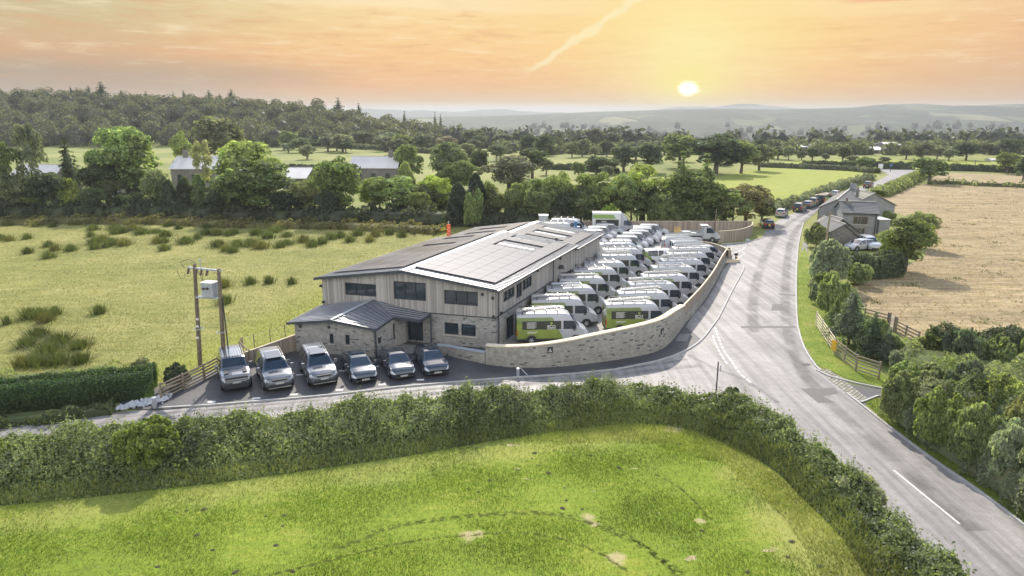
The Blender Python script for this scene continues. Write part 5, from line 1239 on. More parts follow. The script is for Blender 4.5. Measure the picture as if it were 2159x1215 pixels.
# post and rail fences
def rail_fence(pts, label, h=1.15, rails=4, gap=1.8, cat='fence', rh=.11, mat='timber', nm='post_and_rail_fence'):
    th_ = thing(nm, label, cat); tot = sum(math.dist(a, b) for a, b in zip(pts, pts[1:])); n = max(1, round(tot / gap)); prev = None
    for k in range(n + 1):
        (x, y), a = along(pts, tot * k / n); mb = MB(); mb.box((x, y, h * .52), (.11, .11, h * 1.06), a); mb.build('post', mat, th_)
        if prev:
            for r_ in range(rails): z = .2 + (h - .26) * r_ / (rails - 1); mb = MB(); mb.bar((*prev, z), (x, y, z), .045, rh); mb.build('rail', mat, th_)
        prev = (x, y)
    return th_
rail_fence(G([(341, 846), (396, 820), (436, 800), (468, 782)]), 'weathered post and rail fence between the pale rocks and the silver off roader', 1.2, 5)
rail_fence([gp(528, 768), gp(508, 748)] , 'short rail fence turning back behind the silver off roader to the pasture', 1.1, 3)
rail_fence([gp(1720, 688), gp(1759, 748)], 'pale timber rail fence running back from the lane, with a yellow notice', 1.3, 5, 2.6, rh=.075, mat='coping')
rail_fence([gp(1759, 748), gp(1786, 771), gp(1812, 790), gp(1852, 800)], 'dark post and rail fence beside the driveway entrance', 1.3, 5, 1.7, rh=.085)
rail_fence(G([(1822, 676), (1855, 684), (1871, 690)]), 'dark rail fence at the edge of the hay field left of the field gate', 1.15, 4, 1.6)
rail_fence(G([(1886, 702), (1905, 713), (1935, 728)]), 'rail fence at the edge of the hay field right of the field gate', 1.15, 4, 1.6)
rail_fence(G([(278, 440), (320, 441), (362, 441)]), 'timber rail fence below the garden hedge in the tree belt', 1.3, 4, 2.6)
rail_fence(G([(178, 437), (216, 437)]), 'short dark rail fence left of the tall tree in the tree belt', 1.2, 3, 2.6)
rail_fence(G([(1962, 386), (2035, 389)]), 'small field fence under the oak at the far end of the hay field', 1.2, 3, 5)
gt = thing('field_gate', 'pale metal field gate between two rail fences of the hay field', 'gate'); a, b = gp(1872, 691), gp(1886, 701)
for z in (.25, .5, .75, 1.0, 1.2): mb = MB(); mb.bar((*a, z), (*b, z), .04, .05); mb.build('bar', 'galv', gt)
mb = MB(); mb.box((*a, .7), (.22, .22, 1.4)); mb.build('gate_post', 'pole', gt); mb = MB(); mb.box((*b, .7), (.22, .22, 1.4)); mb.build('gate_post', 'pole', gt)
q = gp(1757, 747); mb = MB(); mb.box((q[0] - .05, q[1] - .1, .75), (.5, .05, .85), R(-60)); tag(mb.build('yellow_notice', 'yellow'), 'yellow and orange notice fixed to the end of the pale rail fence', 'sign')
# wire fence along the pasture behind the board fence
wf = thing('wire_fence', 'thin wire fence with slim posts behind the board fence left of the annexe', 'fence'); pp_ = [gp(512, 742), gp(537, 735), gp(571, 724), gp(602, 714), (-17.6, 58.5)]
for i, p in enumerate(pp_): mb = MB(); mb.box((*p, .6), (.14 if i == 0 else .06, .14 if i == 0 else .06, 1.25)); mb.build('post', 'timber', wf)
for z in (.4, .75, 1.1):
    for a, b in zip(pp_, pp_[1:]): mb = MB(); mb.bar((*a, z), (*b, z), .012, .012); mb.build('wire', 'galv', wf)
# ------------------------------------------------------------------ H-pole with transformer
A1, A2 = gp(422, 771), gp(474, 790); hpz = 7.95
hp = thing('transformer_pole', 'twin wooden poles carrying a grey pole mounted transformer at the pasture edge', 'utility pole')
for p, lx in ((A1, (410, 557)), (A2, (461, 567))):
    q = at_y(lx[0], lx[1], p[1]); mb = MB(); mb.tube([(p[0], p[1], -.2), (q[0], p[1], q[2])], [.17, .12], 12); mb.build('pole', 'pole', hp)
T1, T2 = Vector(at_y(410, 566, A1[1])), Vector(at_y(461, 571, A2[1])); dx_ = (T2 - T1).normalized()
mb = MB(); mb.bar(T1 - dx_ * .9, T2 + dx_ * .2, .1, .12); mb.bar(T1 + Vector((0, .22, -.02)) - dx_ * .9, T2 + Vector((0, .22, -.02)) + dx_ * .2, .08, .1); mb.build('crossarm', 'galv', hp)
for k, s in enumerate((-.75, .35, 1.0, 1.75)):
    mb = MB(); q = T1 + dx_ * s; mb.tube([q, q + Vector((-.12, -.1, -.45))], .075, 8)
    for z in (.12, .24, .36): mb.tube([q + Vector((-.03, -.02, -z)), q + Vector((-.035, -.025, -z - .03))], .12, 10)
    mb.build('insulator', 'porcelain', hp)
mb = MB(); q = T1 + Vector((-.5, 0, 0)); mb.tube([T1 + Vector((-1.3, 0, -.15)), T1 + Vector((-1.1, 0, -.75)), T1 + Vector((-.85, 0, -.75)), T1 + Vector((-.75, 0, -.4))], .02, 5); mb.tube([T1 + Vector((.25, 0, -.2)), T1 + dx_ * .9 + Vector((0, 0, -.9)), T1 + dx_ * 1.1 + Vector((0, 0, -.3))], .02, 5); mb.tube([T1 + Vector((-.7, 0, .0)), T1 + Vector((-1.0, 0, .45)), T1 + Vector((-.3, 0, .7)), T1 + Vector((.1, 0, .35))], .025, 5); mb.build('jumper_wire', 'dark_trim', hp)
mb = MB(); q = T1 + dx_ * .85; mb.tube([q, q + Vector((0, 0, .62))], .025, 6); mb.box(q + Vector((0, 0, .66)), (.14, .14, .12)); mb.build('lamp_sensor', 'galv', hp)
B1 = Vector(at_y(443, 610, 48.1)); mb = MB(); mb.box(B1, (.95, .7, 1.02), -.25); tx = mb.build('transformer_tank', 'galv', hp)
mb = MB(); mb.box(B1 + Vector((0, 0, .53)), (1.05, .8, .05), -.25); mb.build('lid', 'plate', tx)
mb = MB(); 
for s in (-.42, 0.05): pass
for s in (-.3, -.02): mb = MB(); mb.tube([B1 + Vector((s, -.36, .12)), B1 + Vector((s - .02, -.6, .22))], [.09, .05], 8); mb.build('bushing', 'porcelain', tx)
for q_ in range(4): mb = MB(); mb.box(B1 + Vector((.56, -.1 + .16 * q_, .0)), (.2, .03, .75), -.25); mb.build('cooling_fin', 'galv', tx)
mb = MB(); L1_, L2_ = Vector(at_y(412, 627, A1[1])), Vector(at_y(463, 629, A2[1])); mb.bar(L1_, L2_, .14, .12); mb.bar(L1_ + Vector((0, .3, 0)), L2_ + Vector((0, .3, 0)), .1, .12); mb.build('platform', 'galv', hp)
for (px, py, Yd) in ((419, 693, A1[1]), (467, 700, A2[1])):
    q = at_y(px, py, Yd); mb = MB()
    for k in range(14): a0, a1 = k * math.pi / 7, (k + 1) * math.pi / 7; mb.bar((q[0] + .33 * math.cos(a0), q[1] + .33 * math.sin(a0), q[2]), (q[0] + .33 * math.cos(a1), q[1] + .33 * math.sin(a1), q[2]), .03, .05)
    mb.build('anti_climb_guard', 'galv', hp)
for py in (672, 687, 711): q = at_y(418, py, A1[1]); mb = MB(); mb.box((q[0], q[1] - .165, q[2]), (.2, .01, .16)); mb.build('warning_plate', 'plate', hp)
mb = MB(); q = Vector(at_y(470, 655, A2[1])); mb.tube([q + Vector((.1, -.12, 1)), q + Vector((.14, -.14, -1.9)), q + Vector((.16, -.14, -4))], .05, 6); mb.build('cable_guard', 'dark_trim', hp)
# far telegraph poles
for px, b, tp, lab in ((1858, 355, 335, 'telegraph pole by the far lane junction'), (1924, 357, 333, 'telegraph pole right of the far lane junction'), (2054, 358, 338, 'telegraph pole in the far green field'), (1736, 545, 448, 'wooden telegraph pole rising from the pale shrub by the farmhouse'), (1503, 506, 440, 'slim dark lamp pole in the yard by the back fence')):
    x, y = gp(px, b); tz = at_y(px, tp, y)[2]; th_ = thing('telegraph_pole', lab, 'utility pole', (x, y, 0))
    mb = MB(); mb.tube([(0, 0, -.2), ((-.0 if b < 400 else .25), 0, tz)], [.16 if b < 540 or b == 545 else .08, .11 if b != 506 else .05], 8); mb.build('pole', 'timber' if b == 545 else 'pole', th_)
    if b != 506: mb = MB(); mb.bar((-.5 + (.25 if b == 545 else 0), 0, tz - .25), (.5 + (.25 if b == 545 else 0), 0, tz - .25), .08, .1); mb.build('crossarm', 'pole', th_)
# bollards, signs
for px, py, hgt, r_, lab in ((1092, 795, .62, .11, 'grey round bollard at the foot of the yard wall by the lane'), (327, 862, .75, .13, 'grey round bollard beside the pale rock pile')):
    x, y = gp(px, py); th_ = thing('bollard', lab, 'bollard', (x, y, 0)); mb = MB(); mb.tube([(0, 0, 0), (0, 0, hgt)], r_, 16); mb.build('post', 'galv', th_); mb = MB(); mb.tube([(0, 0, hgt), (0, 0, hgt + .06)], [r_ * 1.1, r_ * .9], 16); mb.build('cap', 'plate', th_)
x, y = gp(1551, 549); th_ = thing('marker_post', 'short dark post with a square head at the tip of the footway kerb', 'post', (x, y, 0)); mb = MB(); mb.box((0, 0, .35), (.14, .14, .7)); mb.build('post', 'dark_trim', th_); mb = MB(); mb.box((0, 0, .8), (.42, .25, .3)); mb.build('head', 'dark_trim', th_)
x, y = gp(1576, 516); th_ = thing('sign_post', 'low grey sign standing before the curved board fence', 'sign', (x, y, 0)); mb = MB(); mb.box((0, 0, .3), (.08, .08, .6)); mb.build('post', 'galv', th_); mb = MB(); mb.box((0, 0, .7), (.6, .06, .25)); mb.build('board', 'galv', th_)
x, y = 13.6, 43.0; tz = at_y(1529, 763, y)[2]; th_ = thing('road_sign', 'slim dark pole with a small edge on sign, rising from the hedge at the junction', 'sign', (x, y, 0)); mb = MB(); mb.tube([(0, 0, 0), (0, 0, tz)], .045, 8); mb.build('pole', 'iron', th_); mb = MB(); mb.box((.17, 0, tz - .45), (.32, .02, .5), 1.1); mb.build('board', 'galv', th_)
x, y = gp(1855, 362); th_ = thing('road_sign', 'pale square sign on a post at the far lane junction', 'sign', (x, y, 0)); mb = MB(); mb.box((0, 0, .6), (.15, .15, 1.2)); mb.build('post', 'galv', th_); mb = MB(); mb.box((0, -.1, 1.7), (1.5, .1, 1.6)); mb.build('board', 'plate', th_)
x, y = gp(1877, 362); th_ = thing('road_sign', 'small dark sign at the right of the far lane junction', 'sign', (x, y, 0)); mb = MB(); mb.box((0, 0, 1.0), (.12, .12, 2.0)); mb.build('post', 'iron', th_); mb = MB(); mb.box((0, -.1, 2.0), (.9, .08, .7)); mb.build('board', 'blue', th_)
# orange marker
Yo = 78; q = at_y(946, 484, Yo); th_ = thing('orange_marker', 'orange red marker banner on a thin pole behind the left roof edge', 'banner', (q[0], q[1], 0)); mb = MB(); mb.tube([(0, 0, 0), (0, 0, at_y(946, 467, Yo)[2])], .05, 6); mb.build('pole', 'galv', th_)
zt, zb = at_y(946, 473, Yo)[2], at_y(946, 498, Yo)[2]; mb = MB(); mb.box((0, -.1, (zt + zb) / 2), (.42, .1, zt - zb)); bn = mb.build('banner', 'orange', th_)
mb = MB()
for k in range(5): mb.box(((-1) ** k * .08, -.156, zb + .12 + k * .22), (.1, .01, .09))
mb.build('pattern', 'plate', bn)
mb = MB(); q = at_y(1215, 473, 104); mb.box((0, 0, .9), (1.1, .8, 1.8)); mb.box((-.1, 0, 2.2), (.4, .4, .9)); o = mb.build('machine', 'blue', loc=(q[0], 104, 0)); tag(o, 'blue machine standing before the back fence, left of the box lorry', 'machine')
th_ = thing('storage_tank', 'grey plastic storage tank behind the far end of the office ridge', 'tank', (gp(1145, 492)[0], 108, 0)); zt = at_y(1145, 454, 108)[2]; mb = MB(); mb.box((0, 0, zt / 2), (1.4, 1.2, zt)); mb.build('tank', 'galv', th_, None); mb = MB(); mb.box((0, 0, zt + .04), (1.5, 1.3, .08)); mb.build('lid', 'galv', th_)
# pale rocks : each one a thing would be dust-sized, piled stones in front of the hedge
rk = MB(); rr = random.Random(3); rp_ = G([(245, 868), (262, 858), (300, 852), (332, 848), (345, 852), (322, 860), (290, 869), (255, 873)])
cx_ = [p[0] for p in rp_]; cy_ = [p[1] for p in rp_]
for k in range(190):
    t_ = rr.random(); x = min(cx_) + (max(cx_) - min(cx_)) * t_; yc = 41.2 + (42.8 - 41.2) * t_; y = yc + rr.uniform(-.75, .75) * (.5 + .5 * t_); s = rr.uniform(.1, .24); z = s * .5 + rr.uniform(0, .12)
    P = [Vector((x, y, z)) + Vector((rr.uniform(.6, 1) * a, rr.uniform(.6, 1) * b, rr.uniform(.5, .9) * c_)) * s for a, b, c_ in ((1, 0, 0), (0, 1, 0), (-1, 0, 0), (0, -1, 0), (0, 0, 1), (0, 0, -1))]
    for a, b, c_ in ((0, 1, 4), (1, 2, 4), (2, 3, 4), (3, 0, 4), (1, 0, 5), (2, 1, 5), (3, 2, 5), (0, 3, 5)): rk.poly([P[a], P[b], P[c_]])
o = rk.build('rock_pile', 'rock'); tag(o, 'heap of broken pale rocks beside the lane under the clipped hedge', 'rocks', None, 'stuff')

# ------------------------------------------------------------------ farmhouse and far buildings
def block(parent, O, d, w, l, hw_, hr, mat='render', roofm='slate', ov=.25, rname='roof', ridge=.5, hwr=None):
    """O front-left corner of the gable; d = unit vector along the gable; ridge runs perpendicular (to the left of d)"""
    d = Vector(d).normalized(); n = Vector((-d.y, d.x)); hwr = hwr if hwr is not None else hw_
    P = lambda a, b, z: Vector((O[0] + d.x * a + n.x * b - parent.location.x, O[1] + d.y * a + n.y * b - parent.location.y, z))
    mb = MB(); r_ = w * ridge
    for b, s in ((0, 1), (l, -1)):
        f = [P(0, b, 0), P(w, b, 0), P(w, b, hwr), P(r_, b, hr), P(0, b, hw_)]; mb.poly(f if s > 0 else f[::-1])
    mb.poly([P(0, l, 0), P(0, 0, 0), P(0, 0, hw_), P(0, l, hw_)]); mb.poly([P(w, 0, 0), P(w, l, 0), P(w, l, hwr), P(w, 0, hwr)]); mb.build('wall', mat, parent)
    s1 = (hr - hw_) / r_; s2 = (hr - hwr) / (w - r_); mb = MB(); th_ = .13
    for F in ([P(-ov, -ov, hw_ - ov * s1 + .05), P(r_, -ov, hr + .05), P(r_, l + ov, hr + .05), P(-ov, l + ov, hw_ - ov * s1 + .05)], [P(r_, -ov, hr + .05), P(w + ov, -ov, hwr - ov * s2 + .05), P(w + ov, l + ov, hwr - ov * s2 + .05), P(r_, l + ov, hr + .05)]):
        Q = [p + Vector((0, 0, th_)) for p in F]; mb.poly(Q); mb.poly(F[::-1])
        for i in range(4): j = (i + 1) % 4; mb.poly([F[i], F[j], Q[j], Q[i]])
    rf = mb.build(rname, roofm, parent)
    mb = MB(); mb.bar(P(r_, -ov, hr + .2), P(r_, l + ov, hr + .2), .22, .08); mb.build('ridge_tiles', 'sill', rf); return rf, P
fh = thing('stone_farmhouse', 'old grey rendered farmhouse with slate roofs at the lane edge', 'house', (50, 113, 0))
Oa = at_y(1727, 472, 113); Oa2 = at_y(1784, 472, 115)
dA_ = Vector((.83, -.50)); rfA, PA = block(fh, (Oa[0], 113.5), dA_, 4.9, 19, 3.4, 4.75)
Ob = at_y(1790, 500, 107.5); wB = at_y(1846, 500, 104)[0] - at_y(1790, 500, 107.5)[0]
# block B: ridge along its front wall, so use d pointing away and let the gable be its right side
dB = Vector((.25, .968)); Obr = (at_y(1845, 500, 104.5)[0], 104.5)
rfB, PBk = block(fh, Obr, dB, 6.0, 4.9, 3.65, 4.95)
def chim(parent, x, y, z0, z1, s=.6, mat='old_stone'):
    mb = MB(); mb.box((x - fh.location.x, y - fh.location.y, (z0 + z1) / 2), (s, s * 1.2, z1 - z0), .3); c_ = mb.build('chimney', mat, parent)
    mb = MB(); mb.tube([(x - fh.location.x, y - fh.location.y, z1), (x - fh.location.x, y - fh.location.y, z1 + .45)], [.16, .13], 8); mb.build('chimney_pot', 'porcelain', c_)
q = at_y(1787, 440, 107.5); chim(fh, q[0], 108, 0, 5.2, .75); q = at_y(1797, 410, 128); chim(rfA, q[0], 128, 3.8, 5.9, .8, 'render'); q = at_y(1801, 418, 124); chim(rfA, q[0], 123, 4.0, 5.3, .35)
def fwin(parent, a, b, z0, z1):   # window on block B front (side wall a=0 plane)
    mb = MB(); P_ = lambda bb, z, dd: PBk(-dd, bb, z)
    mb.poly([P_(b, z0, .02), P_(a, z0, .02), P_(a, z1, .02), P_(b, z1, .02)]); fr = MB()
    for A_, B_ in (((a, z0), (b, z0)), ((a, z1), (b, z1)), ((a, z0), (a, z1)), ((b, z0), (b, z1)), (((a + b) / 2, z0), ((a + b) / 2, z1)), ((a * .3 + b * .7, z0), (a * .3 + b * .7, z1))): fr.bar(P_(A_[0], A_[1], .05), P_(B_[0], B_[1], .05), .06, .07)
    f = fr.build('window', 'timber', parent); mb.build('pane', 'glass', f); s_ = MB(); s_.bar(P_(a - .15, z0 - .1, .08), P_(b + .15, z0 - .1, .08), .12, .12); s_.build('sill', 'sill', f)
fwin(fh, 1.3, 3.3, 2.0, 3.15); fwin(fh, 1.6, 2.5, .6, 1.4)
mb = MB(); p = PBk(-.12, .2, 0); mb.tube([PBk(-.12, .2, 0), PBk(-.12, .2, 3.5)], .07, 6); mb.build('downpipe', 'dark_trim', fh)
mb = MB(); mb.bar(PBk(-.3, 0, 3.55), PBk(-.3, 4.9, 3.55), .12, .1); mb.build('gutter', 'dark_trim', fh); mb = MB(); mb.tube([PA(-.1, .1, 0), PA(-.1, .1, 3.2)], .08, 6); mb.build('downpipe', 'dark_trim', fh)
# rear wing of the farmhouse (hipped look behind) and glazed lean-to
q = at_y(1800, 440, 122); rfC, PC = block(fh, (q[0] - 1, 121.5), (1, .1), 8.5, 7, 2.6, 4.7, rname='roof', roofm='corrugated')
ob_ = thing('stone_outbuilding', 'small gabled outbuilding with two stepped slate roofs in front of the farmhouse', 'shed', (46, 97, 0)); q = at_y(1752, 490, 97); q2 = at_y(1809, 505, 97)
block(ob_, (q[0], 97), (1, .0), q2[0] - q[0], 3.2, 2.15, 3.15, mat='dark_trim' if 0 else 'old_stone', ridge=.45, hwr=1.35)
block(ob_, (q[0] + .2, 99.2), (1, .02), q2[0] - q[0] + 1.4, 3.4, 2.25, 3.5, mat='old_stone', ridge=.42, hwr=1.5)
sh = thing('garden_shed', 'little gabled shed roof peeping out left of the outbuilding', 'shed', (44, 103, 0)); q = at_y(1738, 470, 103); block(sh, (q[0], 103), (1, 0), 2.4, 3, 2.0, 2.9, mat='timber', roofm='corrugated')
lt = thing('conservatory', 'white roofed lean to beside the right gable of the farmhouse', 'porch'); q = at_y(1850, 455, 108); mb = MB(); mb.box((q[0] + 1.0, 109, 2.3), (1.9, 3.2, .1)); mb.build('roof', 'skylight', lt); mb = MB(); mb.box((q[0] + 1.0, 109, 1.1), (1.7, 3.0, 2.2)); mb.build('wall', 'render', lt)
def farbuilding(px0, px1, pyb, pyt, Yd, label, name='barn', wallm='barnwall', roofm='barnroof', hw_=.7, chimney=None, rot=.04, dep=None, z0=0.0):
    a = at_y(px0, pyb, Yd); b = at_y(px1, pyb, Yd); hr = at_y(px0, pyt, Yd)[2]; w_ = b[0] - a[0]; dep = dep or w_ * .4
    th_ = thing(name, label, 'building', (a[0], Yd, z0)); hr -= z0
    # ridge parallel to the front: gable on the side
    d = Vector((math.sin(rot), math.cos(rot))); 
    rf, P_ = block(th_, (b[0], Yd), d, dep, w_, hr * hw_, hr, mat=wallm, roofm=roofm, ov=.3)
    if chimney: c_ = at_y(chimney, pyt, Yd + dep / 2); mb = MB(); mb.box((c_[0] - a[0], dep / 2, hr + .7), (1.0, .9, 1.9)); ch_ = mb.build('chimney', 'old_stone', rf); mb = MB(); mb.tube([(c_[0] - a[0], dep / 2, hr + 1.6), (c_[0] - a[0], dep / 2, hr + 2.1)], .22, 8); mb.build('chimney_pot', 'porcelain', ch_)
    for k in range(3):
        mb = MB(); x = w_ * (.2 + .3 * k); mb.box((x, -.06, hr * hw_ * .55), (w_ * .09, .05, hr * hw_ * .35)); mb.build('window', 'glass', th_)
    return th_
farbuilding(362, 462, 398, 333, 172, 'bungalow with pale sunlit slate roof and chimney among the tree belt', 'bungalow', 'old_stone', 'barnroof', .66, 392, dep=9)
farbuilding(738, 838, 388, 333, 178, 'long house with bright pale roof and end chimney behind the belt of trees', 'house', 'old_stone', 'barnroof', .66, 824, dep=8)
farbuilding(597, 646, 400, 358, 160, 'low pale roofed house half hidden between two dark trees', 'house', 'old_stone', 'barnroof', .66, dep=10)
farbuilding(25, 118, 400, 351, 160, 'pale roofed cottage at the left end of the tree belt', 'cottage', 'old_stone', 'barnroof', .66, dep=7)
farbuilding(1677, 1722, 322, 307, 350, 'low white roofed barn, leftmost of the far farm buildings', dep=14)
farbuilding(1733, 1772, 328, 313, 335, 'white roofed barn second from the left in the far farm', dep=14)
farbuilding(1823, 1868, 330, 312, 330, 'wide dark barn with pale shallow roof in the far farm', hw_=.6, dep=18)
farbuilding(1868, 1896, 328, 302, 332, 'tall dark barn with pale roof, right end of the far farm', hw_=.8, dep=12)
farbuilding(2089, 2108, 344, 336, 275, 'tiny white roofed hut beside the round far trees', 'hut', 'plate', dep=4)
farbuilding(1204, 1224, 428, 410, 128, 'small pale roofed shed seen between the trunks behind the yard', 'shed', 'timber', dep=2.5)
farbuilding(238, 256, 430, 404, 140, 'little pale summerhouse beside the rail fence in the tree belt', 'summerhouse', 'sill', dep=2)
# ------------------------------------------------------------------ foliage
def quads(P, N, size, aspect=.62, jit=.9, rng=RNG):
    n = len(P); N = N + rng.normal(0, jit, (n, 3)); N /= np.linalg.norm(N, axis=1, keepdims=True) + 1e-9
    a = np.cross(N, rng.normal(0, 1, (n, 3))); a /= np.linalg.norm(a, axis=1, keepdims=True) + 1e-9; b = np.cross(N, a)
    s = (np.ones(n) * size if np.isscalar(size) else size)[:, None]; a = a * s; b = b * s * aspect
    V = np.stack([P - a, P - b * .9 + a * .1, P + a, P + b * .9 + a * .1], 1).reshape(-1, 3); F = np.arange(4 * n).reshape(n, 4); return V, F
def ico(c, r, rng, sub=1):
    bm = bmesh.new(); bmesh.ops.create_icosphere(bm, subdivisions=sub, radius=1.0); V = np.array([v.co[:] for v in bm.verts]); F = np.array([[v.index for v in f.verts] for f in bm.faces]); bm.free()
    V = V * (1 + rng.uniform(-.15, .1, (len(V), 1))); return V * r + c, F
def join_tri_quads(parts):
    Vs, Fs, o_ = [], [], 0
    for V, F in parts:
        if F.shape[1] == 3: F = np.concatenate([F, F[:, 2:3]], 1)
        Vs.append(V); Fs.append(F + o_); o_ += len(V)
    return np.concatenate(Vs), np.concatenate(Fs)
def mixed_mesh(name, parts, mat='leaves'):
    V, F = join_tri_quads(parts); me = bpy.data.meshes.new(name)
    tri = F[:, 2] == F[:, 3]; Q = F[~tri]; Tt = F[tri][:, :3]
    me.vertices.add(len(V)); me.vertices.foreach_set('co', V.astype(np.float32).ravel()); li = np.concatenate([Q.ravel(), Tt.ravel()]).astype(np.int32)
    me.loops.add(len(li)); me.loops.foreach_set('vertex_index', li); me.polygons.add(len(F))
    me.polygons.foreach_set('loop_start', np.concatenate([np.arange(len(Q)) * 4, len(Q) * 4 + np.arange(len(Tt)) * 3]).astype(np.int32))
    me.materials.append(M[mat]); me.update(calc_edges=True); return me
def sph(n, rng):
    v = rng.normal(0, 1, (n, 3)); return v / np.linalg.norm(v, axis=1, keepdims=True)
def clump_cloud(cs, rs, n_per, leaf, rng, core=.72, jit=.75, fl=.85):
    parts = []
    for c, r in zip(cs, rs):
        k = int(n_per * (r / np.mean(rs)) ** 2); d = sph(k, rng); d[:, 2] = np.where(d[:, 2] < -.45, -d[:, 2], d[:, 2])
        rad = r * (fl + (1.12 - fl) * rng.random((k, 1)) ** .7); parts.append(quads(c + d * rad * np.array([1, 1, .85]), d + np.array([0, 0, .25]), leaf * rng.uniform(.45, 1.4, k), jit=jit, rng=rng))
        if core: parts.append(ico(c, np.array([r, r, r * .85]) * core, rng))
    return parts
def crown_broad(seed, nc=34, n_per=150, leaf=.30, open_=0.0, top=.0):
    rng = np.random.default_rng(seed); cs, rs = [], []
    for i in range(nc):
        d = sph(1, rng)[0]; d[2] = abs(d[2]) * 1.0 if rng.random() < .55 else d[2]; k = rng.uniform(.42, .84)
        c = d * np.array([4.0, 4.0, 5.0]) * k + np.array([0, 0, 5.9]); cs.append(c); rs.append(rng.uniform(.85, 1.5) * (1 - .25 * open_))
    if not open_: cs += [np.array([0, 0, 6.5]), np.array([0, 0, 4.2])]; rs += [2.1, 1.9]
    return mixed_mesh('crown', clump_cloud(cs, rs, n_per, leaf, rng, core=.62 if not open_ else .4))
def trunk(seed, H=7.0, r=.32, limbs=6, low=2.2):
    rng = np.random.default_rng(seed); mb = MB(); mb.tube([(0, 0, -.3), (.1, .05, 2), (-.05, .1, H * .6), (.1, 0, H)], [r * 1.3, r, r * .6, r * .2], 8)
    for k in range(limbs):
        a = k * 2.4 + rng.uniform(-.4, .4); z = low + (H - low) * k / limbs * .8; l = rng.uniform(1.6, 2.8); mb.tube([(0, 0, z), (math.cos(a) * l * .5, math.sin(a) * l * .5, z + .9), (math.cos(a) * l, math.sin(a) * l, z + 2.2)], [r * .45, r * .28, r * .1], 5)
    return mb.mesh('trunk', 'bark')
def crown_conifer(seed, H=11.0, Rb=2.8, layers=15, leaf=.34, droop=.35, n=34):
    rng = np.random.default_rng(seed); Ps, Ns = [], []
    for i in range(layers):
        f = i / (layers - 1); z = 1.0 + (H - 1.2) * f; Rl = Rb * (1 - f) ** .85 + .12; arms = max(5, int(13 * (1 - f) + 4))
        for a in rng.uniform(0, 2 * math.pi, arms):
            L_ = Rl * rng.uniform(.72, 1.15); k = max(4, int(n * L_ / Rb)); t_ = rng.random(k) ** .7
            P = np.stack([np.cos(a) * L_ * t_, np.sin(a) * L_ * t_, z - droop * L_ * t_ ** 1.5 + .1], 1) + rng.normal(0, .10 + .05 * Rl, (k, 3)) * np.array([1, 1, .6]); Ps.append(P); Ns.append(np.tile([math.cos(a) * .4, math.sin(a) * .4, .9], (k, 1)))
    P = np.concatenate(Ps); N = np.concatenate(Ns); parts = [quads(P, N, leaf * rng.uniform(.6, 1.2, len(P)), jit=.45, rng=rng, aspect=.45)]
    m = MB(); nn = 9; R0 = Rb * .62; ring = [(R0 * math.cos(k * 2 * math.pi / nn), R0 * math.sin(k * 2 * math.pi / nn), 1.0) for k in range(nn)]; V = np.array(ring + [(0, 0, H * .93)]); F = np.array([[k, (k + 1) % nn, nn] for k in range(nn)]); parts.append((V, F)); return mixed_mesh('crown', parts)
def crown_column(seed, H=9.0, Rb=1.7, leaf=.30, n=4200, pw=.55):
    rng = np.random.default_rng(seed); z = rng.random(n) ** .9; a = rng.uniform(0, 2 * math.pi, n); lump = 1 + .16 * np.sin(a * 3 + z * 11 + seed) + .10 * np.sin(a * 7 - z * 23)
    Rr = Rb * np.clip((1 - z) ** pw * (z + .08) ** .22, 0.03, 1) * lump * rng.uniform(.78, 1.08, n); P = np.stack([Rr * np.cos(a), Rr * np.sin(a), .35 + z * (H - .4)], 1); N = np.stack([np.cos(a), np.sin(a), np.full(n, .5)], 1)
    parts = [quads(P, N, leaf * rng.uniform(.6, 1.2, n), jit=.6, rng=rng)]; prof = [(0, .72), (.25, .74), (.5, .62), (.75, .4), (.97, .02)]; nn = 9; V = np.array([(Rb * w * math.cos(k * 2 * math.pi / nn), Rb * w * math.sin(k * 2 * math.pi / nn), .2 + f * (H - .4)) for f, w in prof for k in range(nn)]); F = np.array([[i * nn + k, i * nn + (k + 1) % nn, (i + 1) * nn + (k + 1) % nn, (i + 1) * nn + k] for i in range(4) for k in range(nn)]); parts.append((V, F)); return mixed_mesh('crown', parts)
def crown_shrub(seed, n_per=150, leaf=.12, nc=52, spiky=0.0):
    rng = np.random.default_rng(seed); cs, rs = [], []
    for i in range(nc):
        a = rng.uniform(0, 6.28); k = rng.random() ** .5; z = rng.uniform(.1, 1) * math.sqrt(max(0, 1 - (k * .8) ** 2)); cs.append(np.array([math.cos(a) * k * 1.25, math.sin(a) * k * 1.25, .35 + z * 1.45])); rs.append(rng.uniform(.2, .42))
    cs += [np.array([0, 0, .75]), np.array([.4, .2, .6]), np.array([-.4, -.3, .6])]; rs += [.95, .8, .8]
    parts = clump_cloud(cs, rs, n_per, leaf, rng, core=.55, fl=.62)
    return mixed_mesh('crown', parts)
PT = {}
def proto(kind, crowns, trunkm, W_, H_): PT[kind] = (crowns, trunkm, W_, H_)
tk = trunk(1); tko = trunk(2, 7.5, .22, 8, 1.4)
proto('oak', [crown_broad(s, 56, 120, .25) for s in (11, 12, 13, 14)], tk, 8.9, 11.3)
proto('open', [crown_broad(s, 36, 120, .22, open_=1.0) for s in (21, 22, 23)], tko, 8.6, 11.0)
proto('far', [crown_broad(s, 34, 60, .42) for s in (31, 32, 33)], tk, 8.9, 11.3)
COLK = 1.85
proto('conifer', [crown_conifer(s) for s in (41, 42)], trunk(3, 10, .22, 0), 5.6, 11.2)
proto('cypress', [crown_column(s) for s in (51, 52)], trunk(4, 4, .2, 0), 3.5, 9.2)
proto('fir', [crown_conifer(s, 5.0, 2.2, 13, .17, .15, 52) for s in (61, 62)], trunk(5, 4.4, .12, 0), 4.4, 5.2)
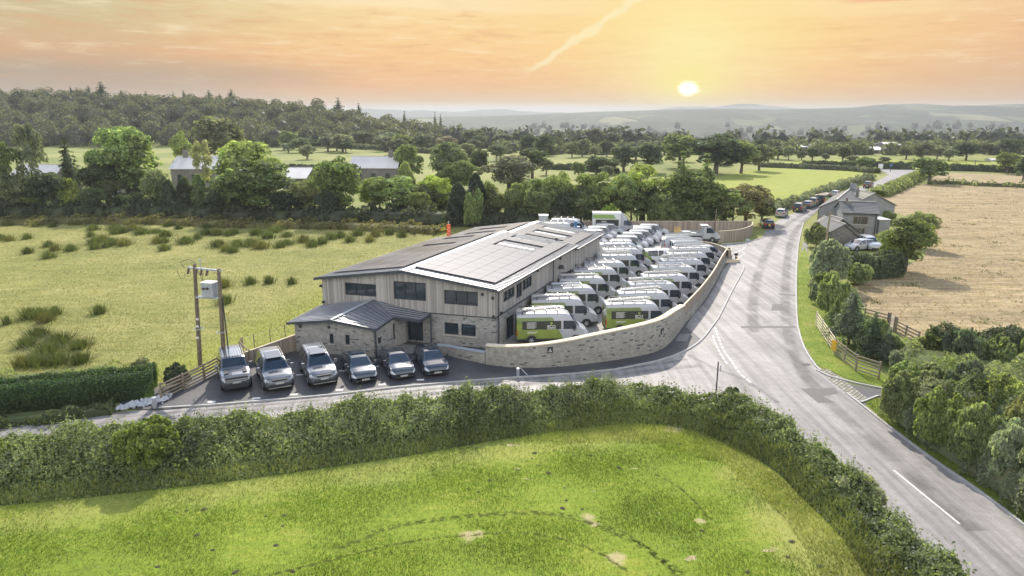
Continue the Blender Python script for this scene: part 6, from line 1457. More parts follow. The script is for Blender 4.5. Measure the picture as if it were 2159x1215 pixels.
proto('shrub', [crown_shrub(s) for s in (71, 72, 73)], trunk(6, 1.2, .07, 0, .2), 3.6, 2.35)
proto('shrubfine', [crown_shrub(s, 330, .085, 60) for s in (81, 82)], trunk(6, 1.2, .07, 0, .2), 3.6, 2.35)
COL = dict(mid=(.085, .115, .035), dark=(.045, .062, .026), olive=(.115, .142, .048), light=(.13, .17, .05), yellow=(.15, .19, .045), lime=(.165, .235, .04), pale=(.15, .18, .085), grey=(.105, .125, .062), blue=(.075, .105, .045), dull=(.075, .09, .042), warm=(.10, .105, .05))
COL = {k: (v[0] * COLK * 1.22, v[1] * COLK * 1.12, v[2] * COLK * 1.45) for k, v in COL.items()}
WORD = dict(mid='mid green', dark='dark green', olive='olive green', light='light green', yellow='yellow green', lime='bright lime green', pale='pale grey green', grey='greyish green', blue='bluish green', dull='dull hazy green', warm='brownish green')
TN = 0
def tree(kind, px, by, ty, wpx, col, label, z=0.0, cat=None, name=None, Y=None, group=None, dz=0):
    global TN; TN += 1; rr = random.Random(TN * 13 + 5)
    x, y = gp(px, by) if Y is None else (at_y(px, by, Y)[0], Y)
    if z is None: z = float(terr(np.array([x]), np.array([y]))[0])
    H_ = at_y(px, ty, y)[2] - z; W_ = wpx / FOC * math.hypot(y * math.cos(PITCH) + CAM_H * math.sin(PITCH), 0)
    cr, tr_, w0, h0 = PT[kind]; sw, sh_ = W_ / w0 * (1.2 if kind in ('oak', 'open', 'far', 'conifer', 'cypress') else 1.05), H_ / h0; rz = rr.uniform(0, 6.28)
    nm = name or {'conifer': 'conifer_tree', 'cypress': 'cypress_tree', 'fir': 'fir_tree', 'shrub': 'shrub', 'shrubfine': 'shrub'}.get(kind, 'broadleaf_tree')
    t_ = thing(nm, label, cat or ('shrub' if 'shrub' in nm else 'tree'), (x, y, z), rz, group); t_.scale = (sw, sw, sh_)
    c = obj('crown', cr[TN % len(cr)], t_); b_ = COL[col] if isinstance(col, str) else col; k = rr.uniform(.9, 1.12); c.color = (b_[0] * k * rr.uniform(.92, 1.08), b_[1] * k, b_[2] * k * rr.uniform(.85, 1.15), 1)
    obj('trunk', tr_, t_); return t_
belt = [
 ('open', 10, 456, 278, 80, 'mid', 'tall {c} tree at the left edge of the tree belt'), ('open', 80, 448, 248, 62, 'grey', 'slender {c} birch rising above the left cottage'),
 ('conifer', 155, 425, 288, 60, 'dark', '{c} conical conifer behind the yellowish shrubs at left'), ('oak', 275, 442, 250, 128, 'light', 'tallest {c} tree, standing over the rail fence in the belt'),
 ('oak', 228, 444, 318, 84, 'dark', '{c} tree crowding the left side of the tallest tree'), ('oak', 100, 456, 350, 66, 'dark', '{c} round tree right of the left cottage'),
 ('oak', 40, 458, 352, 66, 'dull', '{c} tree before the left cottage'), ('shrub', 153, 452, 362, 58, 'yellow', '{c} bush under the conical conifer'),
 ('oak', 335, 452, 352, 58, 'olive', '{c} rounded tree right of the tallest tree'), ('open', 390, 395, 270, 44, 'light', '{c} narrow tree behind the bungalow chimney'),
 ('open', 435, 420, 287, 42, 'pale', '{c} birch in front of the bungalow roof'), ('oak', 528, 430, 284, 125, 'yellow', 'broad {c} willow like tree behind the dark pair'),
 ('oak', 545, 462, 330, 138, 'mid', 'big {c} tree with open shaded base, left centre of the belt'), ('cypress', 363, 456, 378, 40, 'dark', '{c} cypress, first of the group under the bungalow'),
 ('cypress', 396, 457, 372, 44, 'dark', '{c} cypress, second of the group under the bungalow'), ('cypress', 425, 457, 366, 42, 'mid', '{c} cypress, third of the group under the bungalow'),
 ('oak', 462, 462, 388, 50, 'dark', '{c} small tree right of the cypress group'), ('oak', 715, 460, 320, 96, 'mid', 'stout {c} tree left of the long pale roof'),
 ('oak', 645, 460, 372, 62, 'olive', '{c} tree under the half hidden low house'), ('oak', 783, 452, 368, 72, 'yellow', '{c} tree beneath the left end of the long pale roof'),
 ('open', 828, 456, 360, 118, 'light', '{c} spreading tree with forked trunk beneath the long pale roof'), ('cypress', 858, 440, 340, 48, 'light', '{c} cypress at the right end of the long pale roof'),
 ('oak', 920, 450, 362, 68, 'lime', '{c} tree, brightest in the belt'), ('oak', 862, 392, 297, 60, 'mid', '{c} tree behind the chimney of the long pale roof'),
 ('oak', 948, 405, 294, 84, 'blue', '{c} dense tree behind the brightest tree'), ('oak', 1010, 385, 306, 40, 'dark', '{c} narrow tree left of the big round tree'),
 ('oak', 968, 415, 330, 72, 'mid', '{c} tree standing between two dark ones above the office'), ('oak', 1072, 412, 320, 108, 'dull', 'big round {c} tree above the office ridge'),
 ('cypress', 968, 474, 384, 54, 'dark', '{c} cypress left of centre behind the office'), ('cypress', 1004, 474, 364, 52, 'dark', '{c} cypress, taller of the pair behind the office'),
 ('conifer', 1040, 473, 394, 50, 'dark', '{c} ragged conifer behind the office'), ('oak', 1080, 472, 390, 52, 'mid', '{c} tree rising behind the end of the office ridge'),
 ('open', 1142, 472, 360, 66, 'light', '{c} open tree above the grey tank'), ('open', 1180, 472, 356, 56, 'light', '{c} open tree right of the grey tank'),
 ('oak', 1212, 474, 412, 56, 'mid', 'low {c} tree left of the box lorry'), ('open', 1247, 472, 350, 86, 'light', '{c} tree with bare lower limbs directly over the box lorry'),
 ('open', 1312, 472, 360, 66, 'light', '{c} tree with a leaning trunk right of the box lorry'), ('open', 1350, 468, 338, 92, 'yellow', '{c} backlit tree above the middle of the back fence'),
 ('conifer', 1432, 474, 316, 82, 'mid', '{c} conifer, left of the twin tops over the back fence'), ('conifer', 1480, 474, 322, 84, 'mid', '{c} conifer, right of the twin tops over the back fence'),
 ('oak', 1455, 476, 352, 120, 'mid', '{c} dense growth filling the base of the twin conifers'), ('oak', 1572, 474, 380, 88, 'warm', '{c} scrubby tree at the right end of the back fence'),
 ('oak', 1605, 468, 405, 48, 'dull', '{c} scrub tree next to the first parked car'), ('shrub', 1385, 476, 412, 56, 'mid', '{c} bush behind the back fence under the yellow tree'),
 ('shrub', 1110, 474, 412, 56, 'mid', '{c} bush behind the tank, left side'), ('shrub', 1285, 476, 418, 44, 'lime', '{c} bush glowing behind the cab of the box lorry'),
 ('oak', 1520, 476, 395, 62, 'olive', '{c} tree between the twin conifers and the scrubby tree'), ('oak', 885, 462, 400, 52, 'mid', '{c} tree below the brightest tree'), ('oak', 690, 466, 398, 48, 'dark', '{c} small tree at the foot of the stout tree'),
 ('oak', 600, 464, 396, 60, 'dark', '{c} low tree between the big left centre tree and the low house'), ('oak', 200, 454, 388, 52, 'mid', '{c} low tree by the short dark rail fence'), ('oak', 300, 440, 392, 44, 'dark', '{c} clipped small tree behind the rail fence')]
for b in belt: tree(b[0], *b[1:6], label=b[6].format(c=WORD[b[5]]))
rr0 = random.Random(44)
for k in range(46):
    px = rr0.choice([rr0.uniform(0, 960), rr0.uniform(960, 1600), rr0.uniform(0, 960)]); by = (448 if px < 960 else 473) + rr0.uniform(-6, 8); hgt = rr0.uniform(38, 80); cc = rr0.choice(['dark', 'mid', 'dull', 'olive', 'mid', 'dark'])
    zz_ = 'left of the tallest tree' if px < 230 else 'below the bungalow' if px < 470 else 'around the big left centre tree' if px < 650 else 'below the long pale roof' if px < 860 else 'left of the orange marker' if px < 960 else 'behind the office ridge' if px < 1200 else 'behind the box lorry' if px < 1400 else 'behind the right back fence'
    if px > 960: hgt += 18
    tree(rr0.choice(['oak', 'oak', 'shrub', 'open', 'cypress']), px, by, by - hgt, rr0.uniform(40, 66), cc, f'lower {WORD[cc]} growth {zz_}', group=f'lower {WORD[cc]} trees and bushes {zz_}', name='understorey_tree')
for k in range(17):
    px = 1095 + k * 27 + rr0.uniform(-9, 9); by = 470 + rr0.uniform(-3, 6); cc = ['mid', 'olive', 'light', 'mid', 'dark', 'olive'][k % 6]; zz_ = 'behind the office ridge' if px < 1200 else 'behind the box lorry' if px < 1400 else 'behind the right back fence'
    tree('oak' if k % 3 else 'open', px, by, by - rr0.uniform(72, 108), rr0.uniform(52, 74), cc, f'mid height {WORD[cc]} tree {zz_}, {"nearer" if k % 2 else "farther"} of its neighbours', group=f'mid height {WORD[cc]} trees {zz_}')
far = [(470, 352, 234, 104, 'dull', 'large {c} tree in front of the hillside wood'), (648, 336, 303, 38, 'grey', '{c} thorn bush alone in the far paddock'), (658, 309, 270, 40, 'dull', '{c} rounded tree at the foot of the wood, left'),
 (637, 314, 286, 20, 'dark', '{c} pointed little tree beside the rounded tree'), (692, 320, 284, 40, 'dull', '{c} tree at the foot of the wood, second'), (722, 321, 284, 36, 'grey', '{c} tree at the foot of the wood, third'), (762, 310, 271, 50, 'dull', '{c} rounded tree at the foot of the wood, fourth'),
 (820, 313, 276, 42, 'grey', '{c} tree at the foot of the wood, fifth'), (890, 318, 278, 44, 'dull', '{c} tree at the foot of the wood, sixth'), (608, 322, 300, 30, 'grey', '{c} bush left of the far paddock'), (940, 322, 284, 50, 'warm', '{c} tree near the right end of the wood'), (1000, 322, 292, 40, 'dull', '{c} tree closing the wood at the right'),
 (1112, 326, 279, 42, 'dark', '{c} oak, left of the far trio'), (1146, 328, 280, 46, 'dark', '{c} oak, middle of the far trio'), (1177, 312, 284, 26, 'dark', '{c} oak, right of the far trio'), (1122, 376, 306, 68, 'dark', '{c} tree between the round tree and the light field'), (1060, 306, 280, 40, 'dull', '{c} tree at the head of the valley fields'),
 (1252, 310, 268, 46, 'dull', '{c} hazy oak, tallest behind the light field'), (1292, 305, 277, 38, 'dull', '{c} hazy tree right of the tall oak'), (1227, 330, 291, 32, 'dull', '{c} tree on the far edge of the light field, first'), (1206, 332, 298, 28, 'dull', '{c} small tree on the far edge of the light field'), (1254, 332, 307, 25, 'grey', '{c} little bush on the far edge of the light field'),
 (1279, 330, 294, 28, 'dark', '{c} pointed tree on the far edge of the light field'), (1315, 362, 301, 58, 'dull', '{c} tree right of the light field'), (1370, 364, 295, 62, 'dark', '{c} tree behind the backlit yellow tree'), (1432, 354, 277, 78, 'mid', '{c} wide tree left of the great beech'),
 (1508, 367, 279, 112, 'dark', 'great {c} beech, broadest in the middle distance'), (1562, 366, 288, 66, 'mid', '{c} tree at the right flank of the great beech'), (1600, 360, 300, 50, 'dull', '{c} tree above the lush field corner'), (1640, 336, 307, 40, 'dull', '{c} tree left of the far farm'), (1712, 339, 309, 32, 'dark', '{c} round tree before the leftmost barn'),
 (1662, 338, 306, 26, 'grey', '{c} slight tree left of the leftmost barn'), (1690, 338, 318, 20, 'dull', '{c} little tree between barn and round tree'), (1776, 342, 305, 36, 'dark', '{c} tree between the second and third barns'), (1740, 340, 322, 20, 'dull', '{c} bush below the second barn'), (1824, 358, 329, 38, 'mid', '{c} hedgerow tree left of the far junction'),
 (1910, 336, 307, 34, 'dull', '{c} tree right of the tall barn'), (1942, 340, 297, 44, 'dull', '{c} tree, second right of the tall barn'), (1975, 336, 306, 30, 'grey', '{c} tree, third right of the tall barn'), (1958, 386, 326, 68, 'mid', 'lone {c} oak with visible trunk by the hay field'), (2036, 338, 298, 48, 'dark', '{c} tree over the far green field'),
 (2075, 326, 298, 32, 'dull', '{c} hazy tree left of the big right edge tree'), (2130, 330, 287, 54, 'dark', 'big {c} tree on the right skyline'), (2122, 366, 318, 44, 'mid', '{c} round tree beside the tiny hut'), (2156, 382, 328, 34, 'dark', '{c} tree cut by the right edge of the view'), (2000, 340, 312, 30, 'dull', '{c} bush in the row beyond the green strip'), (1865, 345, 330, 24, 'dull', '{c} bush below the wide barn'), (1795, 346, 326, 26, 'dull', '{c} bush before the third barn')]
for k in range(44):
    if k < 26: px = rr0.uniform(985, 1640); by = rr0.uniform(318, 350) if not 1150 < px < 1300 else rr0.choice([rr0.uniform(312, 328), rr0.uniform(366, 380)])
    else: px = rr0.uniform(560, 1010); by = rr0.uniform(308, 326)
    cc = rr0.choice(['dull', 'dull', 'dark', 'grey', 'mid']); where = 'light field' if k < 26 else 'far paddock'
    tree('far', px, by, by - rr0.uniform(24, 44), rr0.uniform(28, 52), cc, f'{WORD[cc]} tree in the wooded strip around the {where}', group=f'{WORD[cc]} trees in the wooded strip around the {where}')
for b in far: tree('far', *b[:5], label=b[5].format(c=WORD[b[4]]))
for px, tp, w_ in ((160, 182, 14), (172, 184, 12), (197, 180, 17), (223, 172, 22), (264, 190, 18), (372, 193, 8), (394, 190, 12), (447, 190, 18), (469, 197, 12), (493, 188, 20), (672, 207, 13), (715, 205, 20), (758, 217, 14), (853, 233, 9), (917, 236, 8), (929, 241, 8), (315, 192, 12)):
    Yd = 505; x = at_y(px, tp, Yd)[0]; z = float(terr(np.array([x]), np.array([float(Yd)]))[0]); tree('conifer', px, 260, tp, w_ * 2.1, 'dark', 'dark spruce standing out on the skyline of the hillside wood', z=z, Y=Yd, group='spruces on the wood skyline', name='spruce_tree')
# hillside wood as one mass
def blob_mass(name, pts, rad, n_per, leaf, col, label, cat='wood', seed=5, core=.8):
    rng = np.random.default_rng(seed); parts = []
    for (x, y, z), r in zip(pts, rad):
        k = n_per; cs = [np.array([x, y, z + r * .8])] + [np.array([x, y, z + r * .8]) + sph(1, rng)[0] * r * .55 for _ in range(3)]
        for j, c in enumerate(cs):
            rr_ = r * (.85 if j == 0 else .55); kk = int(k * (.4 if j == 0 else .2)); d = sph(kk, rng); d[:, 2] = np.abs(d[:, 2]) * 1.0 - .15; parts.append(quads(c + d * rr_ * np.array([1, 1, 1.05]), d, leaf * rng.uniform(.6, 1.2, kk), jit=.6, rng=rng))
        if core: parts.append(ico(np.array([x, y, z + r * .6]), np.array([r, r, r * 1.1]) * core, rng))
    o = obj(name, mixed_mesh(name, parts)); o.color = (*col, 1); return tag(o, label, cat, None, 'stuff')
rng = np.random.default_rng(9); pts, rad = [], []
for _ in range(620):
    y = rng.uniform(392, 525); u = rng.uniform(-.80, -.035); x = u * y
    if u > -.12 and y < 392 + 150 * (u + .12) / .085: continue
    pts.append((x, y, float(terr(np.array([x]), np.array([y]))[0]) + (rng.uniform(-2.5, 1.5) if u < -.07 else 1))); rad.append(rng.uniform(4.4, 8.0))
blob_mass('hillside_wood', pts, rad, 420, .66, (.13, .135, .075), 'dense broadleaf wood covering the hillside at the left horizon', seed=10)
# far valley woods and hedgerow trees
pts, rad = [], []
for _ in range(1500):
    y = 430 + (1500) * rng.random() ** 1.7; u = rng.uniform(-.12, .85) if y > 430 else 0; x = u * y
    if math.sin(x * .011 + y * .006) + math.sin(y * .021 - x * .004) + math.sin(x * .03) * .5 < .25 and rng.random() < .8: continue
    pts.append((x, y, float(terr(np.array([x]), np.array([y]))[0]) - 1)); rad.append(rng.uniform(4, 8) * (1 + y / 3500))
blob_mass('valley_woodland', pts, rad, 34, 2.0, (.08, .09, .06), 'hazy woods and hedgerow trees across the valley floor', seed=12)
pts, rad = [], []
for _ in range(520):
    y = rng.uniform(318, 430); u = rng.uniform(-.03, .82); x = u * y
    pts.append((x, y, float(terr(np.array([x]), np.array([y]))[0]) - 2)); rad.append(rng.uniform(2.6, 4.6))
blob_mass('valley_edge_trees', pts, rad, 90, 1.0, (.14, .155, .085), 'band of trees where the land drops into the valley', seed=13)
# hedges -------------------------------------------------------------------------------------------------
def hedge(pts, w_, h_, label, col='mid', leaf=.11, dens=90, name='hedge', bump=.15, z0=0.0, seed=1, flat=False, cat='hedge', kind=None):
    rng = np.random.default_rng(seed); P = np.array(resample(pts, .5 if h_ < 5 else 1.0)); n = len(P); T_ = np.gradient(P, axis=0); T_ /= np.linalg.norm(T_, axis=1, keepdims=True) + 1e-9; Nn = np.stack([-T_[:, 1], T_[:, 0]], 1)
    Ltot = np.sum(np.linalg.norm(np.diff(P, axis=0), axis=1)); per = w_ + 2 * h_; N_ = int(Ltot * per * dens)
    i = rng.random(N_) * (n - 1); i0 = i.astype(int); f = (i - i0)[:, None]; C_ = P[i0] * (1 - f) + P[np.minimum(i0 + 1, n - 1)] * f; nn = Nn[i0]
    a = rng.uniform(0, math.pi, N_); ca, sa_ = np.cos(a), np.sin(a); pw = .45 if flat else .8
    prof_x = np.sign(ca) * np.abs(ca) ** pw; prof_z = np.abs(sa_) ** pw
    lump = 1 + bump * (np.sin(i * .9 + seed) + np.sin(i * .37 + a * 2) + .6 * np.sin(i * 2.3 - a * 3)) * .5 + rng.normal(0, .035, N_)
    X_ = C_ + nn * (prof_x * w_ / 2 * lump)[:, None]; Zz = z0 + prof_z * h_ * lump; V3 = np.concatenate([X_, Zz[:, None]], 1); N3 = np.concatenate([nn * ca[:, None], sa_[:, None]], 1)
    parts = [quads(V3, N3, leaf * rng.uniform(.6, 1.25, N_), jit=.6, rng=rng)]
    pr = [(-.86, 0), (-.84, .6), (-.55, .86), (.55, .86), (.84, .6), (.86, 0)]; Vc = np.concatenate([np.concatenate([P + Nn * (a_ * w_ / 2), np.full((n, 1), z0 + b_ * h_)], 1) for a_, b_ in pr]); Fc = np.array([[k * n + j, (k + 1) * n + j, (k + 1) * n + j + 1, k * n + j + 1] for k in range(5) for j in range(n - 1)]); parts.append((Vc, Fc))
    o = obj(name, mixed_mesh(name, parts)); o.color = (*(COL[col] if isinstance(col, str) else col), 1); tag(o, label, cat, None, kind); return o
hedge(G([(-420, 893), (0, 860), (200, 843), (330, 826)]), 2.6, 1.75, 'long dark clipped hedge along the lane at the left', (.06, .105, .04), .075, 240, flat=True, bump=.06, seed=3)
hedge(G([(-300, 835), (0, 822), (180, 812), (330, 798)]), 2.0, 1.0, 'rough flowering growth on the pasture side of the clipped hedge', 'olive', .09, 90, name='wild_border', bump=.4, seed=4, cat='plants', kind='stuff')
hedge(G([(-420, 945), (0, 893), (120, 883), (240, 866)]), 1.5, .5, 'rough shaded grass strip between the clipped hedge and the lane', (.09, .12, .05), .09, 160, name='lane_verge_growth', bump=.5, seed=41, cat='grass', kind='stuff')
hedge(G([(1625, 452), (1648, 440), (1690, 430), (1740, 408), (1790, 392), (1835, 379)]), 2.4, 1.7, 'scrubby hedge between the parked cars and the lush field', 'grey', .26, 18, seed=5, bump=.3)
hedge(G([(1848, 415), (1880, 403), (1905, 391), (1935, 376), (1955, 366)]), 4.0, 1.6, 'olive hedge on the right of the far lane', 'olive', .28, 18, seed=6, bump=.3)
hedge(G([(1600, 352), (1700, 356), (1790, 360), (1850, 366)]), 3, 1.5, 'field hedge along the top of the lush field', 'dull', .4, 9, seed=7)
hedge(G([(1690, 353), (1800, 355), (1925, 357)]), 3, 2.2, 'dark hedge beyond the far lane junction', 'dark', .4, 9, seed=8)
hedge(G([(1968, 359), (2060, 361), (2180, 367)]), 3, 2.0, 'dark hedge behind the pale strip field, right of the oak', 'dark', .4, 9, seed=9)
hedge(G([(1960, 389), (2010, 388), (2060, 392), (2180, 396)]), 2, .9, 'broken scrub line dividing the hay field from the strip', 'olive', .28, 12, seed=10, bump=.9)
hedge(G([(725, 311), (860, 320), (1010, 332)]), 4, 2.2, 'field hedge crossing the far paddock', 'dull', .5, 6, seed=11)
hedge(G([(590, 357), (660, 358), (735, 363)]), 3, 1.6, 'dark field hedge behind the low house', 'dark', .4, 8, seed=12)
hedge(G([(1155, 357), (1220, 359), (1300, 367)]), 3, 1.8, 'dark hedge below the light field', 'dark', .4, 8, seed=13)
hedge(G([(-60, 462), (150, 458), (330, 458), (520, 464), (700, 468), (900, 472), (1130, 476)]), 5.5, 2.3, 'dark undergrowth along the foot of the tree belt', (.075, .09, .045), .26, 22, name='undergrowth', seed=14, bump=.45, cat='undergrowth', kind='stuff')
hedge(G([(-60, 474), (150, 470), (330, 470), (520, 478), (700, 480), (860, 486), (930, 492)]), 4.0, .9, 'fringe of tall rushes at the far side of the pasture', (.17, .16, .06), .22, 26, name='rush_fringe', seed=15, bump=.7, cat='rushes', kind='stuff')
hedge(G([(230, 427), (300, 428), (318, 428)]), 2.5, 3.4, 'clipped green garden hedge behind the rail fence', 'light', .3, 16, seed=16, flat=True, bump=.05)
hedge(G([(1778, 583), (1830, 585), (1886, 580)]), 3.0, 2.6, 'tall dark garden hedge below the farmhouse drive', 'dark', .16, 70, seed=17, flat=True, bump=.12)
hedge(G([(1960, 775), (2030, 775), (2200, 790)]), 3.0, 3.0, 'tall dark hedge between hay field and the near right bushes', 'dark', .12, 120, seed=18, bump=.15)
hedge(G([(1115, 478), (1200, 479)]), 2, 1.4, 'low shrubs behind the office roof', 'mid', .25, 25, seed=19)
hedge(G([(1915, 868), (1985, 925), (2080, 985), (2180, 1050), (2340, 1150)]), 3.4, 2.1, 'continuous leafy front of the near right thicket above the verge', 'grey', .085, 170, name='thicket', seed=31, bump=.35)
hedge(G([(1925, 832), (2000, 860), (2100, 900), (2300, 990)]), 4.5, 2.3, 'middle of the near right thicket', 'mid', .09, 130, name='thicket', seed=32, bump=.35)
hedge(G([(1900, 790), (2000, 805), (2100, 830), (2300, 880)]), 5.0, 2.0, 'back of the near right thicket beside the driveway', 'olive', .10, 110, name='thicket', seed=33, bump=.35)
# garden and roadside shrubs
SH = [('shrub', 1720, 522, 460, 60, 'olive', 'sunlit {c} shrub at the corner between lane and farmhouse'), ('shrubfine', 1745, 602, 488, 96, 'pale', '{c} silver leaved shrub left of the garden hedge'), ('shrub', 1748, 668, 556, 74, 'olive', 'tall {c} bush beside the lane verge'), ('shrub', 1722, 640, 590, 40, 'grey', '{c} trailing growth at the verge edge'),
 ('oak', 1906, 572, 456, 98, 'mid', 'large {c} garden tree beside the hay field'), ('oak', 1932, 520, 440, 66, 'olive', '{c} garden tree behind the large garden tree'), ('shrub', 1875, 545, 492, 50, 'light', '{c} shrub by the white pickup'), ('shrub', 1808, 600, 545, 64, 'olive', '{c} bush at the left end of the garden hedge'), ('shrub', 1870, 470, 440, 36, 'mid', '{c} shrub against the right gable of the farmhouse'),
 ('shrub', 1775, 640, 598, 50, 'dark', '{c} bush behind the tall lane bush'), ('fir', 1789, 726, 602, 84, 'blue', '{c} young fir, tallest behind the pale rail fence'), ('fir', 1836, 752, 655, 74, (.09, .125, .06), 'dark green young fir behind the first'), ('fir', 1868, 762, 688, 60, 'blue', '{c} sprawling small fir by the driveway fence'), ('fir', 1760, 690, 622, 44, 'mid', '{c} narrow young fir left of the tallest'),
 ('shrub', 1908, 790, 722, 70, 'grey', '{c} bush right of the driveway fence'), ('shrub', 1955, 762, 698, 90, 'olive', '{c} bush below the hay field gate'), ('shrub', 2030, 790, 672, 96, 'blue', '{c} sycamore like bush over the dark hedge'), ('shrub', 2100, 800, 690, 100, 'mid', '{c} bush, second over the dark hedge'), ('shrub', 2160, 805, 700, 80, 'light', '{c} bush at the right edge over the dark hedge'),
 ('shrubfine', 1892, 893, 765, 88, 'olive', '{c} rounded end of the near right thicket by the driveway'), ('shrubfine', 1972, 945, 795, 110, 'mid', '{c} bush in the near right thicket, second from the driveway'), ('shrubfine', 1955, 850, 752, 100, 'olive', '{c} bush behind the rounded thicket end'), ('shrubfine', 2035, 870, 740, 110, 'blue', '{c} tall bush in the middle of the thicket'), ('shrubfine', 2105, 900, 770, 120, 'light', '{c} bush behind the grey green thicket'),
 ('shrubfine', 2052, 988, 830, 125, 'mid', '{c} bush in the near right thicket beside the verge'), ('shrubfine', 2128, 1030, 858, 130, 'grey', '{c} broad bush in the near right thicket'), ('shrubfine', 2205, 1085, 890, 140, 'grey', '{c} bush cut by the right edge above the verge'), ('shrubfine', 2165, 960, 800, 120, 'olive', '{c} bush at the right edge behind the broad one'), ('shrubfine', 2250, 1150, 930, 150, 'mid', '{c} bush leaning into the right border'),
 ('shrubfine', 322, 985, 866, 150, (.24, .31, .07), 'bright green bush topping the lane hedge opposite the bollard'), ('shrubfine', 8, 1000, 912, 90, (.24, .31, .07), 'bright green bush at the left end of the lane hedge'), ('shrubfine', 1090, 880, 815, 90, 'grey', '{c} bramble mound in the lane hedge below the yard wall'), ('shrubfine', 1540, 880, 805, 70, 'dark', '{c} bush at the foot of the junction sign'),
 ('shrubfine', 1800, 1075, 985, 130, 'pale', '{c} bramble mound in the main road hedge'), ('shrub', 375, 815, 756, 60, 'dark', '{c} bush beside the left transformer pole'), ('shrubfine', 303, 800, 745, 48, 'pale', '{c} elder like bush with white blossom by the clipped hedge')]
for b in SH: tree(b[0], *b[1:6], label=b[6].format(c=WORD[b[5]] if isinstance(b[5], str) else ''))
for k in range(40):
    u_ = rr0.random(); v_ = rr0.random(); px = 1900 + u_ * 300; by = 822 + v_ * 75 + u_ * 130; cc = rr0.choice(['pale', 'light', 'olive', 'mid', 'pale', 'grey'])
    row_ = 'front' if v_ > .6 else 'middle' if v_ > .3 else 'back'; sid = 'left' if u_ < .4 else 'right'
    tree('shrubfine', px, by, by - rr0.uniform(58, 86), rr0.uniform(58, 92), cc, f'{WORD[cc]} growth in the {row_} {sid} of the near right thicket', group=f'{WORD[cc]} bushes in the {row_} {sid} of the near right thicket')
for k in range(20):
    u_ = rr0.random(); px = 1712 + u_ * 170 + rr0.uniform(-12, 12); by = 590 + u_ * 175 + rr0.uniform(-12, 6); cc = rr0.choice(['olive', 'mid', 'grey', 'light'])
    if px < 1722 + (by - 600) * .35: px += 30
    tree('shrub', px, by, by - rr0.uniform(30, 58), rr0.uniform(36, 60), cc, f'{WORD[cc]} bush behind the pale rail fence, {"upper" if by < 670 else "lower"} part', group=f'{WORD[cc]} bushes behind the pale rail fence, {"upper" if by < 670 else "lower"} part')
# lane and roadside hedge bank in the foreground --------------------------------------------------------
nearL = [(-60, 24)] + HB[1:-2] + [(14.6, 20), (14.4, 12), (14.2, 4)]
farL = [(-60, 29.5), (-27.6, 34.9), (-22, 36.0), (-18.4, 37.2), (-12.1, 39.0), (-2.3, 41.0), (6.8, 42.8), (11.5, 43.2), (13.6, 42.6), (15.2, 39.7), (15.9, 35.9), (16.2, 33.4), (16.5, 31.2), (17.1, 29.4), (17.2, 27.4), (17.4, 24.5), (17.6, 22.5), (17.8, 12), (17.8, 4)]
def rs(pts, n):
    P = np.array(pts, float); d = np.concatenate([[0], np.cumsum(np.linalg.norm(np.diff(P, axis=0), axis=1))]); s = np.linspace(0, d[-1], n); return np.stack([np.interp(s, d, P[:, k]) for k in (0, 1)], 1)
NS = 500; NL, FL_ = rs(smooth_line(nearL, 2), NS), rs(smooth_line(farL, 2), NS)
# pair the two edges by nearest point so the strip stays square to the hedge
FLp = np.array([FL_[min(max(int(i + o_), 0), NS - 1)] for i, o_ in ((i, np.argmin([np.linalg.norm(FL_[min(max(i + k, 0), NS - 1)] - NL[i]) for k in range(-60, 61)]) - 60) for i in range(NS))])
FLp = np.stack([np.convolve(np.pad(FLp[:, k], 12, 'edge'), np.ones(25) / 25, 'valid') for k in (0, 1)], 1)
SS, ZZ = [0, .12, .3, .5, .7, .86, .95, 1.0], [0, .35, .85, 1.25, 1.5, 1.45, .9, 0]
def hz_(i, s):
    u = i * .11; return np.interp(s, SS, ZZ) * (1 + .16 * np.sin(u * 1.7) + .1 * np.sin(u * .63 + 2) + .13 * np.sin(u * 4.1 + s * 6) + .09 * np.sin(u * 9.3 - s * 11))
def hedge_pts(n, rng, s0=0.0, s1=1.0, i0=0, i1=NS - 1.001, off=.03):
    i = rng.uniform(i0, i1, n); s = rng.uniform(s0, s1, n); a = i.astype(int); f = (i - a)[:, None]; A_ = NL[a] * (1 - f) + NL[a + 1] * f; B_ = FLp[a] * (1 - f) + FLp[a + 1] * f
    XY = A_ + (B_ - A_) * s[:, None]; z = hz_(i, s) + rng.normal(0, off, n) + .10 * np.abs(rng.normal(0, 1, n)) * (s > .2); dz = (np.interp(s + .04, SS, ZZ) - np.interp(s - .04, SS, ZZ)) / .08 / 3.6; D_ = (B_ - A_); D_ /= np.linalg.norm(D_, axis=1, keepdims=True)
    N_ = np.concatenate([-D_ * dz[:, None], np.ones((n, 1))], 1); return np.concatenate([XY, z[:, None]], 1), N_, s, i
rng = np.random.default_rng(21)
ii, ss = np.meshgrid(np.arange(0, NS, 2), np.array([0, .12, .3, .5, .7, .86, .95, 1.0]), indexing='ij'); XY = NL[ii] + (FLp[ii] - NL[ii]) * ss[..., None]; zz = hz_(ii, ss) * .86 - .02
V = np.concatenate([XY, zz[..., None]], 2).reshape(-1, 3); n0, n1 = ii.shape; id_ = np.arange(n0 * n1).reshape(n0, n1); F = np.stack([id_[:-1, :-1], id_[1:, :-1], id_[1:, 1:], id_[:-1, 1:]], -1).reshape(-1, 4)
lh = thing('roadside_hedge', 'long overgrown bramble and nettle hedge bank curving between the meadow and the two roads', 'hedge'); obj('bank', np_mesh('bank', V, F[:, ::-1], 'bank', True), lh)
P, N_, s, i = hedge_pts(150000, rng, 0.0, 1.0); keep = rng.random(len(P)) < np.interp(s, [0, .15, .3, 1], [.45, .8, 1, 1]); P, N_ = P[keep], N_[keep]
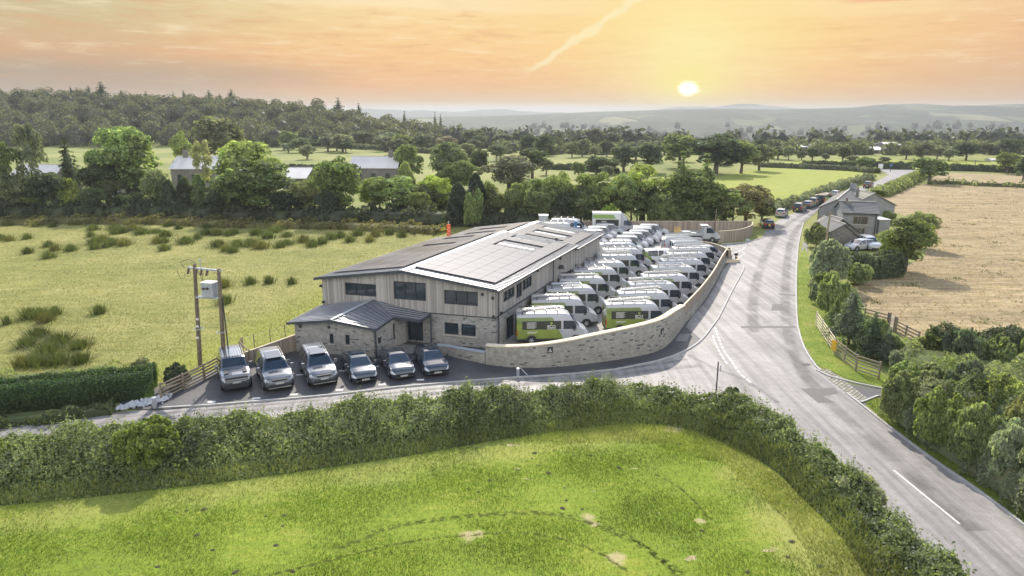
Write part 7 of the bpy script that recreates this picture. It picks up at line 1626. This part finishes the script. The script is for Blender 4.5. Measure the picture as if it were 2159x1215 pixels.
o = obj('bramble_leaves', mixed_mesh('bramble_leaves', [quads(P, N_, .088 * rng.uniform(.4, 1.5, len(P)), jit=.8, rng=rng, aspect=.75)]), lh); o.color = (.20, .245, .10, 1)
# pale flowering clusters
P, N_, s, i = hedge_pts(26000, rng, .35, .95, off=.06); c_ = np.sin(P[:, 0] * 1.3 + P[:, 1] * .7) + np.sin(P[:, 0] * .55 - P[:, 1] * 1.9); k_ = c_ > .3; P, N_ = P[k_] + [0, 0, .06], N_[k_]
o = obj('pale_leaves', mixed_mesh('pale_leaves', [quads(P, N_, .07 * rng.uniform(.6, 1.3, len(P)), jit=.4, rng=rng)]), lh); o.color = (.34, .36, .25, 1)
# upright nettle stems with stacked leaves
P, N_, s, i = hedge_pts(3600, rng, .16, .72, off=.02); k_ = (P[:, 0] < 9) & (np.sin(P[:, 0] * .5) + np.sin(P[:, 0] * 1.7 + P[:, 1]) > -.9); P = P[k_]; st_ = []
for lv_i in range(9):
    h_ = .06 + lv_i * .085; q = P + np.array([0, 0, 1.0]) * h_ * rng.uniform(.8, 1.15, (len(P), 1)) + rng.normal(0, .02, P.shape); dd = rng.normal(0, 1, P.shape); dd[:, 2] = np.abs(dd[:, 2]) * .4; st_.append(quads(q, dd * .5 + np.array([0, 0, .6]), .085 * (1.1 - lv_i * .07) * rng.uniform(.8, 1.2, len(P)), jit=.3, rng=rng, aspect=.4))
o = obj('nettle_stems', mixed_mesh('nettle_stems', st_), lh); o.color = (.24, .28, .14, 1)
P, N_, s, i = hedge_pts(2600, rng, .35, .97, off=.02); st_ = []
for lv_i in range(8):
    q = P + np.array([0, 0, 1.0]) * (.05 + lv_i * .08) * rng.uniform(.5, 1.3, (len(P), 1)) + rng.normal(0, .03, P.shape); st_.append(quads(q, np.tile([0, -.3, .8], (len(P), 1)), .07 * rng.uniform(.6, 1.3, len(P)), jit=.6, rng=rng, aspect=.6))
o = obj('bramble_shoots', mixed_mesh('bramble_shoots', st_), lh); o.color = (.20, .24, .12, 1)
# grasses: thin upright blades
def blades(name, P, h, w_, col, label, rng, lean=.3, cat='grass', parent=None):
    n = len(P); a = rng.uniform(0, 6.28, n); hh = h * rng.uniform(.5, 1.3, n); d = np.stack([np.cos(a), np.sin(a), np.zeros(n)], 1); l = rng.normal(0, lean, (n, 3)) * hh[:, None]; l[:, 2] = hh
    V = np.stack([P - d * w_, P + d * w_, P + l], 1).reshape(-1, 3); F = np.arange(3 * n).reshape(n, 3); o = obj(name, np_mesh(name, V, F, 'grass_blades'), parent); o.color = (*col, 1)
    if parent is None: tag(o, label, cat, None, 'stuff')
    return o
P, N_, s, i = hedge_pts(42000, rng, .0, .5, off=.0); k_ = ((P[:, 0] > 3) & (s < .34)) | (s < .14) | (rng.random(len(P)) < .10); P = P[k_]; blades('tall_grass', P, .34, .016, (.22, .24, .07), '', rng, .28, parent=lh)
P, N_, s, i = hedge_pts(9000, rng, .9, 1.04, off=.0); P[:, 2] *= .5; blades('edge_grass', P, .45, .014, (.26, .25, .09), '', rng, .22, parent=lh)
def in_poly(x, y, poly):
    poly = np.asarray(poly); r = np.zeros(len(x), bool); j = len(poly) - 1
    for i in range(len(poly)):
        xi, yi = poly[i]; xj, yj = poly[j]; c_ = ((yi > y) != (yj > y)) & (x < (xj - xi) * (y - yi) / (yj - yi + 1e-12) + xi); r ^= c_; j = i
    return r
def scatter(poly, n, rng, near=None, ymin=None):
    poly = np.array(poly); lo, hi = poly.min(0), poly.max(0)
    if ymin is not None: lo[1] = max(lo[1], ymin)
    x = rng.uniform(lo[0], hi[0], n); y = rng.uniform(lo[1], hi[1], n)
    k = in_poly(x, y, poly) & (np.abs(x) < y * .82 + 3); return x[k], y[k]
mp = [p for p in HB]; x, y = scatter([(-26, 22)] + [p for p in HB[1:]] + [(-4, 22)], 230000, rng, ymin=21.5)
bare = np.zeros(len(x), bool)
for px, py, r_ in PATCHES: q = gp(px, py); bare |= np.hypot(x - q[0], y - q[1]) < r_ * .9
for px_, w_ in RUTS:
    pr_ = np.array(resample(smooth_line(G(px_), 2), .4))
    for q in pr_: bare |= (np.hypot(x - q[0], y - q[1]) < w_ * .5) & (rng.random(len(x)) < .75)
x, y = x[~bare], y[~bare]; tz_ = np.zeros(len(x)); nzv = np.sin(x * .8 + y * .5) + np.sin(x * .33 - y * 1.1) + rng.normal(0, .8, len(x)); a_ = nzv > 0
Pm = np.stack([x, y, tz_], 1); blades('meadow_grass', Pm[a_], .11, .016, (.175, .25, .03), 'short bright green grass of the near meadow', rng, .6)
blades('meadow_dry_grass', Pm[~a_][::5], .11, .014, (.27, .30, .06), 'yellowish blades mixed through the near meadow grass', rng, .7)
x, y = scatter([(11, 20), (15, 22), (14.9, 27), (14.4, 31), (13.2, 35.5), (11, 38.2), (7, 39.5), (2, 38), (0, 36.8), (8, 36.5), (11.5, 34), (12.8, 29), (12.8, 20)], 60000, rng); blades('bleached_grass', np.stack([x, y, 0 * x], 1), .18, .014, (.32, .34, .09), 'bleached longer grass along the foot of the hedge bend', rng, .5)
x, y = scatter(HB[:10] + [(5, 37), (-5, 33.5), (-15, 30.4), (-26, 28.4), (-60, 22)], 60000, rng); blades('margin_grass', np.stack([x, y, 0 * x], 1), .15, .014, (.23, .28, .055), 'longer grass in the shade margin of the meadow', rng, .5)
for poly, lab in ((G([(1684, 545), (1681, 600), (1682, 680), (1692, 722), (1722, 770), (1790, 800), (1858, 818), (1870, 800), (1780, 720), (1740, 640), (1716, 600), (1702, 540)]), 'bright cut grass of the verge beside the pale rail fence'), (G([(1822, 848), (1850, 838), (1870, 850), (1960, 930), (2060, 1010), (2159, 1070), (2300, 1160)]) + [(28, 18), (24.6, 18)] + G([(2300, 1212), (2157, 1100), (2065, 1031), (1968, 966), (1870, 892)]), 'narrow yellow green verge between the main road and the right thicket')):
    x, y = scatter(poly, 50000, rng); blades('verge_grass', np.stack([x, y, 0 * x + .03], 1), .07, .014, (.20, .255, .05), lab, rng, .6)
x, y = scatter(G([(-60, 478), (1100, 478)]) + [(2, 62), (-16, 57), (-17.5, 53)] + G([(470, 775), (330, 812), (0, 838), (-60, 842)]), 150000, rng); k_ = rng.random(len(x)) < np.clip(60 / y, 0, 1); x, y = x[k_], y[k_]; blades('pasture_grass', np.stack([x, y, 0 * x], 1), .13, .03, (.30, .28, .09), 'rough yellowish grass of the grazed pasture', rng, 1.0)
x, y = scatter(G([(2700, 775), (2159, 735), (2000, 705), (1905, 712), (1822, 655), (1800, 600), (1815, 580), (1890, 572), (1955, 470), (1960, 388), (2400, 396)]), 90000, rng); k_ = rng.random(len(x)) < np.clip(50 / y, 0, 1); x, y = x[k_], y[k_]; z_ = np.sin(x * .9) + np.sin(y * 1.3 + x * .4) + np.sin(x * .3 - y * .5)
P = np.stack([x, y, 0 * x], 1); blades('hay_stubble', P, .22, .05, (.42, .33, .19), 'loose mown hay lying over the field', rng, 1.4); P = P[z_ > 1.9][:, :]; P = np.repeat(P, 3, 0) + rng.normal(0, .15, (len(P) * 3, 3)) * [1, 1, 0]; blades('field_weeds', P, .22, .05, (.13, .15, .05), 'green tufts showing through the mown hay', rng, .8)
# rush clumps, each one a thing
def rush_mesh(seed, spread=.42, h=.95, n=420):
    rng = np.random.default_rng(seed); r = np.abs(rng.normal(0, spread, n)); a = rng.uniform(0, 6.28, n); P = np.stack([r * np.cos(a), r * np.sin(a), 0 * a], 1); d = np.stack([np.cos(a + 1.57), np.sin(a + 1.57), 0 * a], 1); hh = h * rng.uniform(.55, 1.1, n); tip = P * 1.5 + rng.normal(0, .05, (n, 3)); tip[:, 2] = hh
    V = np.stack([P - d * .03, P + d * .03, tip], 1).reshape(-1, 3); return np_mesh('rush_clump', V, np.arange(3 * n).reshape(n, 3), 'grass_blades')
RM = [rush_mesh(s) for s in (1, 2, 3)] + [rush_mesh(5, .8, .8, 800)]
c8 = lambda x, y: (x / 2.642, 400 + y / 2.642)
RC = [(5,160,0),(50,200,1),(105,160,1),(130,190,1),(200,205,1),(262,180,1),(295,208,1),(10,280,1),(55,285,1),(150,275,1),(270,318,1),(155,355,1),(305,340,1.2),(272,380,1.2),(395,340,1.2),(345,160,1),(440,195,1.3),(520,225,1.4),(508,262,1),(530,300,1.6),(570,285,1.4),(592,322,1),(525,330,1),(630,305,1.5),(690,310,1.7),(640,220,1.6),(645,245,1.4),(690,240,1),(740,225,1.7),(790,245,1.8),(870,240,2.2),(920,260,1.5),(878,298,1.2),(920,295,.9),(935,205,1),(915,338,1.2),(980,180,1.2),(995,220,.8),(1035,298,1.8),(1040,195,2),(1100,195,2),(1150,250,1.2),(1100,275,.9),(1155,215,1),(1205,252,1.4),(1215,318,1.6),(1278,255,1.2),(1305,245,.9),(1258,340,1.1),(1297,348,1.1),(1323,315,1.4),(1400,312,1.8),(1455,325,1.8),(1430,250,1.6),(1490,270,1.7),(1560,320,1.2),(1600,305,2.4),(1440,210,1.6),(1530,235,1.8),(1600,260,2.4),(1630,200,2),(475,165,1),(510,175,1.2),(550,170,1),(465,160,1),(1395,525,.9),(1500,520,.9),(1625,525,.7),(1245,540,1.2),(1250,635,1.2),(165,712,1.3),(232,712,1.2),(255,735,1.1),(308,695,.8),(552,690,.9),(40,750,.6),(215,815,2.4),(150,870,2.2),(330,850,3.0),(445,880,2.4),(205,975,2.4),(325,965,2.6),(450,960,2.1),(260,910,3.0),(120,985,.9),(60,430,0),(1740,315,1.4),(1790,300,1.3),(1690,290,1.5),(1845,275,1.4),(1900,265,1.3),(1990,255,1.4),(2090,260,1.4),(2170,250,1.3),(2240,262,1.2),(1950,290,1.2),(2060,290,1.1)]
near_names = {}
for k, (cx, cy, s) in enumerate(RC):
    if not s: continue
    px, py = c8(cx, cy); x, y = gp(px, py); big = s > 1.9; me = RM[3] if big else RM[k % 3]; o = obj('rush_clump', me, None, (x, y, 0), k * 1.3); f = (s * .27) if big else s * .9; o.scale = (f * 1.1, f * 1.1, (.85 if big else 1.0) * min(1.15, .75 + s * .25)); o.color = (.115, .14, .045, 1) if big or k % 4 else (.16, .16, .055, 1)
    sz = 'broad' if s > 1.5 else ('small' if s < 1.1 else 'middling'); zone = ('far left of the pasture' if cx < 420 else 'pasture below the tallest tree' if cx < 800 else 'pasture beyond the transformer pole' if cx < 1180 else 'pasture below the big dark tree' if cx < 1500 else 'pasture between pole and orange marker' if cx < 1800 else 'pasture corner behind the office') if cy < 400 else ('open middle of the pasture' if cx > 400 and cy < 720 else 'pasture right behind the transformer pole' if cx > 1100 else 'near left pasture, among a dense patch' if cy > 790 else 'near left pasture, above the dense patch')
    row_ = '' if cy > 400 else (', front row' if cy > 290 else ', middle row' if cy > 220 else ', rear row')
    tag(o, f'{sz} dark green rush clump in the {zone}{row_}', 'rush clump', f'{sz} rush clumps in the {zone}{row_}')
# molehills in the near meadow
c6 = lambda x, y: (700 + x / 2.559, 740 + y / 2.559); c5 = lambda x, y: (x / 2.559, 740 + y / 2.559); c7 = lambda x, y: (1400 + x / 2.557, 740 + y / 2.557)
MH = [c6(*p) for p in ((1005,645),(1170,660),(1300,563),(1393,565),(1455,593),(1197,538),(1092,552),(1080,580),(852,700),(735,745),(790,762),(1265,807),(1253,740),(1245,850),(220,972),(150,665),(95,782),(818,1052),(1115,620),(1550,632),(1350,855))] + [c5(*p) for p in ((955,872),(1005,862),(1100,857),(1395,800),(1535,888),(1525,945),(1488,1050),(1435,893),(1062,995),(1148,1075),(1580,1190),(1270,1195),(852,1165),(700,1037),(70,910))] + [c7(*p) for p in ((690,1030),(668,1113),(655,875),(85,503),(205,970),(450,1193),(845,1165),(905,1195))]
mm = MB(); rr = random.Random(8)
def mole_mesh(sd):
    rg = random.Random(sd); mb = MB(); n = 12; rings = [(1.0, 0), (.8, .35), (.5, .75), (.2, .98)]; P = [[(r_ * math.cos(k * 2 * math.pi / n) * rg.uniform(.75, 1.2), r_ * math.sin(k * 2 * math.pi / n) * rg.uniform(.75, 1.2), z * rg.uniform(.8, 1.2)) for k in range(n)] for r_, z in rings]
    for i in range(3):
        for k in range(n): mb.poly([P[i][k], P[i][(k + 1) % n], P[i + 1][(k + 1) % n], P[i + 1][k]])
    mb.poly(P[3]); return mb.mesh('molehill', 'soil', 60)
MM = [mole_mesh(s) for s in (1, 2, 3)]
for k, (px, py) in enumerate(MH):
    x, y = gp(px, py); o = obj('molehill', MM[k % 3], None, (x, y, -.02), k * 2.1); s = rr.uniform(.07, .16); o.scale = (s * 1.25, s, s * .55); tag(o, 'small dark molehill of bare soil in the bright meadow', 'molehill', 'molehills dotted over the near meadow')
# haze: one closed volume round everything
hb = MB(); hb.box((0, 2900, -20), (9600, 7400, 172)); m, t = matbase('haze_air')
pv = t.n('ShaderNodeVolumePrincipled', {'Color': (0.57, 0.60, 0.64), 'Density': HAZE, 'Anisotropy': 0.25}); ou = t.n('ShaderNodeOutputMaterial'); t.L.new(pv.outputs[0], ou.inputs['Volume']); M['haze_air'] = m
hz0 = hb.build('haze', 'haze_air'); hz0['kind'] = 'stuff'; hz0['label'] = 'thin pale haze in the air over the fields and valley'; hz0['category'] = 'haze'
